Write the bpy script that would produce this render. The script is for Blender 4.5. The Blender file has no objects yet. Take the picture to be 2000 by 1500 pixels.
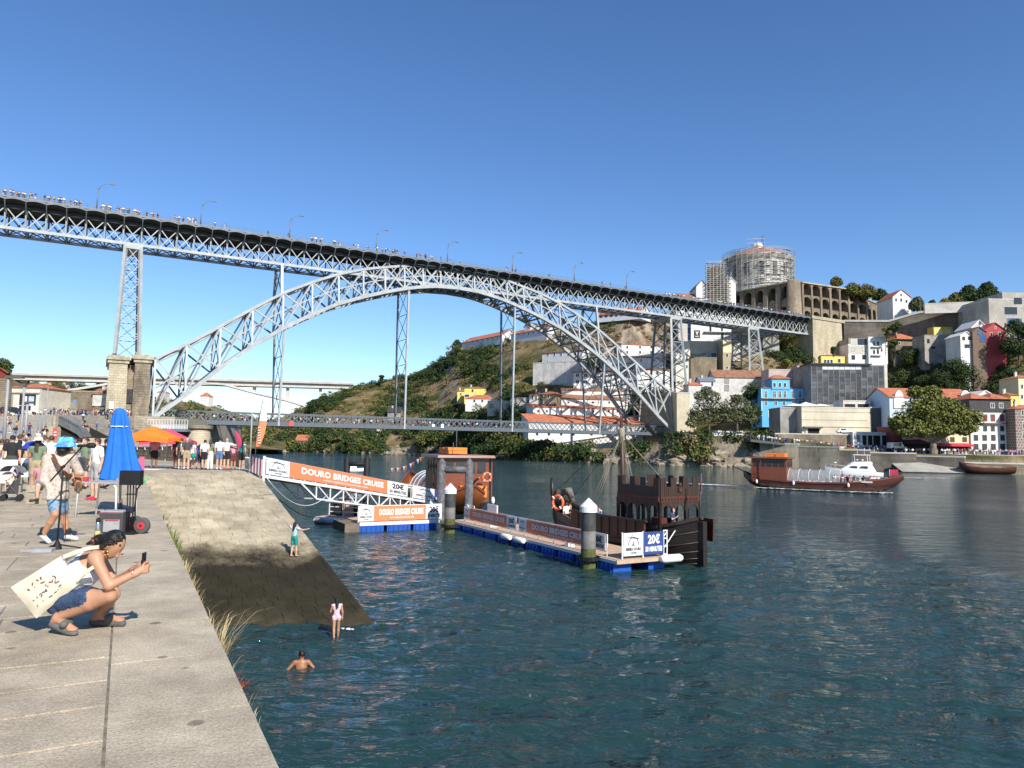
import bpy, math, random
import numpy as np
from mathutils import Vector, Matrix, noise as mnoise
random.seed(7); RNG = np.random.default_rng(7)
scene = bpy.context.scene
COL = scene.collection
R_ = math.radians
# -- camera
FPX, HC = 1400.0, 6.0            # focal length (pixels of a 2000 px wide frame), eye height above the river
_p = math.atan(116 / 1400); _r = math.atan(0.0155)
CF = Vector((0, math.cos(_p), math.sin(_p))); _u0 = Vector((0, -math.sin(_p), math.cos(_p))); _r0 = Vector((1, 0, 0))
CR = math.cos(_r) * _r0 + math.sin(_r) * _u0; CU = -math.sin(_r) * _r0 + math.cos(_r) * _u0
CC = Vector((0, 0, HC))
cam = bpy.data.objects.new('camera', bpy.data.cameras.new('camera')); COL.objects.link(cam)
cam.matrix_world = Matrix(((CR.x, CU.x, -CF.x, 0), (CR.y, CU.y, -CF.y, 0), (CR.z, CU.z, -CF.z, HC), (0, 0, 0, 1)))
cam.data.sensor_width = 36; cam.data.lens = 36 * FPX / 2000; cam.data.clip_start = 0.1; cam.data.clip_end = 6000
scene.camera = cam
# -- light
SUN_EL, SUN_AZ = R_(37), R_(148)      # azimuth measured clockwise from +Y (the view direction)
w = bpy.data.worlds.new('World'); scene.world = w; w.use_nodes = True
nt = w.node_tree; bg = nt.nodes['Background']
sky = nt.nodes.new('ShaderNodeTexSky'); sky.sky_type = 'NISHITA'; sky.sun_disc = False
sky.sun_elevation = SUN_EL; sky.sun_rotation = SUN_AZ; sky.altitude = 600; sky.air_density = 1.0; sky.dust_density = 0.1; sky.ozone_density = 4.0
hs = nt.nodes.new('ShaderNodeHueSaturation'); hs.inputs['Saturation'].default_value = 1.14; hs.inputs['Hue'].default_value = .505; nt.links.new(sky.outputs[0], hs.inputs['Color']); nt.links.new(hs.outputs[0], bg.inputs[0]); bg.inputs[1].default_value = 0.122
sun = bpy.data.objects.new('sun', bpy.data.lights.new('sun', 'SUN')); COL.objects.link(sun)
sun.data.energy = 5.0; sun.data.angle = R_(0.5); sun.data.color = (1, 0.94, 0.84)
SD = Vector((math.sin(SUN_AZ) * math.cos(SUN_EL), math.cos(SUN_AZ) * math.cos(SUN_EL), math.sin(SUN_EL)))
sun.rotation_euler = SD.to_track_quat('Z', 'Y').to_euler(); sun.location = (0, -30, 90)
scene.view_settings.view_transform = 'Standard'; scene.view_settings.look = 'None'
scene.view_settings.exposure = 0.45; scene.view_settings.gamma = 1; scene.view_settings.use_curve_mapping = False
scene.render.engine = 'CYCLES'
scene.cycles.max_bounces = 5; scene.cycles.transparent_max_bounces = 6; scene.cycles.caustics_reflective = False; scene.cycles.caustics_refractive = False
scene.cycles.use_denoising = True
# -- measuring: picture point -> place
def ray(px, py): return CF + CR * ((px - 1000) / FPX) + CU * ((750 - py) / FPX)
def P(px, py, Y):                      # the point seen at px,py that lies Y metres ahead
 d = ray(px, py); return CC + d * (Y / d.y)
def G(px, py, z=0.0):                  # the point seen at px,py that lies at height z
 d = ray(px, py); return CC + d * ((z - HC) / d.z)
def V(*a): return Vector(a)
# -- materials
def _n(nt, t, **k):
 n = nt.nodes.new(t)
 for a, b in k.items(): setattr(n, a, b)
 return n
MATS = {}
def mat(name, col, rough=0.7, var=0.12, scale=1.5, bump=0.0, bscale=12, metal=0.0, spec=0.4, island=0.0, col2=None, dirt=0.0, dscale=0.3, stretch=None, alpha=1.0, hue=0.0):
 if name in MATS: return MATS[name]
 m = bpy.data.materials.new(name); MATS[name] = m; m.use_nodes = True; nt = m.node_tree; L = nt.links.new
 b = nt.nodes['Principled BSDF']; b.inputs['Roughness'].default_value = rough; b.inputs['Metallic'].default_value = metal
 b.inputs['Specular IOR Level'].default_value = spec
 tc = _n(nt, 'ShaderNodeTexCoord'); src = tc.outputs['Object']
 if stretch:
  mp = _n(nt, 'ShaderNodeMapping'); mp.inputs['Scale'].default_value = stretch; L(src, mp.inputs[0]); src = mp.outputs[0]
 c2 = col2 or tuple(max(0, c * (1 - 2.2 * var)) for c in col); c1 = col if col2 else tuple(min(1, c * (1 + var)) for c in col)
 out = None
 if var or col2:
  nz = _n(nt, 'ShaderNodeTexNoise'); nz.inputs['Scale'].default_value = scale; nz.inputs['Detail'].default_value = 6; nz.inputs['Roughness'].default_value = .65
  L(src, nz.inputs['Vector'])
  rp = _n(nt, 'ShaderNodeValToRGB'); rp.color_ramp.elements[0].position = .36; rp.color_ramp.elements[1].position = .64
  rp.color_ramp.elements[0].color = (*c2, 1); rp.color_ramp.elements[1].color = (*c1, 1)
  L(nz.outputs['Fac'], rp.inputs[0]); out = rp.outputs[0]
 if dirt:
  nz = _n(nt, 'ShaderNodeTexNoise'); nz.inputs['Scale'].default_value = dscale; nz.inputs['Detail'].default_value = 8; nz.inputs['Roughness'].default_value = .75
  L(src, nz.inputs['Vector'])
  rp = _n(nt, 'ShaderNodeValToRGB'); rp.color_ramp.elements[0].position = .42; rp.color_ramp.elements[1].position = .62
  rp.color_ramp.elements[0].color = (1 - dirt, 1 - dirt, 1 - dirt, 1); rp.color_ramp.elements[1].color = (1, 1, 1, 1); L(nz.outputs['Fac'], rp.inputs[0])
  mx = _n(nt, 'ShaderNodeMix', data_type='RGBA', blend_type='MULTIPLY'); mx.inputs['Factor'].default_value = 1
  if out: L(out, mx.inputs['A'])
  else: mx.inputs['A'].default_value = (*col, 1)
  L(rp.outputs[0], mx.inputs['B']); out = mx.outputs['Result']
 if island or hue:
  g = _n(nt, 'ShaderNodeNewGeometry'); hs = _n(nt, 'ShaderNodeHueSaturation')
  mr = _n(nt, 'ShaderNodeMapRange'); mr.inputs['To Min'].default_value = 1 - island; mr.inputs['To Max'].default_value = 1 + island
  L(g.outputs['Random Per Island'], mr.inputs[0]); L(mr.outputs[0], hs.inputs['Value'])
  if hue:
   m2 = _n(nt, 'ShaderNodeMapRange'); m2.inputs['To Min'].default_value = .5 - hue; m2.inputs['To Max'].default_value = .5 + hue
   ma = _n(nt, 'ShaderNodeMath', operation='FRACT'); mm = _n(nt, 'ShaderNodeMath', operation='MULTIPLY'); mm.inputs[1].default_value = 17.3
   L(g.outputs['Random Per Island'], mm.inputs[0]); L(mm.outputs[0], ma.inputs[0]); L(ma.outputs[0], m2.inputs[0]); L(m2.outputs[0], hs.inputs['Hue'])
  if out: L(out, hs.inputs['Color'])
  else: hs.inputs['Color'].default_value = (*col, 1)
  out = hs.outputs[0]
 if out: L(out, b.inputs['Base Color'])
 else: b.inputs['Base Color'].default_value = (*col, 1)
 if bump:
  nz = _n(nt, 'ShaderNodeTexNoise'); nz.inputs['Scale'].default_value = bscale; nz.inputs['Detail'].default_value = 5; L(src, nz.inputs['Vector'])
  bp = _n(nt, 'ShaderNodeBump'); bp.inputs['Strength'].default_value = min(1, bump); bp.inputs['Distance'].default_value = 1.0 / bscale
  L(nz.outputs['Fac'], bp.inputs['Height']); L(bp.outputs[0], b.inputs['Normal'])
 if alpha < 1:
  b.inputs['Alpha'].default_value = alpha
 return m
def masonry(name, c1, c2, cm, bw, bh, rough=.85, dirt=.5, dscale=.15, bump=.6, mortar=.02, tilt=0.0):
 """coursed stone seen from too far away to pick the blocks apart; works on any vertical face (uses x+y along the wall)"""
 if name in MATS: return MATS[name]
 m = mat(name, c1, rough, var=0.0); nt = m.node_tree; L = nt.links.new; b = nt.nodes['Principled BSDF']
 tc = _n(nt, 'ShaderNodeTexCoord'); sp = _n(nt, 'ShaderNodeSeparateXYZ'); L(tc.outputs['Object'], sp.inputs[0])
 a = _n(nt, 'ShaderNodeMath', operation='ADD'); L(sp.outputs[0], a.inputs[0]); L(sp.outputs[1], a.inputs[1])
 cb = _n(nt, 'ShaderNodeCombineXYZ'); L(a.outputs[0], cb.inputs[0]); L(sp.outputs[2], cb.inputs[1])
 bt = _n(nt, 'ShaderNodeTexBrick'); bt.inputs['Color1'].default_value = (*c1, 1); bt.inputs['Color2'].default_value = (*c2, 1); bt.inputs['Mortar'].default_value = (*cm, 1)
 bt.inputs['Scale'].default_value = 1; bt.inputs['Brick Width'].default_value = bw; bt.inputs['Row Height'].default_value = bh; bt.inputs['Mortar Size'].default_value = mortar
 L(cb.outputs[0], bt.inputs[0])
 nz = _n(nt, 'ShaderNodeTexNoise'); nz.inputs['Scale'].default_value = dscale; nz.inputs['Detail'].default_value = 9; nz.inputs['Roughness'].default_value = .72;
 mp = _n(nt, 'ShaderNodeMapping'); mp.inputs['Scale'].default_value = (1, 1, .35); L(tc.outputs['Object'], mp.inputs[0]); L(mp.outputs[0], nz.inputs['Vector'])
 rp = _n(nt, 'ShaderNodeValToRGB'); rp.color_ramp.elements[0].position = .40; rp.color_ramp.elements[1].position = .60
 rp.color_ramp.elements[0].color = (1 - dirt, 1 - dirt * 1.02, 1 - dirt * 1.04, 1); rp.color_ramp.elements[1].color = (1, 1, 1, 1); L(nz.outputs['Fac'], rp.inputs[0])
 mx = _n(nt, 'ShaderNodeMix', data_type='RGBA', blend_type='MULTIPLY'); mx.inputs['Factor'].default_value = 1
 L(bt.outputs[0], mx.inputs['A']); L(rp.outputs[0], mx.inputs['B']); L(mx.outputs['Result'], b.inputs['Base Color'])
 if bump:
  bp = _n(nt, 'ShaderNodeBump'); bp.inputs['Strength'].default_value = bump; bp.inputs['Distance'].default_value = .08; bp.invert = True
  L(bt.outputs['Fac'], bp.inputs['Height']); L(bp.outputs[0], b.inputs['Normal'])
 return m
def glass(name, tint=(.8, .85, .9), rough=.03, alpha=.35):
 if name in MATS: return MATS[name]
 m = bpy.data.materials.new(name); MATS[name] = m; m.use_nodes = True; b = m.node_tree.nodes['Principled BSDF']
 b.inputs['Base Color'].default_value = (*tint, 1); b.inputs['Roughness'].default_value = rough; b.inputs['Alpha'].default_value = alpha; b.inputs['Specular IOR Level'].default_value = .8
 return m
# -- objects
def tag(o, label=None, cat=None, group=None, kind=None):
 if label: o['label'] = label
 if cat: o['category'] = cat
 if group: o['group'] = group
 if kind: o['kind'] = kind
 return o
def thing(name, label, cat, loc=(0, 0, 0), rotz=0.0, group=None):
 o = bpy.data.objects.new(name, None); COL.objects.link(o); o.location = loc; o.rotation_euler = (0, 0, rotz); o.empty_display_size = .2
 return tag(o, label, cat, group)
def link(name, me, parent=None, loc=None):
 o = bpy.data.objects.new(name, me); COL.objects.link(o)
 if parent is not None: o.parent = parent
 if loc is not None: o.location = loc
 return o
def copy_tree(o, loc=None, rotz=None, label=None, kids=None, scale=None):
 c = o.copy(); COL.objects.link(c)
 if loc is not None: c.location = loc
 if rotz is not None: c.rotation_euler = (0, 0, rotz)
 if scale is not None: c.scale = scale
 if label: c['label'] = label
 def rec(a, b):
  for ch in a.children:
   d = ch.copy(); COL.objects.link(d); d.parent = b; rec(ch, d)
 rec(o, c)
 return c
class MB:
 """collects boxes, bars, tubes and sheets, then links them as one mesh"""
 def __init__(s): s.v = []; s.f = []; s.m = []; s.sm = []
 def add(s, vs, fs, mi=0, smooth=False):
  o = len(s.v); s.v += [tuple(v) for v in vs]
  for f in fs: s.f.append([i + o for i in f]); s.m.append(mi); s.sm.append(smooth)
  return s
 def quad(s, a, b, c, d, mi=0): return s.add([a, b, c, d], [(0, 1, 2, 3)], mi)
 def hexa(s, p, mi=0):      # 8 points: bottom ring, top ring
  return s.add(p, [(3, 2, 1, 0), (4, 5, 6, 7), (0, 1, 5, 4), (1, 2, 6, 5), (2, 3, 7, 6), (3, 0, 4, 7)], mi)
 def box(s, c, d, mi=0, rz=0.0, taper=1.0):
  x, y, z = d[0] / 2, d[1] / 2, d[2] / 2; ca, sa = math.cos(rz), math.sin(rz); p = []
  for zz, k in ((-z, 1), (z, taper)):
   for xx, yy in ((-x, -y), (x, -y), (x, y), (-x, y)):
    xx *= k; yy *= k; p.append((c[0] + xx * ca - yy * sa, c[1] + xx * sa + yy * ca, c[2] + zz))
  return s.hexa(p, mi)
 def bar(s, a, b, w, h=None, mi=0, up=(0, 0, 1)):
  a, b, up = Vector(a), Vector(b), Vector(up); h = h or w; d = (b - a)
  if d.length < 1e-6: return s
  d.normalize(); x = d.cross(up)
  if x.length < 1e-3: x = d.cross(Vector((0, 1, 0)))
  x.normalize(); y = x.cross(d); x *= w / 2; y *= h / 2
  return s.hexa([a - x - y, a + x - y, a + x + y, a - x + y, b - x - y, b + x - y, b + x + y, b - x + y], mi)
 def tube(s, pts, r, n=8, mi=0, caps=True, smooth=True):
  pts = [Vector(p) for p in pts]; rs = r if isinstance(r, (list, tuple)) else [r] * len(pts); vs = []; fs = []
  prev = None
  for i, p in enumerate(pts):
   d = (pts[min(i + 1, len(pts) - 1)] - pts[max(i - 1, 0)]).normalized()
   if prev is None:
    x = d.cross(Vector((0, 0, 1)))
    if x.length < 1e-3: x = d.cross(Vector((0, 1, 0)))
   else: x = prev - d * prev.dot(d)
   x.normalize(); prev = x.copy(); y = d.cross(x)
   for k in range(n):
    t = 2 * math.pi * k / n; vs.append(p + (x * math.cos(t) + y * math.sin(t)) * rs[i])
  for i in range(len(pts) - 1):
   for k in range(n): a = i * n + k; b = i * n + (k + 1) % n; fs.append((a, b, b + n, a + n))
  s.add(vs, fs, mi, smooth)
  if caps:
   o = len(s.v) - len(vs); s.f += [list(range(o + n - 1, o - 1, -1)), list(range(o + (len(pts) - 1) * n, o + len(pts) * n))]; s.m += [mi, mi]; s.sm += [False, False]
  return s
 def lathe(s, c, prof, n=16, mi=0, smooth=True, a0=0.0, a1=2 * math.pi):
  full = abs(a1 - a0 - 2 * math.pi) < 1e-4; k = n if full else n + 1; vs = []; fs = []
  for (r, z) in prof:
   for i in range(k):
    t = a0 + (a1 - a0) * i / n; vs.append((c[0] + r * math.cos(t), c[1] + r * math.sin(t), c[2] + z))
  for j in range(len(prof) - 1):
   for i in range(n):
    a = j * k + i; b = j * k + (i + 1) % k; fs.append((a, b, b + k, a + k))
  return s.add(vs, fs, mi, smooth)
 def prism(s, poly, d, mi=0, mi_side=None):   # poly: ring of points, d: extrusion vector
  n = len(poly); a = [Vector(p) for p in poly]; b = [p + Vector(d) for p in a]
  s.add(a + b, [list(range(n - 1, -1, -1)), list(range(n, 2 * n))], mi)
  o = len(s.v) - 2 * n
  for i in range(n): s.f.append([o + i, o + (i + 1) % n, o + n + (i + 1) % n, o + n + i]); s.m.append(mi if mi_side is None else mi_side); s.sm.append(False)
  return s
 def grid(s, rows, mi=0, smooth=True):        # rows of points -> sheet
  n = len(rows[0]); vs = [p for r in rows for p in r]; fs = []
  for j in range(len(rows) - 1):
   for i in range(n - 1): fs.append((j * n + i, j * n + i + 1, (j + 1) * n + i + 1, (j + 1) * n + i))
  return s.add(vs, fs, mi, smooth)
 def mesh(s, name, mats, off=None):
  me = bpy.data.meshes.new(name); vs = s.v
  if off is not None: vs = [(a - off[0], b - off[1], c - off[2]) for a, b, c in vs]
  me.from_pydata(vs, [], s.f)
  for m in (mats if isinstance(mats, (list, tuple)) else [mats]): me.materials.append(m)
  me.polygons.foreach_set('material_index', s.m); me.polygons.foreach_set('use_smooth', s.sm); me.update()
  return me
 def build(s, name, mats, parent=None, world=True, label=None, cat=None, group=None, kind=None):
  off = None; loc = None
  if parent is not None and world:
   off = Vector(parent.location)
   q = parent.parent
   while q is not None: off += Vector(q.location); q = q.parent
  me = s.mesh(name, mats, off); o = link(name, me, parent)
  return tag(o, label, cat, group, kind)
def npmesh(name, verts, quads, mats, mi=None, smooth=False):
 me = bpy.data.meshes.new(name); nv, nq = len(verts), len(quads); k = quads.shape[1]
 me.vertices.add(nv); me.vertices.foreach_set('co', np.ascontiguousarray(verts, dtype=np.float32).ravel())
 me.loops.add(nq * k); me.loops.foreach_set('vertex_index', np.ascontiguousarray(quads, dtype=np.int32).ravel())
 me.polygons.add(nq); me.polygons.foreach_set('loop_start', np.arange(0, nq * k, k, dtype=np.int32))
 for m in (mats if isinstance(mats, (list, tuple)) else [mats]): me.materials.append(m)
 if mi is not None: me.polygons.foreach_set('material_index', np.ascontiguousarray(mi, dtype=np.int32))
 me.polygons.foreach_set('use_smooth', np.full(nq, smooth, dtype=bool))
 me.update(calc_edges=True); me.validate(); return me
def fbm(p, o=4):
 return mnoise.fractal(Vector(p), 1.0, 2.0, o)
# -- lettering (all strings turned to meshes in one go)
_strings = ['DOURO BRIDGES CRUISE', 'WWW.RIBEIRADOUROCRUISES.COM', '20€', '50 MINUTES', 'RIBEIRA DOURO', 'CRUISES', 'RESTAURANTE', 'DOURO', 'V', 'ARTIST', 'MENU', 'PARKING', 'LICOR', 'VINHOS']
TXT = {}
_tmp = []
for _s in _strings:
 c = bpy.data.curves.new('lettering', 'FONT'); c.body = _s; c.size = 1; c.offset = .04 if _s != 'WWW.RIBEIRADOUROCRUISES.COM' else .012; c.resolution_u = 2; c.space_character = 1.04
 o = bpy.data.objects.new('lettering', c); COL.objects.link(o); _tmp.append((_s, o))
bpy.context.view_layer.update(); _dg = bpy.context.evaluated_depsgraph_get()
for _s, o in _tmp:
 me = bpy.data.meshes.new_from_object(o.evaluated_get(_dg)); n = len(me.vertices); a = np.empty(n * 3, np.float32); me.vertices.foreach_get('co', a); a = a.reshape(-1, 3)
 lo, hi = a.min(0), a.max(0); a = (a - lo) / np.maximum(hi - lo, 1e-6); TXT[_s] = (a[:, :2].copy(), [tuple(p.vertices) for p in me.polygons]); bpy.data.meshes.remove(me)
for _s, o in _tmp:
 c = o.data; bpy.data.objects.remove(o); bpy.data.curves.remove(c)
def letter(mb, s, o, u, v, mi=0):
 """lay string s as flat print in the box spanned by u and v from corner o"""
 a, fs = TXT[s]; o, u, v = Vector(o), Vector(u), Vector(v)
 mb.add([o + u * float(x) + v * float(y) for x, y in a], fs, mi)
# == river
def water_material():
 m = bpy.data.materials.new('river_water'); m.use_nodes = True; nt = m.node_tree; L = nt.links.new; b = nt.nodes['Principled BSDF']
 b.inputs['Roughness'].default_value = .06; b.inputs['IOR'].default_value = 1.33; b.inputs['Specular IOR Level'].default_value = .5
 tc = _n(nt, 'ShaderNodeTexCoord')
 nz = _n(nt, 'ShaderNodeTexNoise'); nz.inputs['Scale'].default_value = .03; nz.inputs['Detail'].default_value = 3; L(tc.outputs['Object'], nz.inputs['Vector'])
 rp = _n(nt, 'ShaderNodeValToRGB'); rp.color_ramp.elements[0].color = (.010, .032, .031, 1); rp.color_ramp.elements[1].color = (.018, .050, .048, 1); L(nz.outputs['Fac'], rp.inputs[0]); L(rp.outputs[0], b.inputs['Base Color'])
 prev = None; n0 = _n(nt, 'ShaderNodeTexNoise'); n0.inputs['Scale'].default_value = .045; n0.inputs['Detail'].default_value = 4; n0.inputs['Distortion'].default_value = 1.5; L(tc.outputs['Object'], n0.inputs['Vector'])
 for sc, dist, st, rot, sx in ((.5, .9, .7, .5, .4), (1.7, .40, .9, .2, .42), (5.5, .13, .9, -.3, .5)):
  mp = _n(nt, 'ShaderNodeMapping'); mp.inputs['Scale'].default_value = (sx, 1, 1); mp.inputs['Rotation'].default_value = (0, 0, rot); L(tc.outputs['Object'], mp.inputs[0])
  n2 = _n(nt, 'ShaderNodeTexNoise'); n2.inputs['Scale'].default_value = sc; n2.inputs['Detail'].default_value = 3; n2.inputs['Distortion'].default_value = .6; L(mp.outputs[0], n2.inputs['Vector'])
  bp = _n(nt, 'ShaderNodeBump'); bp.inputs['Distance'].default_value = dist; mr = _n(nt, 'ShaderNodeMapRange'); mr.inputs['From Min'].default_value = .35; mr.inputs['From Max'].default_value = .65; mr.inputs['To Min'].default_value = st * .35; mr.inputs['To Max'].default_value = min(1, st * 1.25); L(n0.outputs['Fac'], mr.inputs[0]); L(mr.outputs[0], bp.inputs['Strength']); L(n2.outputs['Fac'], bp.inputs['Height'])
  if prev: L(prev.outputs[0], bp.inputs['Normal'])
  prev = bp
 L(prev.outputs[0], b.inputs['Normal'])
 return m
MW = water_material()
def make_water():
 def axis(fine0, fine1, step, lo, hi):
  a = list(np.arange(fine0, fine1, step)); s = step; x = fine0
  while x > lo: s *= 1.25; x -= s; a.insert(0, x)
  s = step; x = a[-1]
  while x < hi: s *= 1.25; x += s; a.append(x)
  return np.array(a)
 xs, ys = axis(-14, 26, .13, -900, 900), axis(5, 58, .17, -120, 1500)
 X, Y = np.meshgrid(xs, ys); Z = np.zeros_like(X)
 f = np.clip((26 - X) / 10, 0, 1) * np.clip((X + 14) / 6, 0, 1) * np.clip((58 - Y) / 25, 0, 1)
 r = np.random.default_rng(3)
 for i in range(26):
  lam = .62 * 1.15 ** (i % 13) * (.5 if i % 3 == 0 else .8); th = 2.2 + r.normal(0, .55); k = 2 * math.pi / lam; ph = r.uniform(0, 6.3)
  wob = .6 * np.sin(X * .21 * r.uniform(.6, 1.5) + ph) + .5 * np.sin(Y * .17 * r.uniform(.6, 1.5) + 2 * ph)
  s = np.sin(k * (X * math.cos(th) + Y * math.sin(th)) + ph + wob); Z += lam * .0062 * (s + .35 * np.abs(s) - .2)
 Z = Z * f
 ny, nx = X.shape; idx = np.arange(nx * ny).reshape(ny, nx)
 q = np.stack([idx[:-1, :-1], idx[:-1, 1:], idx[1:, 1:], idx[1:, :-1]], -1).reshape(-1, 4)
 me = npmesh('river', np.stack([X, Y, Z], -1).reshape(-1, 3), q, MW, smooth=True)
 tag(link('river', me), kind='structure')
make_water()
# == promenade
PE = Vector((-.473, .881, 0)); PV = Vector((-.881, -.473, 0)); PO = Vector((-1.27, 3.99, 0)); ZP = 4.25   # along the quay edge, away from the river
def pe(e, v, z=ZP): return PO + PE * e + PV * v + Vector((0, 0, z))
def stone_mat(name, c1, c2, island, dark=None):
 m = mat(name, c1, .85, col2=c2, scale=2.2, bump=.35, bscale=38, island=island, dirt=.22, dscale=.9, spec=.25)
 nt = m.node_tree; L = nt.links.new; b = nt.nodes['Principled BSDF']; src = b.inputs['Base Color'].links[0].from_socket
 tc = _n(nt, 'ShaderNodeTexCoord'); nz = _n(nt, 'ShaderNodeTexNoise'); nz.inputs['Scale'].default_value = 60; nz.inputs['Detail'].default_value = 4; L(tc.outputs['Object'], nz.inputs['Vector'])
 rp = _n(nt, 'ShaderNodeValToRGB'); rp.color_ramp.elements[0].position = .35; rp.color_ramp.elements[0].color = (.72, .72, .72, 1); rp.color_ramp.elements[1].position = .6; rp.color_ramp.elements[1].color = (1.1, 1.1, 1.1, 1); L(nz.outputs['Fac'], rp.inputs[0])
 mx = _n(nt, 'ShaderNodeMix', data_type='RGBA', blend_type='MULTIPLY'); mx.inputs['Factor'].default_value = 1; L(src, mx.inputs['A']); L(rp.outputs[0], mx.inputs['B']); out = mx.outputs['Result']
 # gum spots
 vo = _n(nt, 'ShaderNodeTexVoronoi'); vo.inputs['Scale'].default_value = 1.7; L(tc.outputs['Object'], vo.inputs['Vector'])
 r2 = _n(nt, 'ShaderNodeValToRGB'); r2.color_ramp.elements[0].position = .075; r2.color_ramp.elements[0].color = (.35, .35, .35, 1); r2.color_ramp.elements[1].position = .10; r2.color_ramp.elements[1].color = (1, 1, 1, 1); L(vo.outputs['Distance'], r2.inputs[0])
 m2 = _n(nt, 'ShaderNodeMix', data_type='RGBA', blend_type='MULTIPLY'); m2.inputs['Factor'].default_value = .8; L(out, m2.inputs['A']); L(r2.outputs[0], m2.inputs['B']); out = m2.outputs['Result']
 L(out, b.inputs['Base Color']); return m
MSLAB = stone_mat('granite_paving', (.53, .45, .33), (.39, .325, .235), .12)
MCOPE = stone_mat('granite_coping', (.55, .475, .35), (.42, .355, .26), .08)
MJOINT = mat('sandy_joint', (.21, .185, .14), .95, var=.2, scale=8)
MSTREET = masonry('granite_setts', (.42, .365, .285), (.36, .31, .245), (.2, .17, .13), .9, .5, dirt=.2, bump=.2)
MWALL = masonry('quay_masonry', (.24, .21, .16), (.17, .15, .115), (.07, .06, .045), .9, .42, dirt=.6, dscale=.6)
b = MB(); poly = [pe(-60, -.0, 4.242), pe(46, 0, 4.242), pe(46, 14, 4.242), pe(-60, 14, 4.242)]
b.add(poly, [(0, 1, 2, 3)]); prom = tag(b.build('promenade', MJOINT), kind='structure')
b = MB(); b.prism([pe(-60, .04, -2.5), pe(36, .04, -2.5), pe(36, .5, -2.5), pe(-60, .5, -2.5)], (0, 0, 6.68)); tag(b.build('quay_wall', MWALL), 'coursed granite quay wall below the promenade edge beside the water', 'wall')
def slab_mb(e0, e1, v0, v1, z=ZP, g=.009, th=.12, jit=.004):
 b = MB(); p = []
 for zz in (z - th, z):
  for e, v in ((e0 + g, v0 + g), (e1 - g, v0 + g), (e1 - g, v1 - g), (e0 + g, v1 - g)): p.append(pe(e, v, zz + (random.uniform(-jit, jit) if zz == z else 0)))
 return b.hexa(p)
slabs = []
e = -4.0
while e < 38:
 n = e + random.uniform(1.15, 1.5); slabs.append((e, n, -.06, .78, 1)); e = n
e = -4.0; row = 0
while e < 45:
 pit = .62 if row % 3 else .56; n = e + pit; v = .78; row += 1
 while v < 11:
  n2 = v + random.uniform(.85, 1.7); slabs.append((e, n, v, n2, 0)); v = n2
 e = n
def in_view(q, m=60):
 d = q - CC; f = d.dot(CF)
 if f < .3: return False
 x, y = 1000 + FPX * d.dot(CR) / f, 750 - FPX * d.dot(CU) / f
 return -m < x < 2000 + m and -m < y < 1500 + m
slabs.sort(key=lambda s: (not in_view(pe((s[0] + s[1]) / 2, (s[2] + s[3]) / 2), 200), (pe((s[0] + s[1]) / 2, (s[2] + s[3]) / 2) - CC).length))
rest = MB()
for i, s in enumerate(slabs):
 b = slab_mb(*s[:4], jit=.003 if s[4] else .005)
 if i < 290: b.build('coping_stone' if s[4] else 'paving_slab', MCOPE if s[4] else MSLAB, prom)
 else: rest.add(b.v, b.f, 1 if s[4] else 0)
rest.build('paving_slabs', [MSLAB, MCOPE], prom, kind='stuff')
# beyond the paved strip: street towards the square
b = MB(); edge = [pe(46, 0, 4.244), V(-22.5, 55, 4.244), V(-50, 100, 4.244), V(-72, 138, 4.244), V(-300, 138, 4.244), V(-300, -40, 4.244), pe(-60, 11, 4.244), pe(38, 11, 4.244), pe(38, -.02, 4.244)]
edge = [pe(35.5, 0, 4.244), V(-14.15, 40.1, 4.244), V(-22.5, 55, 4.244), V(-50, 100, 4.244), V(-72, 138, 4.244), V(-300, 138, 4.244), V(-300, -40, 4.244), pe(-60, 11, 4.244), pe(35.5, 11, 4.244)]
b.add(edge, [list(range(len(edge)))]); tag(b.build('street', MSTREET), kind='structure')
b = MB(); eb = [pe(35.5, 0, 0), V(-14.15, 40.1, 0), V(-22.5, 55, 0), V(-50, 100, 0), V(-72, 138, 0), V(-100, 190, 0)]
for p, q in zip(eb, eb[1:]): b.add([(p.x, p.y, -3), (q.x, q.y, -3), (q.x, q.y, 4.24), (p.x, p.y, 4.24)], [(0, 1, 2, 3)])
tag(b.build('river_wall', MWALL), 'rough stone river wall running from the slipway to the bridge', 'wall')
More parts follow.
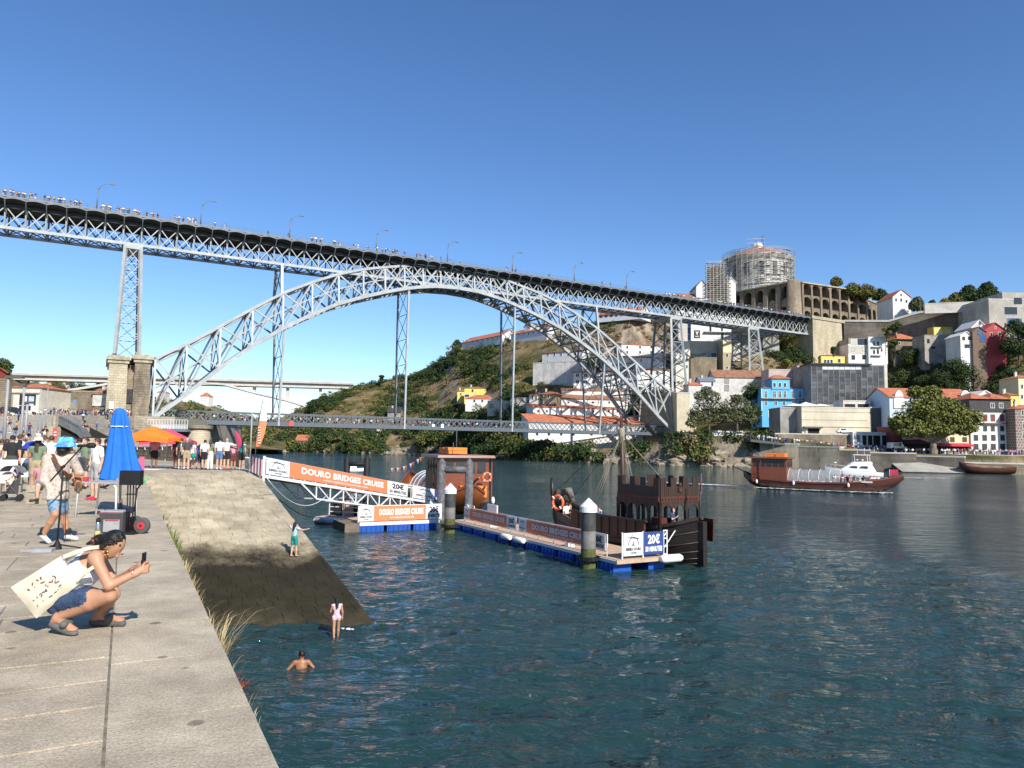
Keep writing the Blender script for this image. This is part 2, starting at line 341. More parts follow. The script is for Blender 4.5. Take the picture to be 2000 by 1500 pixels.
# == slipway
RA, RB = Vector((-18.0, 35.3, 4.25)), Vector((-14.15, 40.1, 4.25)); RC = Vector((-4.31, 24.0, 0)); RDl = Vector((-11.75, 23.5, 0))
ext = 1.45
RC2 = RB + (RC - RB) * ext; RD2 = RA + (RDl - RA) * ext
def rampP(a, t, dz=0.0):   # a across (0 quay side .. 1 river side), t down (0 top .. 1 water)
 p = RA.lerp(RB, a).lerp(RD2.lerp(RC2, a), t / ext); return p + Vector((0, 0, dz))
def ramp_mat():
 m = mat('slipway_stone', (.52, .45, .32), .85, col2=(.38, .32, .22), scale=1.2, bump=.4, bscale=25, island=.13, dirt=.25, dscale=.8, spec=.25)
 nt = m.node_tree; L = nt.links.new; b = nt.nodes['Principled BSDF']; src = b.inputs['Base Color'].links[0].from_socket
 tc = _n(nt, 'ShaderNodeTexCoord'); sp = _n(nt, 'ShaderNodeSeparateXYZ'); L(tc.outputs['Object'], sp.inputs[0])
 nz = _n(nt, 'ShaderNodeTexNoise'); nz.inputs['Scale'].default_value = .55; nz.inputs['Detail'].default_value = 8; nz.inputs['Roughness'].default_value = .7; L(tc.outputs['Object'], nz.inputs['Vector'])
 ma = _n(nt, 'ShaderNodeMath', operation='MULTIPLY_ADD'); ma.inputs[1].default_value = 1.9; ma.inputs[2].default_value = -.95; L(nz.outputs['Fac'], ma.inputs[0])
 ad = _n(nt, 'ShaderNodeMath', operation='ADD'); L(sp.outputs[2], ad.inputs[0]); L(ma.outputs[0], ad.inputs[1])
 rp = _n(nt, 'ShaderNodeValToRGB'); mr = _n(nt, 'ShaderNodeMapRange'); mr.inputs['From Min'].default_value = -1; mr.inputs['From Max'].default_value = 4; L(ad.outputs[0], mr.inputs[0]); L(mr.outputs[0], rp.inputs[0])
 el = rp.color_ramp.elements; el[0].position = .15; el[0].color = (.16, .15, .12, 1); el[1].position = .58; el[1].color = (1, 1, 1, 1)
 for p_, c_ in ((.20, (.12, .115, .09, 1)), (.28, (.065, .065, .045, 1)), (.44, (.06, .058, .045, 1)), (.51, (.36, .35, .31, 1))): x = el.new(p_); x.color = c_
 mx = _n(nt, 'ShaderNodeMix', data_type='RGBA', blend_type='MULTIPLY'); mx.inputs['Factor'].default_value = 1; L(src, mx.inputs['A']); L(rp.outputs[0], mx.inputs['B']); L(mx.outputs['Result'], b.inputs['Base Color'])
 return m
MRAMP = ramp_mat()
b = MB(); c = [rampP(0, 0, -.05), rampP(1, 0, -.05), rampP(1, ext, -.05), rampP(0, ext, -.05)]
b.grid([[rampP(a / 4, ext * t / 10, -.07) for a in range(5)] for t in range(11)]);
for a in (0, 1): b.grid([[rampP(a, ext * t / 10, dz) for t in range(11)] for dz in (-.02, -4)])
ramp = tag(b.build('slipway', mat('slip_joint', (.11, .095, .07), .95, var=.2)), kind='structure')
blocks = []; t = 0.0; Ltot = 18.9
while t < 1.22:
 n = t + .42 / Ltot * random.uniform(.9, 1.15); a = -random.uniform(0, .05)
 wid = (rampP(1, t) - rampP(0, t)).length
 while a < 1:
  a2 = a + random.uniform(.42, .75) / wid
  if a2 > .985: a2 = 1.0
  blocks.append((max(a, 0), a2, t, n)); a = a2
 t = n
def block_mb(a0, a1, t0, t1):
 b = MB(); ga, gt = .003, .0005; h = random.uniform(-.008, .008)
 q = [rampP(a0 + ga * .3, t0 + gt, h), rampP(a1 - ga * .3, t0 + gt, h + random.uniform(-.006, .006)), rampP(a1 - ga * .3, t1 - gt, h), rampP(a0 + ga * .3, t1 - gt, h + random.uniform(-.006, .006))]
 return b.hexa([p + Vector((0, 0, -.2)) for p in q] + q)
blocks.sort(key=lambda s: (rampP((s[0] + s[1]) / 2, (s[2] + s[3]) / 2) - CC).length if s[2] < 1.02 else 99)
rest = MB()
for i, s in enumerate(blocks):
 b = block_mb(*s)
 if i < 290: b.build('stone_block', MRAMP, ramp)
 else: rest.add(b.v, b.f)
rest.build('stone_blocks', MRAMP, ramp, kind='stuff')
# == far bank terrain
#        px   y_w  z_bank Dflat  y_top  Dtop
TC = [(430, 880.5, 3, 372, 850, 400), (500, 881.5, 3, 366, 842, 405), (540, 882, 3, 366, 818, 410), (576, 882, 3, 364, 803, 415), (620, 883, 3, 352, 783, 420), (650, 884, 4, 345, 765, 425), (700, 886, 4, 335, 755, 430),
   (745, 887, 4, 330, 744, 435), (790, 888, 4, 325, 735, 435), (830, 889.5, 5, 312, 717, 428), (860, 890.5, 5, 306, 706, 420), (878, 891, 5, 302, 682, 412), (892, 891.5, 5, 300, 668, 404),
   (905, 892, 5, 298, 677, 400), (1000, 898, 5, 272, 662, 366), (1060, 900, 4.6, 268, 651, 350), (1170, 904, 4.6, 274, 629, 326), (1235, 906, 4.8, 281, 616, 318, .9),
   (1320, 909, 9.6, 276, 614, 330, .7), (1400, 911, 9.4, 250, 628, 332, .6), (1500, 913, 9.2, 238, 628, 330, .6), (1600, 916, 7.6, 230, 636, 334, .55), (1640, 917.5, 6.6, 226, 630, 336, .5),
   (1740, 920, 5.2, 214, 631, 334, .5), (1800, 921.5, 4.8, 213, 616, 324, .5), (1910, 925, 4.8, 211, 618, 306, .6), (2000, 927, 4.8, 208, 645, 284), (2200, 932, 4.8, 200, 640, 270), (2500, 940, 4.8, 190, 640, 255)]
TC = [c if len(c) > 6 else c + (1.05,) for c in TC]
_tx = [c[0] for c in TC]
def tcol(px): return [float(np.interp(px, _tx, [c[i] for c in TC])) for i in range(1, 7)]
NS = 34
def tprofile(px):
 yw, zb, Df, yt, Dt, ex = tcol(px); Dw = G(px, yw, 0).y; zt = P(px, yt, Dt).z
 pts = [(Dw - 1.5, -4.0), (Dw, 0.3), (Dw + 1.2, zb * .55), (Dw + 2.4, zb)]
 pts.append((max(Df, Dw + 4), zb))
 D0 = pts[-1][0]
 for i in range(1, NS + 1):
  t = i / NS; pts.append((D0 + (Dt - D0) * (t ** ex), zb + (zt - zb) * t))
 pts += [(Dt + 15, zt + .2), (Dt + 60, zt), (Dt + 160, zt - 30), (Dt + 400, zt - 60)]
 return pts
_TP = {}
def terrD(px, py):
 k = round(px)
 if k not in _TP: _TP[k] = tprofile(k)
 pts = _TP[k]; pr = None
 for D, z in pts[1:-4]:
  q = P(px, 866, D); d = Vector((q.x, D, z)) - CC; y = 750 - FPX * d.dot(CU) / d.dot(CF)
  if y <= py:
   if pr is None: return D
   t = (pr[1] - py) / max(1e-6, pr[1] - y); return pr[0] + (D - pr[0]) * t
  pr = (D, y)
 return pts[-5][0]
def TP(px, py):
 return P(px, py, terrD(px, py))
def hill_material():
 m = mat('hillside_ground', (.2, .16, .09), .95, var=0, spec=.1); nt = m.node_tree; L = nt.links.new; b = nt.nodes['Principled BSDF']; tc = _n(nt, 'ShaderNodeTexCoord')
 nz = _n(nt, 'ShaderNodeTexNoise'); nz.inputs['Scale'].default_value = .055; nz.inputs['Detail'].default_value = 9; nz.inputs['Roughness'].default_value = .68; L(tc.outputs['Object'], nz.inputs['Vector'])
 rp = _n(nt, 'ShaderNodeValToRGB'); L(nz.outputs['Fac'], rp.inputs[0]); el = rp.color_ramp.elements
 el[0].position = .36; el[0].color = (.045, .055, .018, 1); el[1].position = .68; el[1].color = (.32, .25, .155, 1)
 for p_, c_ in ((.44, (.09, .085, .03, 1)), (.52, (.17, .13, .065, 1)), (.58, (.23, .17, .095, 1))): x = el.new(p_); x.color = c_
 # bare rock on steep faces
 g = _n(nt, 'ShaderNodeNewGeometry'); sp = _n(nt, 'ShaderNodeSeparateXYZ'); L(g.outputs['Normal'], sp.inputs[0])
 n2 = _n(nt, 'ShaderNodeTexNoise'); n2.inputs['Scale'].default_value = .18; n2.inputs['Detail'].default_value = 8; n2.inputs['Roughness'].default_value = .75; mp = _n(nt, 'ShaderNodeMapping'); mp.inputs['Scale'].default_value = (1, 1, .3); L(tc.outputs['Object'], mp.inputs[0]); L(mp.outputs[0], n2.inputs['Vector'])
 r2 = _n(nt, 'ShaderNodeValToRGB'); r2.color_ramp.elements[0].color = (.06, .05, .038, 1); r2.color_ramp.elements[1].color = (.40, .33, .25, 1); r2.color_ramp.elements[0].position = .35; r2.color_ramp.elements[1].position = .65; L(n2.outputs['Fac'], r2.inputs[0])
 rs = _n(nt, 'ShaderNodeValToRGB'); rs.color_ramp.elements[0].position = .52; rs.color_ramp.elements[0].color = (1, 1, 1, 1); rs.color_ramp.elements[1].position = .76; rs.color_ramp.elements[1].color = (0, 0, 0, 1); L(sp.outputs[2], rs.inputs[0])
 mx = _n(nt, 'ShaderNodeMix', data_type='RGBA'); L(rs.outputs[0], mx.inputs['Factor']); L(rp.outputs[0], mx.inputs['A']); L(r2.outputs[0], mx.inputs['B']); L(mx.outputs['Result'], b.inputs['Base Color'])
 bp = _n(nt, 'ShaderNodeBump'); bp.inputs['Strength'].default_value = .9; bp.inputs['Distance'].default_value = 1.2; L(n2.outputs['Fac'], bp.inputs['Height']); L(bp.outputs[0], b.inputs['Normal'])
 return m
MHILL = hill_material()
def make_terrain():
 cols = np.arange(430, 2504, 6.0); V_ = []; nr = len(tprofile(1000))
 for px in cols:
  pts = tprofile(px)
  for j, (D, z) in enumerate(pts):
   q = P(px, 866, D); x = q.x
   slope = 5 <= j <= NS + 4
   if j in (1, 2, 3) or slope:
    a = (3.4 if px < 1010 else 1.3) if slope else 1.6
    if px > 1330 and not slope: a = .15 if px > 1560 else .7
    if slope: a *= min(1, (j - 4) / 5, (NS + 5 - j) / 3) if j > 4 else 0
    n = fbm((x * .06, D * .06, z * .09), 5) + .5 * fbm((x * .22, D * .22, z * .25), 3)
    y = D + a * n * 1.4; z2 = z + a * n * .55
    V_.append((x, y, z2))
   else: V_.append((x, D, z))
 V_ = np.array(V_); nc = len(cols); idx = np.arange(nc * nr).reshape(nc, nr)
 q = np.stack([idx[:-1, :-1], idx[1:, :-1], idx[1:, 1:], idx[:-1, 1:]], -1).reshape(-1, 4)
 tag(link('hillside', npmesh('hillside', V_, q, MHILL, smooth=True)), kind='structure')
make_terrain()
# hills on the left bank, beyond the bridge
HL = [(-400, 660, 430), (-120, 690, 440), (0, 712, 600), (24, 736, 640), (60, 748, 660), (110, 752, 670), (215, 760, 680), (300, 775, 660), (345, 784, 600), (395, 786, 620), (430, 799, 630), (470, 811, 640), (505, 820, 650), (560, 838, 660)]
def make_far_hill():
 hx = [h[0] for h in HL]; V_ = []; cols = np.arange(-400, 561, 12.0); nr = 18
 for px in cols:
  yt, Dt = float(np.interp(px, hx, [h[1] for h in HL])), float(np.interp(px, hx, [h[2] for h in HL])); zt = P(px, yt, Dt).z; D0 = 300
  for j in range(nr):
   t = j / (nr - 3); t2 = min(t, 1); D = D0 + (Dt - D0) * t; z = 2 + (zt - 2) * (t2 ** .8) - max(0, t - 1) * 60; x = P(px, 830, D).x; n = fbm((x * .03, D * .03, z * .05), 5)
   V_.append((x, D, z + (n * 3 if 0 < j < nr - 3 else n)))
 V_ = np.array(V_); nc = len(cols); idx = np.arange(nc * nr).reshape(nc, nr); q = np.stack([idx[:-1, :-1], idx[1:, :-1], idx[1:, 1:], idx[:-1, 1:]], -1).reshape(-1, 4)
 tag(link('far_hill', npmesh('far_hill', V_, q, MHILL, smooth=True)), kind='structure')
make_far_hill()
def hillP(px, py):
 hx = [h[0] for h in HL]; yt, Dt = float(np.interp(px, hx, [h[1] for h in HL])), float(np.interp(px, hx, [h[2] for h in HL])); zt = P(px, yt, Dt).z; best = None
 for i in range(60):
  t = i / 59; D = 300 + (Dt - 300) * t; z = 2 + (zt - 2) * t ** .8; x = P(px, 830, D).x; d = Vector((x, D, z)) - CC; y = 750 - FPX * d.dot(CU) / d.dot(CF)
  if best is None or abs(y - py) < best[0]: best = (abs(y - py), D)
 return P(px, py, best[1])
# == the iron bridge
BL = Vector((-89.85, 179.7, 0)); BD = Vector((.8695, .494, 0)); BNv = Vector((-.494, .8695, 0))
def B(s, o, z): return BL + BD * s + BNv * o + Vector((0, 0, z))
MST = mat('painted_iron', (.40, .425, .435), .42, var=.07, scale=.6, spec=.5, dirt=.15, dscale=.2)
MSTD = mat('grey_and_shaded_iron', (.15, .17, .19), .5, var=.1, scale=.6, spec=.45)  # darker grey iron; also paints the shade on far, rear and inner members
MSOF = mat('soffit_shade', (.045, .047, .05), .8, var=.15)  # near-black colour stands in for the shade under the decks
MDECK = mat('deck_paving', (.2, .2, .2), .9)
MMAS = masonry('pier_granite', (.52, .46, .33), (.44, .38, .27), (.22, .19, .13), 1.4, .62, dirt=.28, dscale=.25)
MMASD = masonry('pier_granite_stained', (.36, .30, .22), (.27, .22, .16), (.14, .12, .09), 1.4, .62, dirt=.6, dscale=.35)
MCAP = mat('granite_cap', (.46, .41, .30), .85, var=.12, dirt=.3)
bridge = thing('arch_bridge', 'grey iron two-deck arch bridge spanning the whole river', 'bridge', tuple(B(0, 10, 0)))
UT, LT = ((0, 62), (6, 61.9), (12, 61.4), (18, 60.4), (24, 59.1), (30.7, 57.6), (38.6, 55), (46, 51.7), (54.5, 47.3), (63, 41.6), (71, 35.9), (78, 31), (86, 26.2)), ((0, 55.4), (7, 55.1), (13, 54.2), (19, 52.8), (24, 51.3), (31, 49), (40, 45.4), (48, 41), (54.3, 37.2), (61.7, 32), (70.6, 24.8), (79, 16.8), (86, 10.9))
def zu(s): u = abs(s - 86); return float(np.interp(u, [a for a, _ in UT], [c for _, c in UT]))
def zl(s): u = abs(s - 86); return float(np.interp(u, [a for a, _ in LT], [c for _, c in LT]))
half = [0, 7.2, 15.2, 23.3, 31.4, 39.5, 47.2, 54.7, 61.5, 67.8, 74, 80, 86]; nodes = half + [172 - x for x in half[-2::-1]]
LEAN = 6 / 46
def ao(z, near): return LEAN * (z - 12) if near else 20 - LEAN * (z - 12)
def A(s, z, near): return B(s, ao(z, near), z)
def chord(mb, zf, near, wd, h):
 ss = np.linspace(0, 172, 49)
 for a, c in zip(ss, ss[1:]): mb.bar(A(a, zf(a), near), A(c, zf(c), near), wd, h)
for near in (True, False):
 rib = MB(); chord(rib, zu, near, .9, .72); rb = rib.build('arch_rib', MST, bridge)
 lo = MB(); chord(lo, zl, near, 1.2, 1.0); lo.build('lower_chord', MST, rb);
 mid = MB(); chord(mid, lambda s: (zu(s) + zl(s)) / 2, near, .3, .3); mid.build('mid_chord', MST, rb)
 for a in nodes:
  b = MB(); b.bar(A(a, zl(a) + .4, near), A(a, zu(a) - .4, near), .5, .5); b.build('post', MST, rb)
 for a, c in zip(nodes, nodes[1:]):
  for p, q in ((zl, zu), (zu, zl)):
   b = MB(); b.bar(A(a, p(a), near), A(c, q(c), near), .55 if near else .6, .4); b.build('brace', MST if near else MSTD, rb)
 if near: RIB = rb
xb = MB()
for a, c in zip(nodes, nodes[1:]):
 for zf in (zl, zu):
  xb.bar(A(a, zf(a), True), A(a, zf(a), False), .45, .5); xb.bar(A(a, zf(a), True), A(c, zf(c), False), .28, .3); xb.bar(A(a, zf(a), False), A(c, zf(c), True), .28, .3)
 m = (a + c) / 2; xb.bar(A(m, zl(m), True), A(m, zl(m), False), .3, .35)
 xb.bar(A(a, zl(a), True), A(a, zu(a), False), .22, .25); xb.bar(A(a, zu(a), True), A(a, zl(a), False), .22, .25)
xb.build('cross_bracing', MSTD, bridge)
# upper deck girder
S0, S1, PAN = -75.6, 258.4, 4.175; npan = 80
zt_, zb_ = 60.9, 55.7
gd = MB()
for o in (6, 14):
 gd.bar(B(S0, o, zb_), B(S1, o, zb_), .6, .75); gd.bar(B(S0, o, zt_), B(S1, o, zt_), .6, .7, 1)  # top chord takes the soffit colour: its shade is painted
gird = gd.build('deck_girder', [MST, MSOF], bridge)
far = MB()
for i in range(npan + 1):
 s = S0 + i * PAN; big = abs((i - 16.6) % 8 - .4) < .5
 b = MB(); b.bar(B(s, 6, zb_), B(s, 6, zt_), .3, .3); b.build('post', MST, gird)
 far.bar(B(s, 14, zb_), B(s, 14, zt_), .3, .3); far.bar(B(s, 6, zb_), B(s, 14, zb_), .3, .4)
 if i < npan:
  e = s + PAN
  for p, q in ((zb_, zt_), (zt_, zb_)):
   b = MB(); b.bar(B(s, 6, p), B(e, 6, q), .27, .22); b.build('brace', MST, gird); far.bar(B(s, 14, p), B(e, 14, q), .34, .3)
  far.bar(B(s, 6, zb_), B(e, 14, zb_), .22, .22); far.bar(B(s, 14, zb_), B(e, 6, zb_), .22, .22); far.bar(B(s, 6, zt_ - .2), B(s, 14, zt_ - .2), .3, .6)
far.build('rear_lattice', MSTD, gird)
dk = MB(); dk.hexa([B(S0, 3.7, 62.55), B(S1, 3.7, 62.55), B(S1, 15.7, 62.55), B(S0, 15.7, 62.55), B(S0, 3.7, 62.85), B(S1, 3.7, 62.85), B(S1, 15.7, 62.85), B(S0, 15.7, 62.85)])
dk.hexa([B(S0, 6.3, 61.2), B(S1, 6.3, 61.2), B(S1, 13.7, 61.2), B(S0, 13.7, 61.2), B(S0, 6.3, 61.9), B(S1, 6.3, 61.9), B(S1, 13.7, 61.9), B(S0, 13.7, 61.9)])
dk.bar(B(S0, 3.6, 62.72), B(S1, 3.6, 62.72), .2, .36, 1)
deck = dk.build('upper_deck', [MSOF, MSTD], bridge)
# footway vaults and brackets: each bay one piece
for i in range(npan):
 s = S0 + i * PAN; n = 6; b = MB()
 for k in range(n):
  a, c = s + PAN * k / n, s + PAN * (k + 1) / n; f = lambda t: 62.15 + .38 * math.sin(math.pi * (t - s) / PAN)
  p = [(a, f(a)), (c, f(c))]
  b.hexa([B(a, 3.5, f(a) - .16), B(c, 3.5, f(c) - .16), B(c, 3.62, f(c) - .16), B(a, 3.62, f(a) - .16), B(a, 3.5, f(a) + .2), B(c, 3.5, f(c) + .2), B(c, 3.62, f(c) + .2), B(a, 3.62, f(a) + .2)], 0)
  b.add([B(a, 3.62, f(a)), B(c, 3.62, f(c)), B(c, 6.25, f(c) - .75), B(a, 6.25, f(a) - .75)], [(0, 1, 2, 3)], 1)
 pts = [B(s, 3.6, 61.75), B(s, 4.2, 61.0), B(s, 5.0, 60.2), B(s, 6, 59.4)]
 for p, q in zip(pts, pts[1:]): b.bar(p, q, .22, .3, 0)
 b.build('footway_bay', [MSTD, MSOF], deck)
rl = MB()
for o in (3.8, 15.6):
 for z in (63.0, 63.45, 63.95): rl.bar(B(S0, o, z), B(S1, o, z), .06, .06)
 for i in range(int((S1 - S0) / 2.09)): rl.bar(B(S0 + i * 2.09, o, 62.85), B(S0 + i * 2.09, o, 63.97), .06, .06)
rl.build('railing', MSTD, deck)
# posts carrying the deck on the arch
for s in (31, 55, 117, 141):
 for o, nr in ((6, True), (14, False)):
  b = MB(); zz = zu(s); b.bar(A(s, zz, nr), B(s, o, zb_), .7, .7); b.build('deck_post', MST if nr else MSTD, bridge)
 b = MB()
 if zu(s) < 54:
  b.bar(A(s, zu(s), True), B(s, 14, zb_ - .3), .25, .25); b.bar(A(s, zu(s), False), B(s, 6, zb_ - .3), .25, .25); b.build('deck_post_bracing', MSTD, bridge)
# lower deck
b = MB(); zb2 = 9.9; S2, S3 = -12, 178
b.hexa([B(S2, 6, 10.6), B(S3, 6, 10.6), B(S3, 14, 10.6), B(S2, 14, 10.6), B(S2, 6, 10.9), B(S3, 6, 10.9), B(S3, 14, 10.9), B(S2, 14, 10.9)], 1)
for o in (5.9, 14.1):
 b.hexa([B(S2, o - .15, 9.75), B(S3, o - .15, 9.75), B(S3, o + .15, 9.75), B(S2, o + .15, 9.75), B(S2, o - .15, 10.95), B(S3, o - .15, 10.95), B(S3, o + .15, 10.95), B(S2, o + .15, 10.95)], 0)
 b.bar(B(S2, o, 13.25), B(S3, o, 13.25), .35, .3, 0)
 b.bar(B(S2, o, 9.85), B(S3, o, 9.85), .6, .12, 0)
ld = b.build('lower_deck', [mat('blue_grey_iron', (.105, .125, .145), .5, var=.08, spec=.45), MSOF], bridge)
far = MB(); step = 1.9; n = int((S3 - S2) / step)
for i in range(n):
 a, c = S2 + i * step, S2 + (i + 1) * step
 for p, q in ((10.95, 13.1), (13.1, 10.95)):
  b = MB(); b.bar(B(a, 5.9, p), B(c, 5.9, q), .16, .14); b.build('lattice_bar', MSTD, ld); far.bar(B(a, 14.1, p), B(c, 14.1, q), .16, .14)
 m = (a + c) / 2
 for t in (-.5, .5): far.bar(B(m + t * step, 5.95, 10.95), B(m + t * step, 5.95, 13.1), .08, .08)
far.build('lattice_rear', MSTD, ld)
# hangers
for s in (31.9, 69.2, 107.0, 142.7):
 z0 = zl(s); h = MB(); h.bar(B(s, 6, 9.8), A(s, z0, True), .55, .55); ho = h.build('hanger', MST, bridge)
 b = MB(); b.bar(B(s, 14, 9.8), A(s, z0, False), .55, .55); b.build('rear_hanger', MSTD, ho)
 b = MB(); k = max(2, round((z0 - 14) / 8)); zs = [14 + (z0 - 14) * i / k for i in range(k + 1)]
 for a, c in zip(zs, zs[1:]): b.bar(B(s, 6.1, a), B(s, 13.9, c), .14, .14); b.bar(B(s, 13.9, a), B(s, 6.1, c), .14, .14)
 for a in zs[1:]: b.bar(B(s, 6.1, a), B(s, 13.9, a), .16, .16)
 b.build('hanger_bracing', MSTD, ho)
# steel pier towers (four legs, laced)
def tower(s, z0, hb, ht, ob, ot, nlev, ztop=55.3):
 """s station, z0 foot, half lengths along the bridge at foot/top, half widths across"""
 t = MB(); f = lambda u: (hb + (ht - hb) * u, ob + (ot - ob) * u, z0 + (ztop - z0) * u)
 t.hexa([B(s - ht - .4, 10 - ot - .4, ztop - .9), B(s + ht + .4, 10 - ot - .4, ztop - .9), B(s + ht + .4, 10 + ot + .4, ztop - .9), B(s - ht - .4, 10 + ot + .4, ztop - .9)] + [B(s - ht - .4, 10 - ot - .4, ztop), B(s + ht + .4, 10 - ot - .4, ztop), B(s + ht + .4, 10 + ot + .4, ztop), B(s - ht - .4, 10 + ot + .4, ztop)])
 tw = t.build('pier_tower', MST, bridge)
 for sx in (-1, 1):
  for so in (-1, 1):
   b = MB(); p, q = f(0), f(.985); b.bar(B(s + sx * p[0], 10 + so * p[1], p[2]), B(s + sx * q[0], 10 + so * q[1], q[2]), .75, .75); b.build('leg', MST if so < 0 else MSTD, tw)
 for i in range(nlev):
  a, c = f(i / nlev), f((i + 1) / nlev)
  for so in (-1, 1):
   b = MB(); b.bar(B(s - a[0], 10 + so * a[1], a[2]), B(s + c[0], 10 + so * c[1], c[2]), .17, .17); b.bar(B(s + a[0], 10 + so * a[1], a[2]), B(s - c[0], 10 + so * c[1], c[2]), .17, .17); b.bar(B(s - c[0], 10 + so * c[1], c[2]), B(s + c[0], 10 + so * c[1], c[2]), .18, .18); b.build('lacing', MST if so < 0 else MSTD, tw)
  for sx in (-1, 1):
   b = MB(); b.bar(B(s + sx * a[0], 10 - a[1], a[2]), B(s + sx * c[0], 10 + c[1], c[2]), .24, .24); b.bar(B(s + sx * a[0], 10 + a[1], a[2]), B(s + sx * c[0], 10 - c[1], c[2]), .24, .24); b.build('side_lacing', MSTD, tw)
 return tw
tower(-6.4, 26.9, 2.7, 1.7, 6.0, 4.4, 6)
tower(178.5, 26.5, 3.6, 2.4, 6.5, 4.4, 6)
tower(221.0, 29.5, 4.6, 2.6, 6.5, 4.4, 5)
# masonry piers
def pier(s0, s1, o0, o1, z0, z1, m, name='masonry_pier', cap=.7, bat=.35):
 b = MB(); b.hexa([B(s0 - bat, o0 - bat, z0), B(s1 + bat, o0 - bat, z0), B(s1 + bat, o1 + bat, z0), B(s0 - bat, o1 + bat, z0), B(s0, o0, z1), B(s1, o0, z1), B(s1, o1, z1), B(s0, o1, z1)])
 p = b.build(name, m, bridge)
 c = MB()
 for k, (zz, h, ex) in enumerate(((z1 - .002, .8, .35), (z1 + .8, .7, cap), (z1 + 1.5, .5, .3))):
  c.hexa([B(s0 - ex, o0 - ex, zz), B(s1 + ex, o0 - ex, zz), B(s1 + ex, o1 + ex, zz), B(s0 - ex, o1 + ex, zz), B(s0 - ex, o0 - ex, zz + h), B(s1 + ex, o0 - ex, zz + h), B(s1 + ex, o1 + ex, zz + h), B(s0 - ex, o1 + ex, zz + h)])
 c.build('cornice', MCAP, p); return p
pier(-10.2, -6.2, 0, 22, 3, 24.2, MMAS)
pier(-4.6, -1.2, -1, 22, 3, 24.6, MMASD)
b = MB(); b.hexa([B(-6.3, 1.6, 3), B(-4.5, 1.6, 3), B(-4.5, 20, 3), B(-6.3, 20, 3), B(-6.3, 1.6, 24), B(-4.5, 1.6, 24), B(-4.5, 20, 24), B(-6.3, 20, 24)]); b.build('pier_recess', MMASD, bridge)
b = MB(); b.hexa([B(-6.0, 1.2, 14.5), B(-4.8, 1.2, 14.5), B(-4.8, 1.7, 14.5), B(-6.0, 1.7, 14.5), B(-6.0, 1.2, 18), B(-4.8, 1.2, 18), B(-4.8, 1.7, 18), B(-6.0, 1.7, 18)]); b.build('pier_window', MSOF, bridge)
pier(173.5, 184, 1, 20, 4, 24.0, MMAS)
pier(215.3, 227, 1.5, 19, 14, 27.5, MMAS, cap=.4)
# Gaia abutment at the deck's end
b = MB(); b.hexa([B(255, 3.2, 30), B(276, 3.2, 30), B(276, 24, 30), B(255, 24, 30), B(255.5, 3.4, 62.2), B(275, 3.4, 62.2), B(275, 24, 62.2), B(255.5, 24, 62.2)]); ab = b.build('abutment', MMAS, bridge)
b = MB(); b.hexa([B(254.6, 3, 62.2), B(277, 3, 62.2), B(277, 24, 62.2), B(254.6, 24, 62.2), B(254.6, 3, 63.5), B(277, 3, 63.5), B(277, 24, 63.5), B(254.6, 24, 63.5)]); b.build('parapet', MCAP, ab)
# hoardings fixed to the lower deck
def on_bridge(px, py, o):
 d = ray(px, py); t = ((BL - CC) + BNv * o).dot(BNv) / d.dot(BNv); return CC + d * t
for nm, px, py, wd, ht, col, lb in (('warning_sign', 568.5, 827.5, 1.3, 1.25, (.75, .08, .09), 'red square board hung on the lower deck of the bridge'), ('round_sign', 846.5, 831, .9, .9, (.8, .8, .82), 'white round navigation mark on the lower bridge deck'), ('square_sign', 864, 832, .95, 1.2, (.82, .82, .82), 'white square navigation board beside the round mark on the lower bridge deck')):
 c = on_bridge(px, py, 5.5); b = MB()
 if nm == 'round_sign':
  ring = [c + BD * (.5 * math.cos(t)) + Vector((0, 0, .5 * math.sin(t))) for t in np.linspace(0, 2 * math.pi, 17)[:-1]]; b.prism(ring, BNv * .12)
 else:
  ring = [c + BD * x * wd / 2 + Vector((0, 0, y * ht / 2)) for x, y in ((-1, -1), (1, -1), (1, 1), (-1, 1))]; b.prism(ring, BNv * .12)
 b.bar(c + BNv * .1, c + BNv * .5, .15)
 o = b.build(nm, mat('sign_' + nm, col, .5, var=0)); tag(o, lb, 'sign')
# lamp posts on the upper deck
lampx = [(189, 404), (392, 436), (566, 460), (735, 486), (874, 505), (1001, 523), (1122, 543), (1224, 560)]
lm = None
for i, (px, py) in enumerate(lampx):
 c = on_bridge(px, py, 4.0); s = (c - BL).dot(BD); c = B(s, 4.1, 62.85)
 if lm is None:
  b = MB(); o = Vector((0, 0, 0)); b.tube([(0, 0, 0), (0, 0, 2.6), (.15 * BD.x, .15 * BD.y, 5.2)], [.2, .15, .11], 8)
  lp = thing('street_lamp', 'x', 'street lamp', tuple(c), 0, 'street lamps along the upper bridge deck'); lm = lp
  b.build('post', MSTD, lp, world=False)
  b = MB(); b.tube([BD * .15 + Vector((0, 0, 5.2)), BD * .6 + Vector((0, 0, 6.2)), BD * 1.7 + Vector((0, 0, 7.0)), BD * 3.2 + Vector((0, 0, 7.2))], [.10, .09, .08, .07], 6); b.build('arm', MSTD, lp, world=False)
  b = MB(); q = BD * 3.3 + Vector((0, 0, 7.15)); b.box(q, (1.0, .4, .22), 0, .5); b.build('lamp_head', MSTD, lp, world=False)
 else: lp = copy_tree(lm, tuple(c))
 lp['label'] = 'curved street lamp on the upper bridge deck, ' + ('first from the left end', 'second from the left end', 'third from the left end', 'between the left span and the arch', 'just right of the arch crown', 'third from the hill end', 'second from the hill end', 'nearest the hill end')[i]
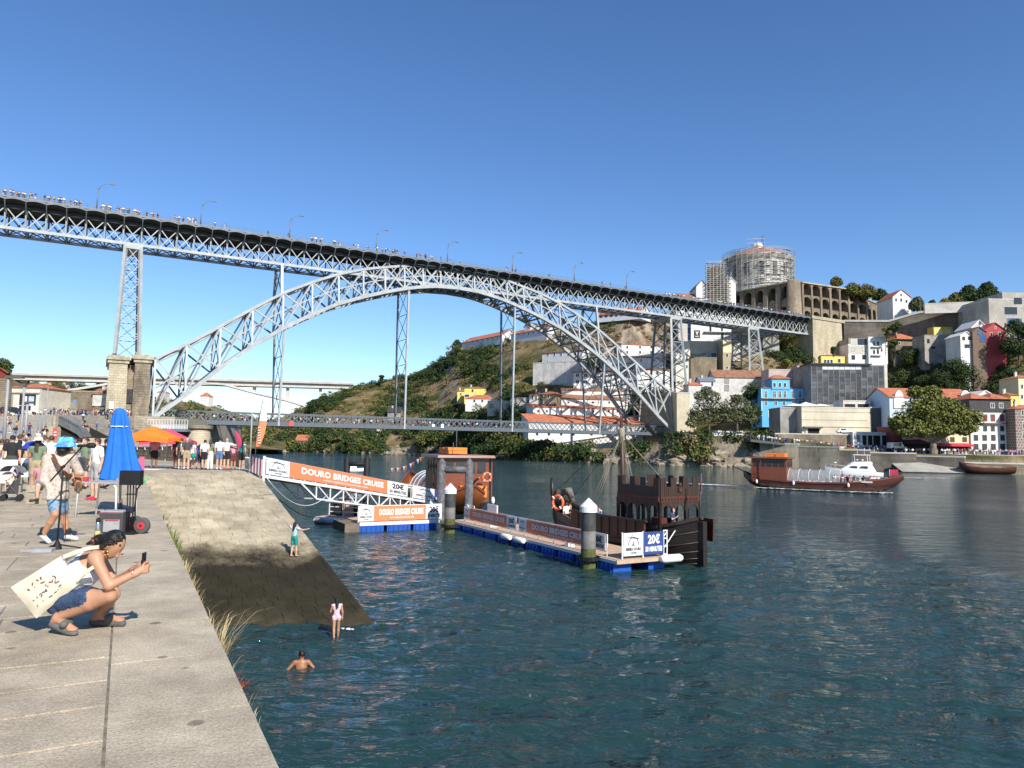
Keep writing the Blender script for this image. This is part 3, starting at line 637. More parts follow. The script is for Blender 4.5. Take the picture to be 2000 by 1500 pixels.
# == concrete bridge far upstream
MCON = mat('pale_concrete', (.50, .48, .44), .8, var=.06, scale=.2)
ib = thing('concrete_bridge', 'pale concrete arch bridge far upstream behind the iron bridge', 'bridge', tuple(P(300, 745, 610)))
ia, ic = P(-90, 733, 575), P(690, 762, 660); ia.z = 55.5; ic.z = 58
b = MB(); u = (ic - ia).normalized(); nn = Vector((-u.y, u.x, 0)).normalized()
def pr(p, hw, z0, z1): return [p - nn * hw + V(0, 0, z0), p + nn * hw + V(0, 0, z0)], [p - nn * hw + V(0, 0, z1), p + nn * hw + V(0, 0, z1)]
def slabm(mb, a, c, hw, z0, z1, mi=0):
 mb.hexa([a - nn * hw + V(0, 0, z0), c - nn * hw + V(0, 0, z0), c + nn * hw + V(0, 0, z0), a + nn * hw + V(0, 0, z0), a - nn * hw + V(0, 0, z1), c - nn * hw + V(0, 0, z1), c + nn * hw + V(0, 0, z1), a + nn * hw + V(0, 0, z1)], mi)
slabm(b, ia, ic, 10, -.9, 0); slabm(b, ia, ic, 7.5, -4.6, -.9); slabm(b, ia, ic, 10.2, 0, 1.0)
b.build('deck', MCON, ib)
def ibs(px):
 d = ray(px, 760); t = ((ia - CC).x * -u.y + (ia - CC).y * u.x) / (d.x * -u.y + d.y * u.x); return (CC + d * t - ia).dot(V(u.x, u.y, 0))
def ibz(px, py):
 d = ray(px, py); t = ((ia - CC).x * -u.y + (ia - CC).y * u.x) / (d.x * -u.y + d.y * u.x); return (CC + d * t).z
uh = V(u.x, u.y, 0)
def ibp(px, z): q = ia + uh * ibs(px); q.z = z; return q
for side in (((90, 778), (134, 764), (180, 757), (225, 749), (300, 746)), ((395, 748), (440, 752), (500, 768), (560, 782), (614, 799))):
 b = MB()
 for (x0, y0), (x1, y1) in zip(side, side[1:]):
  p, q = ibp(x0, ibz(x0, y0)), ibp(x1, ibz(x1, y1)); slabm(b, p, q, 8, -.9, .9)
 b.build('arch_leg', MCON, ib)
for px, y0, y1 in ((50, 741, 752), (134, 741, 765), (497, 754, 768), (562, 757, 783), (626, 760, 792)):
 z0, z1 = ibz(px, y1), ibz(px, y0); q = ibp(px, 0); b = MB(); slabm(b, q - uh * 1.3, q + uh * 1.3, 3.5, z0, z1); b.build('pillar', MCON, ib)
# == hillside buildings (right bank)
MWHT = mat('white_render', (.80, .79, .76), .8, var=.03, dirt=.2, dscale=.5, stretch=(1, 1, .25))
MWH2 = mat('weathered_white_render', (.66, .64, .60), .85, var=.06, dirt=.28, dscale=.4)
MTILE = mat('red_roof_tiles', (.50, .17, .085), .8, var=.14, scale=.9, stretch=(1, 1, 1), dirt=.15)
MTILB = mat('brown_roof_tiles', (.33, .165, .10), .85, var=.16, scale=1.2, dirt=.25)
MWIN = mat('window_glass', (.03, .035, .042), .12, var=0, spec=.6)
MBLU = mat('blue_glass', (.05, .12, .28), .1, var=0, spec=.7)
MFRM = mat('white_frame', (.74, .74, .72), .6, var=0)
MFRD = mat('dark_frame', (.10, .09, .085), .6, var=0)
MFRR = mat('red_frame', (.32, .05, .05), .6, var=0)
MCREAM = mat('cream_render', (.72, .64, .42), .85, var=.04, dirt=.12)
MYEL = mat('yellow_render', (.78, .62, .16), .8, var=.04, dirt=.1)
MBLUW = mat('sky_blue_render', (.12, .45, .78), .75, var=.04, dirt=.08)
MRED = mat('red_render', (.42, .06, .065), .75, var=.05, dirt=.1)
MPINK = mat('pale_pink_render', (.52, .42, .385), .85, var=.04, dirt=.18)
MGRY = mat('grey_concrete', (.36, .345, .315), .85, var=.08, scale=.3, dirt=.3, dscale=.25)
MGRL = mat('light_concrete', (.58, .555, .50), .85, var=.06, scale=.3, dirt=.18, dscale=.2)
MSTN = masonry('rubble_stone', (.33, .27, .19), (.25, .205, .145), (.13, .105, .075), .8, .45, dirt=.45, dscale=.3)
MSTNW = masonry('whitewashed_rubble', (.66, .655, .64), (.56, .555, .545), (.40, .395, .385), .9, .5, dirt=.3, dscale=.4, bump=.9)
MRETW = masonry('dark_retaining_stone', (.20, .175, .14), (.15, .13, .105), (.26, .235, .19), 1.6, .7, dirt=.55, dscale=.12)
MMON = masonry('monastery_stone', (.32, .26, .185), (.25, .20, .145), (.14, .115, .08), 1.2, .55, dirt=.4, dscale=.2)
MDARK = mat('dark_interior', (.02, .018, .016), .9, var=0)
MBRN = mat('brown_cladding', (.17, .115, .085), .8, var=.1)
MSLATE = mat('dark_slate_tiles', (.055, .05, .05), .7, var=.15)
MLAV = mat('lavender_white_render', (.62, .63, .66), .8, var=.03, dirt=.1)
class Face:
 """a facade plane: left and right picture columns with their distances; converts picture points to points on it"""
 def __init__(s, xl, xr, DL, DR, ym):
  s.a = P(xl, ym, DL); s.b = P(xr, ym, DR); s.a.z = s.b.z = 0; s.u = (s.b - s.a); s.w = s.u.length; s.u.normalize(); s.n = Vector((s.u.y, -s.u.x, 0))   # n points towards the viewer
  if s.n.dot(CC - s.a) < 0: s.n = -s.n
 def at(s, px, py, out=0.0):
  d = ray(px, py); t = (s.a - CC + s.n * out).dot(s.n); q = CC + d * (t / d.dot(s.n)); return q
 def st(s, px, py): q = s.at(px, py); return (q - s.a).dot(s.u), q.z
 def p(s, t, z, out=0.0): q = s.a + s.u * t + s.n * out; return Vector((q.x, q.y, z))
def window(f, px, py, wp, hp, parent, frame=None, pane=None, name='window', mull=True, sill=False):
 q = f.at(px, py); D = (q - CC).dot(CF); w, h = wp * D / FPX, hp * D / FPX; t = (q - f.a).dot(f.u); z = q.z; fr = .11 if w < 1.5 else .14
 b = MB(); lo, hi = z - h / 2, z + h / 2; l, r = t - w / 2, t + w / 2
 def bx(t0, t1, z0, z1, o0, o1, mi):
  b.hexa([f.p(t0, z0, o1), f.p(t1, z0, o1), f.p(t1, z0, o0), f.p(t0, z0, o0), f.p(t0, z1, o1), f.p(t1, z1, o1), f.p(t1, z1, o0), f.p(t0, z1, o0)], mi)
 bx(l, r, lo, hi, -.05, .02, 1)
 bx(l - fr, l, lo - fr, hi + fr, -.05, .09, 0); bx(r, r + fr, lo - fr, hi + fr, -.05, .09, 0); bx(l, r, hi, hi + fr, -.05, .09, 0); bx(l, r, lo - fr, lo, -.05, .11 if not sill else .3, 0)
 if mull and w > .9: bx(t - .04, t + .04, lo, hi, .021, .06, 0)
 if mull and h > 1.6: bx(l, t - .041, z + h * .2 - .04, z + h * .2 + .04, .021, .055, 0); bx(t + .041, r, z + h * .2 - .04, z + h * .2 + .04, .021, .055, 0)
 return b.build(name, [frame or MFRM, pane or MWIN], parent)
def wg(x0, x1, n, ys, w, h): return [(x0 + (x1 - x0) * i / max(1, n - 1), y, w, h) for y in ys for i in range(n)]
HOUSES = []
def house(name, label, xl, xr, yt, yb, D=None, DR=None, depth=9, wall=None, roof='flat', yr=None, rmat=None, win=(), frame=None, pane=None, cat='building', group=None, over=.35, sink=2.5, mull=True, inset=None, yt2=None):
 wall = wall or MWHT; rmat = rmat or MTILE
 if D is None: D = terrD((xl + xr) / 2, yb) - 3.0
 elif 1595 < xl < 1870 and 630 < yb < 730 and cat != 'wall': D = DR = terrD(min((xl + xr) / 2, 2300), yb) - 3
 elif yb < 795 or xl < 1316:
  if cat != 'warehouse' or yb < 860:
   same = DR is None or DR == D
   DR = min(DR or D, terrD(min(xr, 2400), yb) - 2.5); D = min(D, terrD(xl, yb) - 2.5)
   if same: D = DR = min(D, DR)
 if xl > 1595 and 630 < yb < 730: sink = max(sink, 24)
 f = Face(xl, xr, D, DR or D, (yt + yb) / 2); HOUSES.append((xl, xr, min(yr or yt, yt), yb))
 q0 = f.at((xl + xr) / 2, yb); z0 = q0.z - sink; zt = f.at((xl + xr) / 2, yt).z; W = f.w
 h = thing(name, label, cat, tuple(f.p(W / 2, q0.z)), 0, group); bk = -depth
 b = MB(); ring = lambda z, e=0: [f.p(-e, z, e), f.p(W + e, z, e), f.p(W + e, z, bk - e), f.p(-e, z, bk - e)]
 zr = f.at((xl + xr) / 2, yr).z if yr is not None else zt + 2
 if roof == 'gable_perp':
  a = [f.p(0, z0), f.p(W, z0), f.p(W, zt), f.p(W / 2, zr), f.p(0, zt)]; b.prism(a, -f.n * depth);
 else: b.hexa(ring(z0) + ring(zt))
 b.build('wall', wall, h)
 r = MB(); e = over
 if roof == 'flat':
  r.hexa(ring(zt - .001, .08) + ring(zt + .35, .08)); r.build('parapet', wall if rmat is MTILE else rmat, h)
 elif roof == 'hip':
  k = min(W, depth) * .48; t0, t1 = k, W - k; m = bk / 2
  if t1 < t0 + .3: t0 = t1 = W / 2
  c = ring(zt, e); p, q = f.p(t0, zr, m), f.p(t1, zr, m)
  r.add(c + [p, q], [(0, 1, 5, 4), (1, 2, 5), (2, 3, 4, 5), (3, 0, 4), (3, 2, 1, 0)]); r.build('roof', rmat, h)
 elif roof == 'gable_par':
  m = bk / 2; A_ = [f.p(-e, zt - .25, e), f.p(W + e, zt - .25, e), f.p(W + e, zr, m), f.p(-e, zr, m)]; B_ = [f.p(-e, zr, m), f.p(W + e, zr, m), f.p(W + e, zt - .25, bk - e), f.p(-e, zt - .25, bk - e)]
  for q in (A_, B_): r.hexa(q + [x + Vector((0, 0, .28)) for x in q])
  r.build('roof', rmat, h)
  g = MB()
  for t in (0, W): g.prism([f.p(t, zt - .01, -.01), f.p(t, zt - .01, bk + .01), f.p(t, zr - .02, m)], f.u * (.2 if t == 0 else -.2))
  g.build('gable', wall, h)
 elif roof == 'gable_perp':
  for t0, t1 in ((-e, W / 2), (W + e, W / 2)):
   dz = (zr - zt) * e / (W / 2); q = [f.p(t0, zt - dz, e), f.p(t1, zr, e), f.p(t1, zr, bk - e), f.p(t0, zt - dz, bk - e)]
   if t0 > t1: q = [q[1], q[0], q[3], q[2]]
   r.hexa([x + Vector((0, 0, .03)) for x in q] + [x + Vector((0, 0, .3)) for x in q])
  r.build('roof', rmat, h)
 elif roof == 'shed':
  q = [f.p(-e, zt - .1, e), f.p(W + e, zt - .1, e), f.p(W + e, zr, bk), f.p(-e, zr, bk)]; r.hexa(q + [x + Vector((0, 0, .3)) for x in q]); r.build('roof', rmat, h)
  g = MB()
  for t in (0, W): g.prism([f.p(t, zt - .12, -.01), f.p(t, zt - .12, bk + .01), f.p(t, zr - .05, bk + .01)], f.u * (.2 if t == 0 else -.2))
  g.build('gable', wall, h)
 if roof in ('hip', 'gable_par') and cat == 'house': c = MB(); q = f.p(W * .28, zr - .3, bk * .42); c.box(q, (.7, .6, 2.2)); c.box(q + V(0, 0, 1.15), (.85, .75, .15)); c.build('chimney', MGRL, h)
 for w_ in win: window(f, *w_[:4], h, w_[4] if len(w_) > 4 else frame, w_[5] if len(w_) > 5 else pane, mull=mull)
 return h, f
def panel(f, parent, name, m, px0, py0, px1, py1, out=.06, th=.12):
 """a flat piece lying on the facade between two picture corners"""
 a, z1 = f.st(px0, py0); c, z0 = f.st(px1, py1); b = MB()
 b.hexa([f.p(a, z0, out), f.p(c, z0, out), f.p(c, z0, out - th), f.p(a, z0, out - th), f.p(a, z1, out), f.p(c, z1, out), f.p(c, z1, out - th), f.p(a, z1, out - th)])
 return b.build(name, m, parent)
# -- warehouses stepping down to the river under the arch
wn = dict(group='white wine lodges stepping down the slope under the arch')
house('wine_lodge', 'long white lodge wall at the water under the lower deck, row of dark window openings', 1032, 1256, 826, 872, 264, 279, 8, MWHT, 'shed', 811, MTILE, [(x, 846.5, 5, 8) for x in (1049, 1072, 1096, 1120, 1155, 1178)], frame=MWHT, mull=False, cat='warehouse', sink=1, **wn)
house('wine_lodge', 'white lodge with bright red roof and tiny windows just above the lower deck', 1041, 1216, 797, 824, 276, 288, 10, MWHT, 'shed', 789, MTILE, [(x, 803, 4, 5) for x in (1051, 1068, 1096, 1125, 1159, 1189, 1206)], frame=MFRM, mull=False, cat='warehouse', sink=4, **wn)
house('wine_lodge', 'white lodge with brown tiled roof and seven small square windows', 1086, 1226, 780, 797, 286, 294, 10, MWHT, 'shed', 766, MTILB, [(x, 786, 4, 4) for x in (1094, 1110, 1126, 1142, 1158, 1174, 1190)], frame=MFRM, mull=False, cat='warehouse', sink=4, **wn)
house('wine_lodge', 'low white lodge strip under a thin brown roof, below the three storey block', 1097, 1232, 763, 772, 294, 301, 10, MWHT, 'shed', 752, MTILB, [(1143, 766, 6, 3)], mull=False, cat='warehouse', sink=4, **wn)
house('wine_lodge', 'white three storey lodge with paired dark windows behind the hangers', 1120, 1232, 728, 756, 302, 307, 10, MWHT, 'shed', 722, MTILE, wg(1128, 1222, 7, (733, 746), 6, 6), frame=MFRM, cat='warehouse', sink=4, **wn)
house('wine_lodge', 'upper white lodge with red eaves, topmost below the rocky ledge', 1214, 1300, 674, 692, 316, 312, 9, MWHT, 'shed', 668, MTILE, [(x, y, 4, 5) for x in (1225, 1250, 1272, 1293) for y in (678, 688)], mull=False, cat='warehouse', sink=3, **wn)
house('wine_lodge', 'middle white lodge right of the arch with a brown roof strip', 1180, 1300, 698, 716, 311, 306, 6, MWHT, 'shed', 692, MTILB, [(x, 704, 4, 5) for x in (1230, 1252, 1277, 1292)], mull=False, cat='warehouse', sink=3, **wn)
house('wine_lodge', 'lower white lodge right of the arch beside the steel pier', 1225, 1308, 722, 750, 303, 298, 6, MWHT, 'shed', 716, MTILB, [(x, 728, 5, 7) for x in (1240, 1262, 1284)], mull=False, cat='warehouse', sink=6, **wn)
house('wine_lodge', 'pale lavender lodge with a tiled roof on top of the rough white wall', 1059, 1137, 687, 710, 322, 314, 8, MLAV, 'shed', 681, MTILB, [(x, 692, 4, 6) for x in (1070, 1083, 1096, 1110, 1124)] + [(x, 706, 3, 3) for x in (1070, 1096, 1120)], mull=False, cat='warehouse', sink=3, **wn)
house('rough_wall', 'tall rough whitewashed stone retaining wall on the slope left of the arch', 1041, 1140, 708, 746, 318, 308, 3, MSTNW, 'flat', None, MTILE, cat='wall', sink=3)
h, f = house('stone_house', 'small stone house with twin pyramid tile roofs beside the lodges', 1051, 1086, 770, 792, 284, 281, 8, MSTN, 'hip', 762, MTILE, [(1059, 774.5, 4, 6), (1071, 774.5, 4, 6), (1060, 787, 3, 4), (1073, 787, 3, 4)], mull=False, cat='house')
house('white_house', 'white house wing with dark windows left of the stone house', 1034, 1051, 772, 785, 286, 284, 8, MWHT, 'hip', 764, MTILE, [(1040.5, 777, 4, 7), (1047, 777, 4, 7)], mull=False, cat='house', sink=1)
house('concrete_house', 'low flat roofed concrete house with three framed windows on the slope', 952, 997, 784, 802, None, None, 8, MGRL, 'flat', None, MGRL, [(960, 793, 5, 8, MFRD), (979, 793, 5, 8, MFRD), (991, 793, 5, 8, MFRD)], mull=False, cat='house')
house('concrete_house', 'grey concrete terrace block right of the three window concrete house', 997, 1032, 778, 796, None, None, 8, MGRY, 'flat', None, MGRY, [(1013, 792, 4, 7), (1024, 792, 4, 7)], mull=False, cat='house')
house('yellow_house', 'bright yellow house with red tile roof among bushes on the slope', 907, 950, 758, 779, None, None, 9, MYEL, 'hip', 754, MTILE, [(923, 763, 4, 6), (912, 773, 9, 5)], mull=False, cat='house')
house('yellow_house', 'low yellow annex with its own red roof left of the yellow house', 893, 908, 764, 778, None, None, 7, MYEL, 'hip', 760, MTILE, [(900, 770, 3, 4)], mull=False, cat='house')
house('white_house', 'white house with red roof below the yellow house', 909, 969, 779, 793, None, None, 9, MWHT, 'hip', 770, MTILE, [(926.5, 783, 4, 5), (942, 783, 4, 5), (960, 779.5, 4, 3)], mull=False, cat='house')
house('red_roof_shed', 'red roofed stone shed near the water on the far bank', 577, 606, 860, 870, None, None, 9, MSTN, 'gable_par', 850, MTILE, cat='shed', mull=False)
house('river_hut', 'small two tone hut, dark blue and cream, half hidden by trees under the bridge', 724, 748, 835, 847, None, None, 7, MCREAM, 'flat', None, MGRY, [(730, 840, 11, 9, MFRD, MSLATE)], mull=False, cat='house')
house('grey_roof_house', 'grey roofed house hidden in the trees behind the lower deck', 757, 782, 805, 814, None, None, 9, MGRY, 'gable_par', 795, MSLATE, cat='house', mull=False)
# -- barracks along the cliff top
bk = dict(cat='building', group='long barracks along the cliff top')
house('barracks', 'long white barracks with orange roof at the left tip of the cliff top', 902, 978, 662.5, 672, 400, 374, 11, MLAV, 'gable_par', 651, MTILE, [(905 + i * 9.6, 668 - i * .9, 3, 6) for i in range(8)], mull=False, sink=2, **bk)
house('barracks', 'white barracks wing with small square windows behind the right hanger pair', 998, 1068, 647.5, 658, 370, 350, 11, MLAV, 'gable_par', 637, MTILE, [(1004 + i * 9.5, 653.5 - i * .8, 3, 5) for i in range(7)], mull=False, sink=4, **bk)
house('barracks', 'right end of the white barracks seen between arch and upper deck', 1168, 1252, 612, 624, 330, 312, 11, MLAV, 'gable_par', 599, MTILE, [(1174 + i * 10, 617 - i * .9, 5, 6) for i in range(8)], mull=False, sink=.5, frame=MFRD, **bk)
h, f = house('gate_house', 'small grey gate house between the two barracks wings', 1024, 1036, 638, 655, 362, 360, 6, MLAV, 'gable_perp', 631, MSLATE, [(1030, 646, 3, 5)], mull=False, sink=3)
# -- hotel complex behind the steel piers
h, f = house('hotel', 'white hotel block with square black logo sign behind the steel piers', 1350, 1512, 616, 672, 322, 322, 14, MWHT, 'flat', None, MWHT, [(x, 628.5, 4, 8) for x in (1355.5, 1362.5, 1372, 1380)] + [(1387.5, 643, 4, 11), (1410, 641, 4, 11), (1410.5, 655, 5, 13), (1443, 648, 5, 8), (1486, 645, 5, 8)], mull=False, sink=2)
sg = panel(f, h, 'logo_sign', mat('sign_black', (.03, .03, .03), .5, var=0), 1355.5, 645, 1367.3, 660.2, .2, .15)
b = MB(); letter(b, 'V', f.at(1358.5, 654, .235), f.at(1364.5, 654, .235) - f.at(1358.5, 654, .235), f.at(1358.5, 647, .235) - f.at(1358.5, 654, .235)); letter(b, 'VINHOS', f.at(1357.5, 658, .235), f.at(1365.5, 658, .235) - f.at(1357.5, 658, .235), f.at(1357.5, 655.8, .235) - f.at(1357.5, 658, .235)); b.build('lettering', MFRM, sg)
panel(f, h, 'canopy', MGRY, 1374, 648, 1446, 650.5, 1.2, 1.3)
h, f = house('hotel_tower', 'concrete tower with a column of blue windows left of the hotel', 1325, 1350, 622, 672, 318, 318, 12, MGRL, 'flat', None, MGRL, [(1345.5, 631, 5, 12, MGRL, MBLU), (1345.5, 646, 5, 12, MGRL, MBLU), (1345.5, 659, 5, 11, MGRL, MBLU)], mull=False)
house('cream_block', 'cream apartment block with blue glass corner below the hotel tower', 1320, 1348, 668, 745, 308, 308, 10, mat('pale_cream_render', (.72, .68, .56), .85, var=.03, dirt=.1), 'flat', None, MGRL, [(1329, 675, 15, 12, MGRL, MBLU), (1341.5, 699, 3, 11), (1341.5, 716, 3, 6)], mull=False, sink=6)
h, f = house('beige_block', 'long beige concrete band with ribbon glazing below the white hotel', 1349, 1450, 668, 700, 312, 312, 8, MGRL, 'flat', None, MGRL, [(1360, 695, 19, 7, MGRY, MGRY), (1376, 694, 10, 7, MGRY, MWIN), (1391, 693.5, 14, 7, MGRY, MBLU)], mull=False, sink=1)
house('grey_annex', 'grey concrete annex with dark curtain wall right of the beige band', 1446, 1522, 656, 688, 318, 318, 8, MGRY, 'flat', None, MGRY, [(1485, 672, 11, 26, MGRY, MSLATE), (1534, 667, 1, 1)][:1], mull=False, sink=6)
house('stone_wall', 'brown stone wall under the beige block', 1349, 1400, 699, 738, 309, 309, 3, MSTN, 'flat', None, MSTN, cat='wall', sink=5)
h, f = house('corner_tower', 'slim house with yellow lit front and grey side beside the steel pier', 1412, 1428.5, 667, 733, 300, 300, 8, mat('ochre_grey_render', (.42, .36, .235), .85, var=.05, dirt=.15), 'flat', None, None, [(1417, 677, 3.5, 8), (1422.5, 677, 3.5, 8), (1420, 694, 4, 7), (1420, 718, 4, 5)], mull=False, cat='house', sink=6)
panel(f, h, 'lit_yellow_panel', MCREAM, 1411.8, 664, 1428.8, 689, .1, .3)  # sunlit upper front painted as a brighter panel over the greyer render
house('white_workshop', 'low white building with two grey shutters under the steel pier', 1395, 1502, 737, 767, 272, 272, 9, MWH2, 'gable_par', 722, MTILB, [(1419, 743, 8, 11, MGRY, MGRY), (1419, 758, 8, 11, MGRY, MGRY), (1391, 1, 1, 1)][:2], mull=False, sink=6)
house('red_roof_house', 'small red roofed house behind the trees left of the steel pier', 1345, 1372, 752, 770, 262, 262, 8, MWH2, 'hip', 743, MTILE, cat='house', sink=6)
house('slate_roof_house', 'low house with blue grey roof left of the white workshop', 1368, 1396, 744, 766, 266, 266, 8, MLAV, 'gable_par', 736, mat('blue_grey_roof', (.17, .19, .24), .7), [(1391, 750, 4, 8)], mull=False, cat='house', sink=6)
house('cream_pier_house', 'cream masonry block beside the bridge foot', 1322, 1347, 768, 842, 259, 259, 8, mat('cream_masonry', (.62, .55, .40), .85, var=.06, dirt=.2), 'flat', None, MGRL, mull=False, sink=2)
# -- blue house group
h, f = house('blue_house', 'sky blue house with white framed windows, balcony and raised attic', 1488, 1573, 758, 812, 246, 246, 11, MBLUW, 'hip', 750, MTILE, [(x, 770.5, 5.5, 13) for x in (1496, 1512.5, 1523, 1533, 1548.5, 1562)] + [(1496, 787, 5.5, 10), (1515, 788, 5.5, 8), (1531, 788, 5.5, 8), (1548.5, 786, 5.5, 6), (1562.5, 786, 5.5, 6), (1504, 808, 6, 14, MFRM, MFRM)], cat='house', sink=4)
panel(f, h, 'balcony', MGRY, 1486.5, 777.5, 1572, 780, 1.0, 1.0); panel(f, h, 'corner_strip', MWHT, 1486.6, 758, 1488.6, 812, .1, .2)
fa = Face(1505, 1539.5, 247, 247, 750); b = MB(); t1, z1 = fa.st(1539.5, 740.5); _, z0 = fa.st(1505, 761)
b.hexa([fa.p(0, z0, 1.3), fa.p(t1, z0, 1.3), fa.p(t1, z0, -6), fa.p(0, z0, -6), fa.p(0, z1, 1.3), fa.p(t1, z1, 1.3), fa.p(t1, z1, -6), fa.p(0, z1, -6)]); at = b.build('attic', MBLUW, h)
b = MB(); c = [fa.p(-.5, z1, 1.8), fa.p(t1 + .5, z1, 1.8), fa.p(t1 + .5, z1, -6.5), fa.p(-.5, z1, -6.5)]; b.add(c + [fa.p(t1 / 2 - 1, z1 + 1.6, -2), fa.p(t1 / 2 + 1, z1 + 1.6, -2)], [(0, 1, 5, 4), (1, 2, 5), (2, 3, 4, 5), (3, 0, 4), (3, 2, 1, 0)]); b.build('attic_roof', MTILE, at)
fa.a += fa.n * 1.3
for x in (1512.5, 1523, 1533): window(fa, x, 752, 5, 8, at)
house('pink_wall_building', 'tall windowless pale pink wall between blue house and glass building', 1502, 1586, 723, 800, 262, 262, 8, MPINK, 'flat', None, MPINK, sink=5)
house('pink_wall_building', 'higher pale pink gable end touching the dark glass building', 1558, 1586, 716, 800, 258, 258, 6, MPINK, 'flat', None, MPINK, sink=5)
# glass building: dark panels in a light grid
h, f = house('glass_building', 'big dark office block with a grid of glass panels and a black roof slab', 1584, 1726, 714, 792, 240, 240, 14, MGRY, 'flat', None, MGRY, sink=8)
MGLS = [mat('dark_panel_%s' % k, c, .25, var=.03, spec=.5) for k, c in (('a', (.055, .057, .06)), ('b', (.075, .077, .08)), ('c', (.045, .047, .05)), ('d', (.11, .11, .115)))]
MWP = mat('white_blind', (.55, .56, .57), .6, var=0)
xs = np.linspace(1584, 1725, 14); ys = np.linspace(715, 789, 11); rr = random.Random(5); pm = {}
for i in range(13):
 for j in range(10):
  m = MWP if (j == 0 and 2 <= i <= 8) else rr.choice(MGLS); o = panel(f, h, 'glass_panel', m, xs[i] + .35, ys[j] + .35, xs[i + 1] - .35, ys[j + 1] - .35, .12 + rr.uniform(-.02, .05), .1)
panel(f, h, 'roof_slab', MSLATE, 1582, 709, 1700, 713.4, 1.0, 10); panel(f, h, 'end_wall', MGRL, 1726, 713, 1734, 792, .3, 12)
fm = MB()
for x in xs: a, z1 = f.st(x, 714); _, z0 = f.st(x, 790); fm.hexa([f.p(a - .05, z0, .2), f.p(a + .05, z0, .2), f.p(a + .05, z0, .0), f.p(a - .05, z0, .0), f.p(a - .05, z1, .2), f.p(a + .05, z1, .2), f.p(a + .05, z1, 0), f.p(a - .05, z1, 0)])
fm.build('mullions', mat('mullion_grey', (.28, .28, .28), .6, var=0), h)
# cream concrete car park block with terrace
h, f = house('concrete_block', 'cream board marked concrete block with dark slots and a garage door', 1566, 1700, 797, 846, 222, 222, 12, masonry('board_concrete', (.62, .56, .43), (.58, .52, .40), (.45, .40, .30), 14, 1.6, dirt=.2, dscale=.25, bump=.2), 'flat', None, MGRL, sink=1)
for y0, y1, x0, x1 in ((804, 806.5, 1566, 1698), (819.5, 822, 1566, 1693), (833.5, 836, 1598, 1699)): panel(f, h, 'slot', MDARK, x0, y0, x1, y1, .03, .05)
panel(f, h, 'garage_door', MDARK, 1578, 836.5, 1600, 847, .05, .05); panel(f, h, 'door_canopy', MFRD, 1568, 833, 1604, 836.6, 1.2, 1.2); panel(f, h, 'cream_pier', MGRL, 1572.5, 837, 1577, 847, .3, .3)
house('concrete_wing', 'shaded grey concrete wing left of the cream block', 1524, 1566, 798, 846, 226, 226, 10, MGRY, 'flat', None, MGRY, sink=1)
h, f = house('terrace_pavilion', 'white pavilion with black openings on the roof of the cream block', 1647, 1700, 784, 798, 226, 226, 7, MWH2, 'flat', None, MGRL, [(1660, 792.5, 21, 7, MWH2, MDARK), (1686, 792.5, 22, 7, MWH2, MDARK)], mull=False, sink=0)
b = MB();
par = thing('terrace_canopy', 'white stretched canopy over the roof terrace beside the blue house', 'canopy', tuple(P(1575, 800, 228)))
for x0, x1, yp in ((1536, 1578, 787), (1560, 1602, 784.5), (1594, 1624, 788)):
 z1 = P(x0, yp, 228).z; z0 = P(x0, 793.5, 228).z; a = P(x0, 790, 226); c = P(x1, 790, 226); m = (a + c) / 2; b.add([(a.x, a.y, z0), (c.x, a.y, z0 + .1), (c.x, a.y + 6, z0), (a.x, a.y + 6, z0), (m.x, a.y + 3, z1)], [(0, 1, 4), (1, 2, 4), (2, 3, 4), (3, 0, 4)])
b.build('sail', MWHT, par); b = MB()
for x in (1548, 1575, 1602): q = P(x, 798, 228); b.bar((q.x, q.y, q.z - .6), (q.x, q.y, P(x, 790, 228).z), .12)
b.build('poles', MFRM, par, kind='stuff')
house('glass_annex', 'narrow dark glazed annex right of the cream block', 1701, 1724, 797, 844, 222, 222, 8, mat('annex_dark', (.07, .075, .08), .2, var=.03, spec=.6), 'flat', None, MGRL, sink=3)
h, f = house('kiosk', 'white riverside bar with tall black openings and white posts', 1666, 1747, 846, 876, 213.5, 213.5, 7, MWHT, 'flat', None, MWHT, [(1676, 856, 7, 13, MWHT, MGRY)] + [(x, 862, w, 23, MWHT, MDARK) for x, w in ((1688.5, 8), (1699.5, 9), (1712.5, 14), (1728, 11), (1740, 9))], mull=False, sink=1)
# -- quay houses at the right
h, f = house('tall_house', 'five storey white house, top storey clad in dark slate, iron balcony', 1896, 1972, 806.5, 880, 207, 207, 10, MWHT, 'flat', None, MWHT, [(x, 816, 7, 12, MFRD, MFRR) for x in (1924, 1939, 1957)] + [(x, 837, 6, 9, MFRD) for x in (1924, 1939, 1957)] + [(x, 855, 7, 10, MFRD) for x in (1906, 1923, 1940, 1958)] + [(x, 873, 8, 11, MFRD) for x in (1906, 1923, 1940, 1958)], cat='house', sink=1)
b = MB(); t1, z1 = f.st(1972, 780); _, z0 = f.st(1896, 806); b.hexa([f.p(-.2, z0 + .2, .2), f.p(t1 + .2, z0 + .2, .2), f.p(t1 + .2, z0 + .2, -10), f.p(-.2, z0 + .2, -10), f.p(-.2, z1, .2), f.p(t1 + .2, z1, .2), f.p(t1 + .2, z1, -10), f.p(-.2, z1, -10)]); ts = b.build('slate_storey', MSLATE, h)
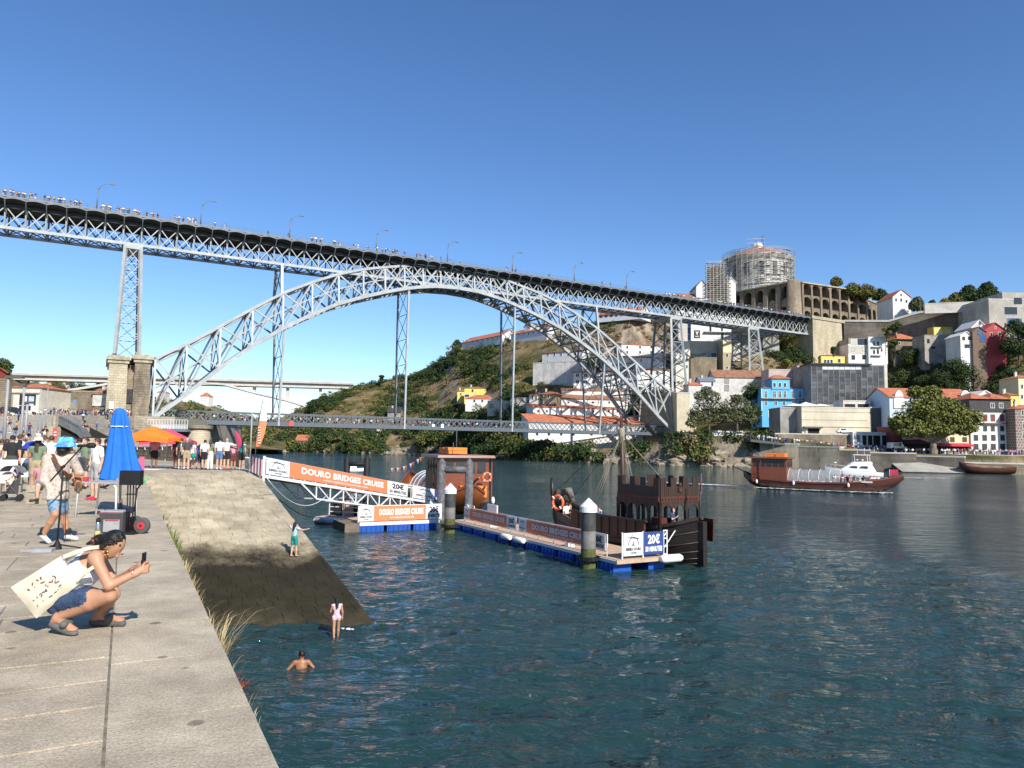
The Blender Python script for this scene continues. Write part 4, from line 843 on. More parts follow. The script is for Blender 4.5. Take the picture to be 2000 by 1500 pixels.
for x0, x1 in ((1896, 1934), (1934, 1974)):
 a, _ = f.st(x0, 790); c, _ = f.st(x1, 790); b = MB(); b.add([f.p(a - .4, z1, .8), f.p(c + .4, z1, .8), f.p(c + .4, z1, -10.5), f.p(a - .4, z1, -10.5), f.p((a + c) / 2, z1 + 2.0, -4), f.p((a + c) / 2, z1 + 2.0, -6)], [(0, 1, 4), (1, 2, 5, 4), (2, 3, 5), (3, 0, 4, 5), (3, 2, 1, 0)]); b.build('roof', MTILE, h)
f2 = Face(1896, 1972, 206.8, 206.8, 840);
for x in (1938, 1955): window(f2, x, 792, 7, 9, h, MFRM, MWIN)
panel(f, h, 'balcony', MFRR, 1918, 826, 1966, 828, .9, .9)
h, f = house('cream_house', 'cream house with red shop awning half hidden by the plane tree', 1826, 1896, 838, 880, 207.5, 207.5, 9, MCREAM, 'flat', None, MCREAM, [(x, 858.5, 7, 8, MFRD) for x in (1843, 1860, 1884)] + [(x, 845, 7, 7, MFRD) for x in (1843, 1860, 1884)], cat='house', sink=1)
panel(f, h, 'shop_front', MDARK, 1828, 870, 1894, 880, .04, .06)
def awning(f, parent, x0, x1, y0, y1, m, out=1.8, name='awning'):
 a, z1 = f.st(x0, y0); c, z0 = f.st(x1, y1); b = MB(); q = [f.p(a, z0, out), f.p(c, z0, out), f.p(c, z1, .05), f.p(a, z1, .05)]; b.hexa([x - Vector((0, 0, .08)) for x in q] + q); b.hexa([f.p(a, z0 - .35, out + .03), f.p(c, z0 - .35, out + .03), f.p(c, z0 - .35, out), f.p(a, z0 - .35, out), f.p(a, z0, out + .03), f.p(c, z0, out + .03), f.p(c, z0, out), f.p(a, z0, out)]); return b.build(name, m, parent)
MAWN = mat('red_awning', (.50, .04, .07), .7, var=.05)
awning(f, h, 1829, 1895, 865, 870, MAWN)
h, f = house('restaurant', 'dark red restaurant house with white lettering under the plane tree', 1748, 1827, 836, 880, 208.5, 208.5, 10, mat('oxblood_render', (.16, .035, .03), .8, var=.06), 'flat', None, None, [(1766, 850, 8, 8, MFRM), (1787, 850, 8, 8, MFRM), (1808, 850, 8, 8, MFRM)], cat='restaurant', sink=1)
panel(f, h, 'glazed_front', MDARK, 1752, 866, 1825, 878, .04, .06); awning(f, h, 1750, 1816, 859, 864, mat('maroon_awning', (.10, .022, .025), .7), 2.2)
b = MB()
for s_, x0, x1 in (('RESTAURANTE', 1762, 1792), ('DOURO', 1796, 1812)):
 o = f.at(x0, 858.6, .12); letter(b, s_, o, f.at(x1, 858.6, .12) - o, f.at(x0, 855.2, .12) - o)
b.build('lettering', MFRM, h)
h, f = house('market_hall', 'pale blue market hall with curved gables and orange roof behind the plane tree', 1738, 1903, 776, 850, 217, 217, 14, mat('pale_blue_render', (.52, .62, .74), .8, var=.03), 'gable_par', 757, MTILE, [(1756, 783, 8, 8), (1884, 773, 9, 5), (1746, 830, 6, 10)], sink=2)
for x0, x1 in ((1745, 1766), (1873, 1897)):
 a, zb0 = f.st(x0, 778); c, _ = f.st(x1, 778); _, zt0 = f.st(x0, 762); m = (a + c) / 2; w2 = (c - a) / 2; ring = [f.p(a, zb0 - 3, .3), f.p(c, zb0 - 3, .3), f.p(c, zb0, .3)] + [f.p(m + w2 * .8 * math.cos(t), zb0 + (zt0 - zb0) * math.sin(t), .3) for t in np.linspace(0, math.pi, 9)] + [f.p(a, zb0, .3)]
 b = MB(); b.prism(ring, -f.n * .6); b.build('curved_gable', MWHT, h)
house('white_gable', 'white glazed gable roof behind the tall slate house', 1905, 1946, 776, 800, 216, 216, 10, MWHT, 'gable_perp', 764, MWHT, wg(1909, 1942, 7, (774,), 2, 4), mull=False, sink=4)
house('yellow_house', 'narrow yellow house squeezed beside the slate topped house', 1976, 1992, 772, 880, 214, 214, 9, MYEL, 'hip', 764, MTILE, [(1981, 783, 4, 7), (1981, 800, 4, 7)], cat='house', sink=1)
house('brown_tiled_house', 'house with brown patterned tile front at the right edge of the picture', 1984, 2060, 799, 884, 203, 203, 10, masonry('patterned_tiles', (.22, .15, .125), (.18, .12, .10), (.42, .38, .34), .8, .8, dirt=.1, bump=.1, mortar=.08), 'hip', 789, MTILE, [(1999, 806, 8, 10), (2000, 830, 7, 12), (2000, 850, 7, 12), (2018, 830, 7, 12), (2018, 806, 7, 12)], cat='house', sink=1)
house('yellow_tower_house', 'tall narrow cream house behind, at the right edge', 1990, 2030, 738, 800, 226, 226, 9, MCREAM, 'hip', 730, MTILE, [(1996, 755, 4, 8), (1996, 775, 4, 8)], cat='house', sink=8)
# -- houses on the upper right slope
house('yellow_villa', 'low yellow house with three dark windows above the glass building', 1604, 1650, 694.5, 710, 268, 268, 8, MYEL, 'hip', 691, MTILE, [(x, 706, 4.5, 7) for x in (1611.5, 1617.5, 1624)] + [(1639, 704.5, 5, 7)], mull=False, cat='house', sink=5)
h, f = house('white_apartments', 'grey and white modern apartment house with dark penthouse window', 1657, 1696, 674, 711, 266, 266, 10, MWHT, 'flat', None, MWHT, [(1666, 683, 5, 7, MFRD), (1687, 682, 5, 7, MFRD), (1666.5, 698, 6, 8, MFRD), (1687.5, 697.5, 6, 8, MFRD)], mull=False, cat='house', sink=8)
panel(f, h, 'penthouse', MGRY, 1657, 660.5, 1696, 674.2, .05, 9); panel(f, h, 'penthouse_window', MWIN, 1675, 661.5, 1694.5, 674, .1, .1); panel(f, h, 'penthouse_blind', MGRL, 1661, 661.5, 1674.5, 674, .1, .1); panel(f, h, 'grey_floor', MGRL, 1657, 675, 1695.6, 691, .07, .1)
h, f = house('white_apartments', 'plain white apartment house with paired balconies right of the penthouse block', 1696.5, 1733.5, 659.5, 712, 266, 266, 10, MWHT, 'flat', None, MWHT, [(x, y, 4.2, 8) for x in (1707, 1714.5) for y in (671, 687.5)], mull=False, cat='house', sink=8)
for y in (676.5, 693): panel(f, h, 'balcony', MWHT, 1701.5, y, 1720.5, y + 2, 1.0, 1.0)
for i in range(8): panel(f, h, 'louvre', MFRD, 1728.3, 667 + i * 3.4, 1731, 668.6 + i * 3.4, .1, .1)
house('ivy_house', 'ivy covered house with a wide red hip roof', 1750, 1790, 663, 700, 272, 272, 10, MSTN, 'hip', 648, MTILE, [(1757, 670, 3, 5)], cat='house', sink=6, over=1.0)
house('yellow_villa', 'square yellow house with white blinds below the dark retaining wall', 1824, 1862, 638, 665, 274, 274, 9, MYEL, 'hip', 634, MTILE, [(1835, 649.5, 9, 6, MFRM, MFRM), (1851.5, 648.5, 9, 6, MFRM, MFRM)], mull=False, cat='house', sink=8)
house('netted_ruin', 'ruined grey house wrapped in building net', 1806, 1878, 656, 700, 266, 266, 9, mat('building_net', (.46, .42, .36), .9, var=.12, scale=.5, dirt=.35), 'flat', None, MGRY, [(1813, 666, 5, 8, MGRY), (1823, 679, 8, 4, MGRY, MDARK)], mull=False, cat='house', sink=4)
house('narrow_house', 'narrow white gabled house right of the netted ruin', 1876, 1900, 656, 690, 262, 262, 9, MWHT, 'gable_perp', 648.5, MWHT, [(1882, 661, 4, 6, MFRD), (1893, 660.5, 4, 6, MFRD), (1886.5, 676, 4, 6, MFRD), (1890.8, 676, 4, 6, MFRD)], mull=False, cat='house', sink=6)
house('gable_house', 'white gable of a house behind the brown timber house', 1898, 1928, 640, 670, 268, 268, 10, MWH2, 'gable_perp', 626, MWHT, [(1913.5, 632, 4, 6)], mull=False, cat='house', sink=8)
h, f = house('timber_house', 'brown timber clad house with large blue window', 1900, 1926, 648, 690, 261, 261, 8, MBRN, 'gable_perp', 639, MBRN, [(1914.5, 649, 9, 8, MFRD, MBLU), (1920, 661, 11, 14, MBRN, MBLU)], mull=False, cat='house', sink=6)
house('red_house', 'dark red gabled house below the big concrete building', 1924, 1964, 645, 667, 262, 262, 10, MRED, 'gable_perp', 631, MRED, [(1936, 653.5, 4.5, 7), (1952, 652.5, 4.5, 7), (1944, 640, 2, 4)], mull=False, cat='house', sink=8)
h, f = house('concrete_museum', 'large raw concrete building with big square windows on the right skyline', 1932, 2090, 586, 650, 282, 282, 16, mat('raw_concrete', (.44, .42, .365), .85, var=.08, scale=.2, dirt=.28, dscale=.15), 'flat', None, MGRL, [(1974, 607, 25, 15, MGRL, MWIN), (1981, 628, 29, 13, MGRL, MBLU), (2030, 607, 25, 15, MGRL, MWIN)], mull=False, sink=8)
panel(f, h, 'upper_storey', MATS['raw_concrete'], 1957, 571, 2090, 586, .06, 15); panel(f, h, 'upper_window', MWIN, 1980, 581.5, 1996, 594, .12, .1); panel(f, h, 'upper_window', MBLU, 2006, 581.5, 2022, 594, .12, .1)
house('concrete_wing', 'narrow shaded flank of the big concrete building', 1914, 1933, 588, 650, 285, 285, 14, MGRY, 'flat', None, MGRY, sink=8)  # shade of this side face is put into its darker grey
# retaining wall along the upper road
rt = thing('retaining_wall', 'long dark stained stone retaining wall under the monastery road', 'wall', tuple(P(1740, 650, 312)))
b = MB(); cp = MB(); pts = [(1648, 628.5, 321), (1735, 629, 313), (1790, 613, 308), (1914, 596, 296)]
for (x0, y0, d0), (x1, y1, d1) in zip(pts, pts[1:]):
 p, q = P(x0, y0, d0), P(x1, y1, d1); dn = Vector((0, 0, 26)); bk_ = Vector((0, 3, 0)); b.hexa([p - dn, q - dn, q - dn + bk_, p - dn + bk_, p, q, q + bk_, p + bk_]); up = Vector((0, 0, .9)); o = Vector((0, -.3, 0)); cp.hexa([p + o, q + o, q + bk_ - o, p + bk_ - o, p + o + up, q + o + up, q + bk_ - o + up, p + bk_ - o + up])
b.build('wall', MRETW, rt); cp.build('coping', MGRL, rt)
house('upper_parapet', 'pale concrete parapet in front of the palms on the skyline', 1806, 1914, 592, 606, 300, 294, 2, MGRL, 'flat', None, MGRL, cat='wall', sink=1)
# -- monastery
mon = thing('monastery_wall', 'massive stone terrace wall with rows of arched openings below the round church', 'wall', tuple(P(1560, 600, 336)))
zt = P(1545, 549, 336).z
def arcade(f, cols, rows, zt, out, parent, dk=3.0, pier_out=.8, mat_=None, base=None, ztop=None):
 """cols: list of (t0,t1) openings; rows: list of (z0,zs,zc) sill, spring and crown; solid elsewhere"""
 m = mat_ or MMON; T = [0] + [x for c in cols for x in c] + [f.w]; zb = base; fz = (lambda t: zt) if ztop is None else ztop
 for i in range(0, len(T), 2):
  b = MB(); t0, t1 = T[i], T[i + 1]; b.hexa([f.p(t0 - .05, zb, pier_out * 1.8), f.p(t1 + .05, zb, pier_out * 1.8), f.p(t1 + .05, zb, -dk), f.p(t0 - .05, zb, -dk), f.p(t0, fz(t0) - .6, pier_out * .5), f.p(t1, fz(t1) - .6, pier_out * .5), f.p(t1, fz(t1) - .6, -dk), f.p(t0, fz(t0) - .6, -dk)]); b.build('pier', m, parent)
 for (t0, t1) in cols:
  zprev = zb; w2 = (t1 - t0) / 2; tm = (t0 + t1) / 2
  for (z0, zs, zc) in rows + [(None, None, None)]:
   if z0 is None:
    break
   if z0 > zprev + .05:
    pass
   nxt = [r for r in rows if r[0] > z0]; zup = nxt[0][0] if nxt else fz(tm) - .3
   ring = [f.p(t0, zup, 0), f.p(t0, zs, 0)] + [f.p(tm - w2 * math.cos(t), zs + (zc - zs) * math.sin(t), 0) for t in np.linspace(0, math.pi, 7)[1:-1]] + [f.p(t1, zs, 0), f.p(t1, zup, 0)]
   b = MB(); b.prism(ring, -f.n * 1.6); b.build('arch', m, parent)
   b = MB(); b.hexa([f.p(t0, z0 - .3, .1), f.p(t1, z0 - .3, .1), f.p(t1, z0 - .3, -dk), f.p(t0, z0 - .3, -dk), f.p(t0, z0, .1), f.p(t1, z0, .1), f.p(t1, z0, -dk), f.p(t0, z0, -dk)]); b.build('ledge', m, parent)
 b = MB(); b.hexa([f.p(0, zb, -dk), f.p(f.w, zb, -dk), f.p(f.w, zb, -dk - 1), f.p(0, zb, -dk - 1), f.p(0, fz(0) - .5, -dk), f.p(f.w, fz(f.w) - .5, -dk), f.p(f.w, fz(f.w) - .5, -dk - 1), f.p(0, fz(0) - .5, -dk - 1)]); b.build('back_wall', m, parent)
 b = MB(); b.hexa([f.p(-.2, fz(0) - .6, pier_out + .2), f.p(f.w + .2, fz(f.w) - .6, pier_out + .2), f.p(f.w + .2, fz(f.w) - .6, -dk), f.p(-.2, fz(0) - .6, -dk), f.p(-.2, fz(0), pier_out + .2), f.p(f.w + .2, fz(f.w), pier_out + .2), f.p(f.w + .2, fz(f.w), -dk), f.p(-.2, fz(0), -dk)]); b.build('parapet', MCAP, parent)
# right, sunlit face
fr = Face(1566, 1692, 337, 356, 590)
def colsof(f, xs, half, y=590):
 r = []
 for x in xs:
  a, _ = f.st(x - half, y); c, _ = f.st(x + half, y); r.append((a, c))
 return r
zz = lambda y, x=1600, f=fr: f.st(x, y)[1]
arcade(fr, colsof(fr, (1576.5, 1594, 1612, 1630.5, 1648.5, 1666, 1683.5), 7.2), [(zz(620, 1576) - 4, zz(613, 1580) - 1, zz(605, 1580) - .5), (zz(600, 1580), zz(589, 1580), zz(580, 1580)), (zz(577, 1580), zz(563, 1580), zz(555, 1580))], zt, 0, mon, 4.0, .5, base=58)
# shaded face towards the bridge
fl = Face(1393, 1543, 372, 337, 580)
arcade(fl, colsof(fl, (1399, 1416.5, 1438.5, 1461, 1484, 1508.5, 1534), 8.2), [(54, 60, 64.5), (68, 74, 77.5), (zt - 11.5, zt - 5, zt - 1.6)][1:], zt, 0, mon, 6.0, 1.0, base=56)
b = MB(); c = fr.a; k = P(1553, 580, 334)
b.lathe((k.x + .6, k.y + 3.2, 0), [(4.2, 56), (3.0, zt + .3), (0.1, zt + .35)], 18); b.build('corner_bastion', MMON, mon)
zl0, zl1 = P(1692, 583, 357).z, P(1742, 605, 366).z
fa = Face(1692, 1742, 357, 366, 600); arc = thing('arcade_wall', 'stepped stone arcade of tall arches descending right of the monastery wall', 'wall', tuple(fa.p(5, 60)))
arcade(fa, colsof(fa, (1697.5, 1706.5, 1715, 1723.5, 1732.5), 3.1, 600), [(zl1 - 9, zl1 - 2.6, zl1 - 1.4)], zl0, 0, arc, 2.5, .3, base=58, ztop=lambda t: zl0 + (zl1 - zl0) * t / fa.w)
# church rotunda
MCHU = mat('church_plaster', (.70, .68, .62), .85, var=.06, scale=.3, dirt=.25, dscale=.15)
ch = P(1481, 540, 385); zc = lambda y: P(1481, y, 385 - 12).z; RAD = 16.2
chu = thing('round_church', 'round white church with tiled dome and lantern wrapped in scaffolding', 'church', (ch.x, ch.y, zc(560)))
b = MB(); b.lathe((ch.x, ch.y, 0), [(RAD, 62), (RAD, zc(556)), (RAD + .5, zc(555)), (RAD + .5, zc(552)), (RAD - .6, zc(551)), (RAD - .6, zc(505)), (RAD + .4, zc(503)), (RAD + .9, zc(498)), (RAD + .9, zc(496)), (RAD - .3, zc(495.5))], 48, smooth=False); b.build('drum', MCHU, chu)
b = MB(); b.lathe((ch.x, ch.y, 0), [(RAD - .2, zc(496)), (RAD * .86, zc(489)), (RAD * .6, zc(483)), (RAD * .3, zc(480)), (2.4, zc(479))], 40); b.build('dome', MTILE, chu)
b = MB(); b.lathe((ch.x, ch.y, 0), [(3.0, zc(481)), (3.0, zc(478)), (2.5, zc(477)), (2.5, zc(471)), (2.9, zc(470)), (2.9, zc(469)), (2.6, zc(467)), (1.8, zc(463.5)), (.6, zc(461.5)), (.12, zc(460.5)), (.1, zc(457.5))], 20); lan = b.build('lantern', MWHT, chu)
for t in np.linspace(-2.6, -.5, 4):
 b = MB(); q = Vector((ch.x + 2.2 * math.cos(t), ch.y + 2.2 * math.sin(t), zc(474))); b.box(q, (.7, .5, 2.2), 0, t + math.pi / 2); b.build('lantern_window', MDARK, lan)
for t in np.linspace(-2.75, -.4, 6):
 b = MB(); q = Vector((ch.x + (RAD - .6) * math.cos(t), ch.y + (RAD - .6) * math.sin(t), zc(525))); b.box(q, (2.6, .5, 6.5), 0, t + math.pi / 2); b.build('window', MWIN, chu)
MSCF = mat('scaffold_tube', (.36, .34, .31), .5, var=.15); MSCP = mat('scaffold_board', (.38, .31, .22), .8, var=.2)
sc = thing('scaffolding', 'ring of scaffolding around the drum of the round church', 'scaffolding', (ch.x, ch.y, zc(556)))
up = MB(); bd = MB(); dgl = MB(); nseg = 40; levels = np.linspace(zc(556), zc(490), 9)
for i in range(nseg):
 for rr_ in (RAD + 1.2, RAD + 2.6):
  t = 2 * math.pi * i / nseg; x, y = ch.x + rr_ * math.cos(t), ch.y + rr_ * math.sin(t); up.bar((x, y, 66), (x, y, zc(490) + random.uniform(-1.5, 1)), .15)
for zlev in levels:
 for rr_ in (RAD + 1.2, RAD + 2.65):
  for dz in (0, 1.0):
   ring = [(ch.x + rr_ * math.cos(2 * math.pi * i / nseg), ch.y + rr_ * math.sin(2 * math.pi * i / nseg), zlev + dz) for i in range(nseg + 1)]
   for p, q in zip(ring, ring[1:]): up.bar(p, q, .13)
 for i in range(nseg):
  if random.random() < .34:
   t0, t1 = 2 * math.pi * (i + .05) / nseg, 2 * math.pi * (i + .95) / nseg; r0, r1 = RAD + 1.25, RAD + 2.6
   pts = [(ch.x + r * math.cos(t), ch.y + r * math.sin(t), zlev) for r, t in ((r1, t0), (r1, t1), (r0, t1), (r0, t0))]; bd.hexa([(x, y, z - .12) for x, y, z in pts] + pts)
for y, k in ((487, .9), (484, .76), (481.5, .55)):
 ring = [(ch.x + RAD * k * math.cos(2 * math.pi * i / nseg), ch.y + RAD * k * math.sin(2 * math.pi * i / nseg), zc(y)) for i in range(nseg + 1)]
 for p, q in zip(ring, ring[1:]): up.bar(p, q, .16); up.bar(p, V(*p) - V(0, 0, 2.4), .12)
for i in range(0, nseg, 2):
 for z0, z1 in zip(levels[::2], levels[1::2]):
  t0, t1 = 2 * math.pi * i / nseg, 2 * math.pi * (i + 1) / nseg; r = RAD + 2.7; dgl.bar((ch.x + r * math.cos(t0), ch.y + r * math.sin(t0), z0), (ch.x + r * math.cos(t1), ch.y + r * math.sin(t1), z1), .12)
up.build('tubes', MSCF, sc, kind='stuff'); bd.build('boards', MSCP, sc, kind='stuff'); dgl.build('diagonals', MSCF, sc, kind='stuff')
# lantern access scaffold
b = MB(); l0 = P(1458, 480, 378)
for i in range(4):
 for j in range(3):
  for dx, dy in ((0, 0), (3, 0), (3, 2), (0, 2)): b.bar((l0.x + i * 3, l0.y + dy, zc(492)), (l0.x + i * 3, l0.y + dy, zc(482) + 2.6 * i), .14)
for i in range(4): b.bar((l0.x, l0.y, zc(486) + i * 2.2), (l0.x + 10, l0.y, zc(484) + i * 2.2), .2)
b.build('lantern_tubes', MSCF, sc, kind='stuff')
# belfry in scaffolding
bf, fb = house('bell_tower', 'square bell tower hidden behind scaffolding left of the round church', 1388, 1412, 522, 600, 372, 372, 7, mat('tower_stone', (.42, .38, .30), .85, var=.08, dirt=.3), 'hip', 515, MTILE, [(1400, 538, 6, 14, MMON, MDARK), (1400, 560, 6, 10, MMON, MDARK)], mull=False, cat='tower', sink=6)
panel(fb, bf, 'white_strip', MWHT, 1395.5, 519, 1403, 546, .5, .3)
sb = thing('scaffolding', 'box of scaffolding around the bell tower', 'scaffolding', tuple(fb.p(0, 70))); up = MB(); bd = MB()
zs_ = [fb.st(1400, y)[1] for y in np.linspace(600, 517, 12)]
for t in np.linspace(-2.6, fb.w + 3, 8):
 for o in (1.0, 2.6): up.bar(fb.p(t, zs_[0], o), fb.p(t, zs_[-1] + random.uniform(-1, 2) - (6 if t > fb.w + 1 else 0), o), .18)
for z in zs_:
 k = fb.w + 3 if z < zs_[-4] else fb.w + 1
 for o in (1.0, 2.6): up.bar(fb.p(-2.6, z, o), fb.p(k, z, o), .14); up.bar(fb.p(-2.6, z + 1, o), fb.p(k, z + 1, o), .12)
 q = [fb.p(-2.6, z, 2.6), fb.p(k, z, 2.6), fb.p(k, z, 1), fb.p(-2.6, z, 1)]; bd.hexa([x - Vector((0, 0, .12)) for x in q] + q)
for i in range(0, len(zs_) - 1): up.bar(fb.p(-3 + (i % 3) * 3, zs_[i], 2.7), fb.p((i % 3) * 3, zs_[i + 1], 2.7), .12)
up.build('tubes', MSCF, sb, kind='stuff'); bd.build('boards', MSCP, sb, kind='stuff')
house('church_gable', 'small white gable between bell tower and drum behind the scaffolding', 1419, 1437, 552, 590, 366, 366, 8, MWHT, 'gable_perp', 542, MWHT, mull=False, sink=4)
house('convent', 'white convent wing with brown roof at the left foot of the bell tower', 1360, 1382, 560, 600, 372, 372, 12, MLAV, 'gable_perp', 548, MTILB, mull=False, sink=4)
house('convent', 'low brown roofed convent building just above the bridge deck', 1322, 1380, 582, 600, 366, 362, 9, MLAV, 'gable_par', 571, MTILB, mull=False, sink=4)
house('white_gable_house', 'white gabled house with red roof on the skyline behind clipped trees', 1744, 1778.5, 580, 606, 318, 318, 14, MWHT, 'gable_perp', 566, MTILE, [(1750, 585.5, 3.5, 5.5), (1760, 586, 3.5, 6), (1770.5, 588.5, 3.5, 6), (1760, 576, 3, 5)], mull=False, cat='house', sink=4)
# -- river front: stone wall below the upper street, cliff walkway, quay steps
house('street_wall', 'brown stone wall carrying the street above the sloping walkway', 1514, 1668, 849, 872, 217, 215, 4, MSTN, 'flat', None, MGRL, cat='wall', sink=3)
b = MB(); pts = [(1466, 858, 213), (1520, 864, 212), (1580, 871, 211), (1640, 876, 210), (1668, 878, 209)]
wk = thing('walkway', 'sloping cantilevered walkway crowded with people above the river wall', 'walkway', tuple(P(1560, 868, 211)))
for (x0, y0, d0), (x1, y1, d1) in zip(pts, pts[1:]):
 p, q = P(x0, y0, d0), P(x1, y1, d1); dn = Vector((0, 0, -.7)); w_ = Vector((0, 6, 0)); b.hexa([p + dn, q + dn, q + dn + w_, p + dn + w_, p, q, q + w_, p + w_])
b.build('slab', MFRD, wk); rl = MB()
for (x0, y0, d0), (x1, y1, d1) in zip(pts, pts[1:]):
 p, q = P(x0, y0, d0), P(x1, y1, d1); n = 10
 for i in range(n): c = p.lerp(q, i / n); rl.bar(c, c + Vector((0, 0, 1.05)), .07)
 rl.bar(p + V(0, 0, 1.05), q + V(0, 0, 1.05), .08)
rl.build('railing', MFRD, wk)
house('quay_parapet', 'pale parapet wall along the plaza at the bridge foot', 1390, 1462, 849.5, 854, 226, 224, .8, MWHT, 'flat', None, MWHT, cat='wall', sink=.6)
MSRW = masonry('stained_river_wall', (.40, .345, .25), (.34, .29, .21), (.20, .17, .12), 3.5, 1.4, dirt=.5, dscale=.2)
for x0, x1, yt, lb in ((1484, 1560, 868, 'stained river wall left of the cruise boat cabin'), (1560, 1640, 874, 'stained concrete river wall above the cruise boat'), (1640, 1700, 880, 'river wall behind the white yacht'), (1700, 1790, 886, 'dark river wall under the red restaurant'), (1790, 1884, 893, 'low river wall under the plane tree')):
 d0, d1 = [G(x, tcol(x)[0], 0).y - 1.3 for x in (x0, x1)]; house('river_wall', lb, x0, x1, yt, 912, d0, d1, 6, MSRW if x0 < 1640 else MRETW, 'flat', None, MGRL, cat='wall', sink=3)
b = MB(); q0, q1 = P(1742, 905, 197), P(1885, 900, 193); q2, q3 = P(1762, 921, 191), P(1885, 924, 188)
b.add([q0, q1, q3, q2, q0 + V(0, 3, -6), q1 + V(0, 3, -6)], [(0, 3, 2, 1), (0, 1, 5, 4)]); tag(b.build('stone_ramp', masonry('ramp_setts', (.42, .40, .35), (.36, .34, .30), (.24, .22, .19), .7, .4, dirt=.3)), 'pale stone landing ramp sloping into the river under the plane tree', 'ramp')
house('low_quay', 'low stone quay with steps at the right edge', 1885, 2080, 907, 927, 189, 184, 14, MSTN, 'flat', None, MGRL, cat='wall', sink=2)
house('quay_terrace', 'stone terrace wall below the cafe tables at the right', 1840, 2080, 891, 908, 201, 197, 4, MSTN, 'flat', None, MGRL, cat='wall', sink=2)
# == left bank: square, steps, houses, walls
def ZG(px, py, Y): return P(px, py, Y).z
MPLAZA = mat('plaza_paving', (.40, .36, .29), .9, var=.1, dirt=.15)
b = MB(); zpz = ZG(150, 811, 160)
b.hexa([(-300, 160, 3), (-75, 160, 3), (-90, 240, 3), (-300, 300, 3), (-300, 160, zpz), (-75, 160, zpz), (-90, 240, zpz), (-300, 300, zpz)])
tag(b.build('upper_square', MPLAZA), kind='structure')
# tiered steps of the square
st = thing('amphitheatre_steps', 'broad grey stone steps rising to the square below the bridge pier', 'steps', tuple(P(165, 850, 134)))
ys = [856, 846.5, 837, 828, 819.5, 811.5]; Ds = [132, 137, 142, 147, 152, 157, 161]
for i, y in enumerate(ys):
 z = ZG(165, y, Ds[i]); a, c = P(103, y, Ds[i]), P(262, y, Ds[i]); b = MB(); b.hexa([(a.x, Ds[i], 3.5), (c.x, Ds[i], 3.5), (c.x, Ds[i + 1] + .02, 3.5), (a.x, Ds[i + 1] + .02, 3.5), (a.x, Ds[i], z), (c.x, Ds[i], z), (c.x, Ds[i + 1] + .02, z), (a.x, Ds[i + 1] + .02, z)]); b.build('tread', mat('step_granite', (.27, .245, .205), .9, var=.1, dirt=.2), st)
# underpass mouth with sloping stair slab
tn = thing('underpass', 'dark underpass mouth below a sloping grey stair slab with railing', 'underpass', tuple(P(130, 868, 120)))
D0 = 118
b = MB(); ring = [P(x, y, D0) for x, y in ((107, 872), (158, 872), (158, 851), (107, 826))]; b.add(ring, [(0, 1, 2, 3)]); b.add([p + V(0, 8, 0) for p in ring], [(0, 1, 2, 3)]); b.build('dark_opening', MDARK, tn)
b = MB(); ring = [P(x, y, D0 - .6) for x, y in ((106, 825), (150, 848), (158, 857), (164, 853), (155, 838), (106, 812))]; b.prism(ring, (0, 2.2, 0)); b.build('stair_slab', mat('stair_slab_grey', (.12, .125, .125), .8, var=.1), tn)
b = MB(); rp_ = [(107, 811), (125, 818), (142, 826), (152, 832), (158, 843), (163, 852)]
for (x0, y0), (x1, y1) in zip(rp_, rp_[1:]):
 p, q = P(x0, y0, D0 - .7), P(x1, y1, D0 - .7); u_ = V(0, 0, 1.0); b.bar(p + u_, q + u_, .08)
 for k in range(4): c = p.lerp(q, k / 4); b.bar(c, c + u_, .06)
b.build('railing', MSTD, tn)
b = MB(); a, c = P(79, 838, 116), P(104, 838, 116); z1 = ZG(90, 832, 116); b.hexa([(a.x, 116, 3), (c.x, 116, 3), (c.x, 128, 3), (a.x, 128, 3), (a.x, 116, z1), (c.x, 116, z1), (c.x, 128, z1), (a.x, 128, z1)]); b.build('side_wall', masonry('pale_blocks', (.50, .44, .33), (.45, .39, .29), (.3, .26, .2), 1.6, .7, dirt=.25), tn)
b = MB(); a, c = P(103, 838, 115.8), P(107, 838, 115.8); z1 = ZG(104, 812, 115.8); b.box(((a.x + c.x) / 2, 116.2, (z1 + 3) / 2), (c.x - a.x, .8, z1 - 3)); b.build('corner_pillar', MCAP, tn)
b = MB(); a, c = P(158, 853, 118), P(250, 853, 118); z1 = ZG(200, 856, 118); b.hexa([(a.x, 118, 3.5), (c.x, 118, 3.5), (c.x, 132, 3.5), (a.x, 132, 3.5), (a.x, 118, z1), (c.x, 118, z1), (c.x, 132, z1), (a.x, 132, z1)]); b.build('lower_wall', MATS['pale_blocks'], tn)
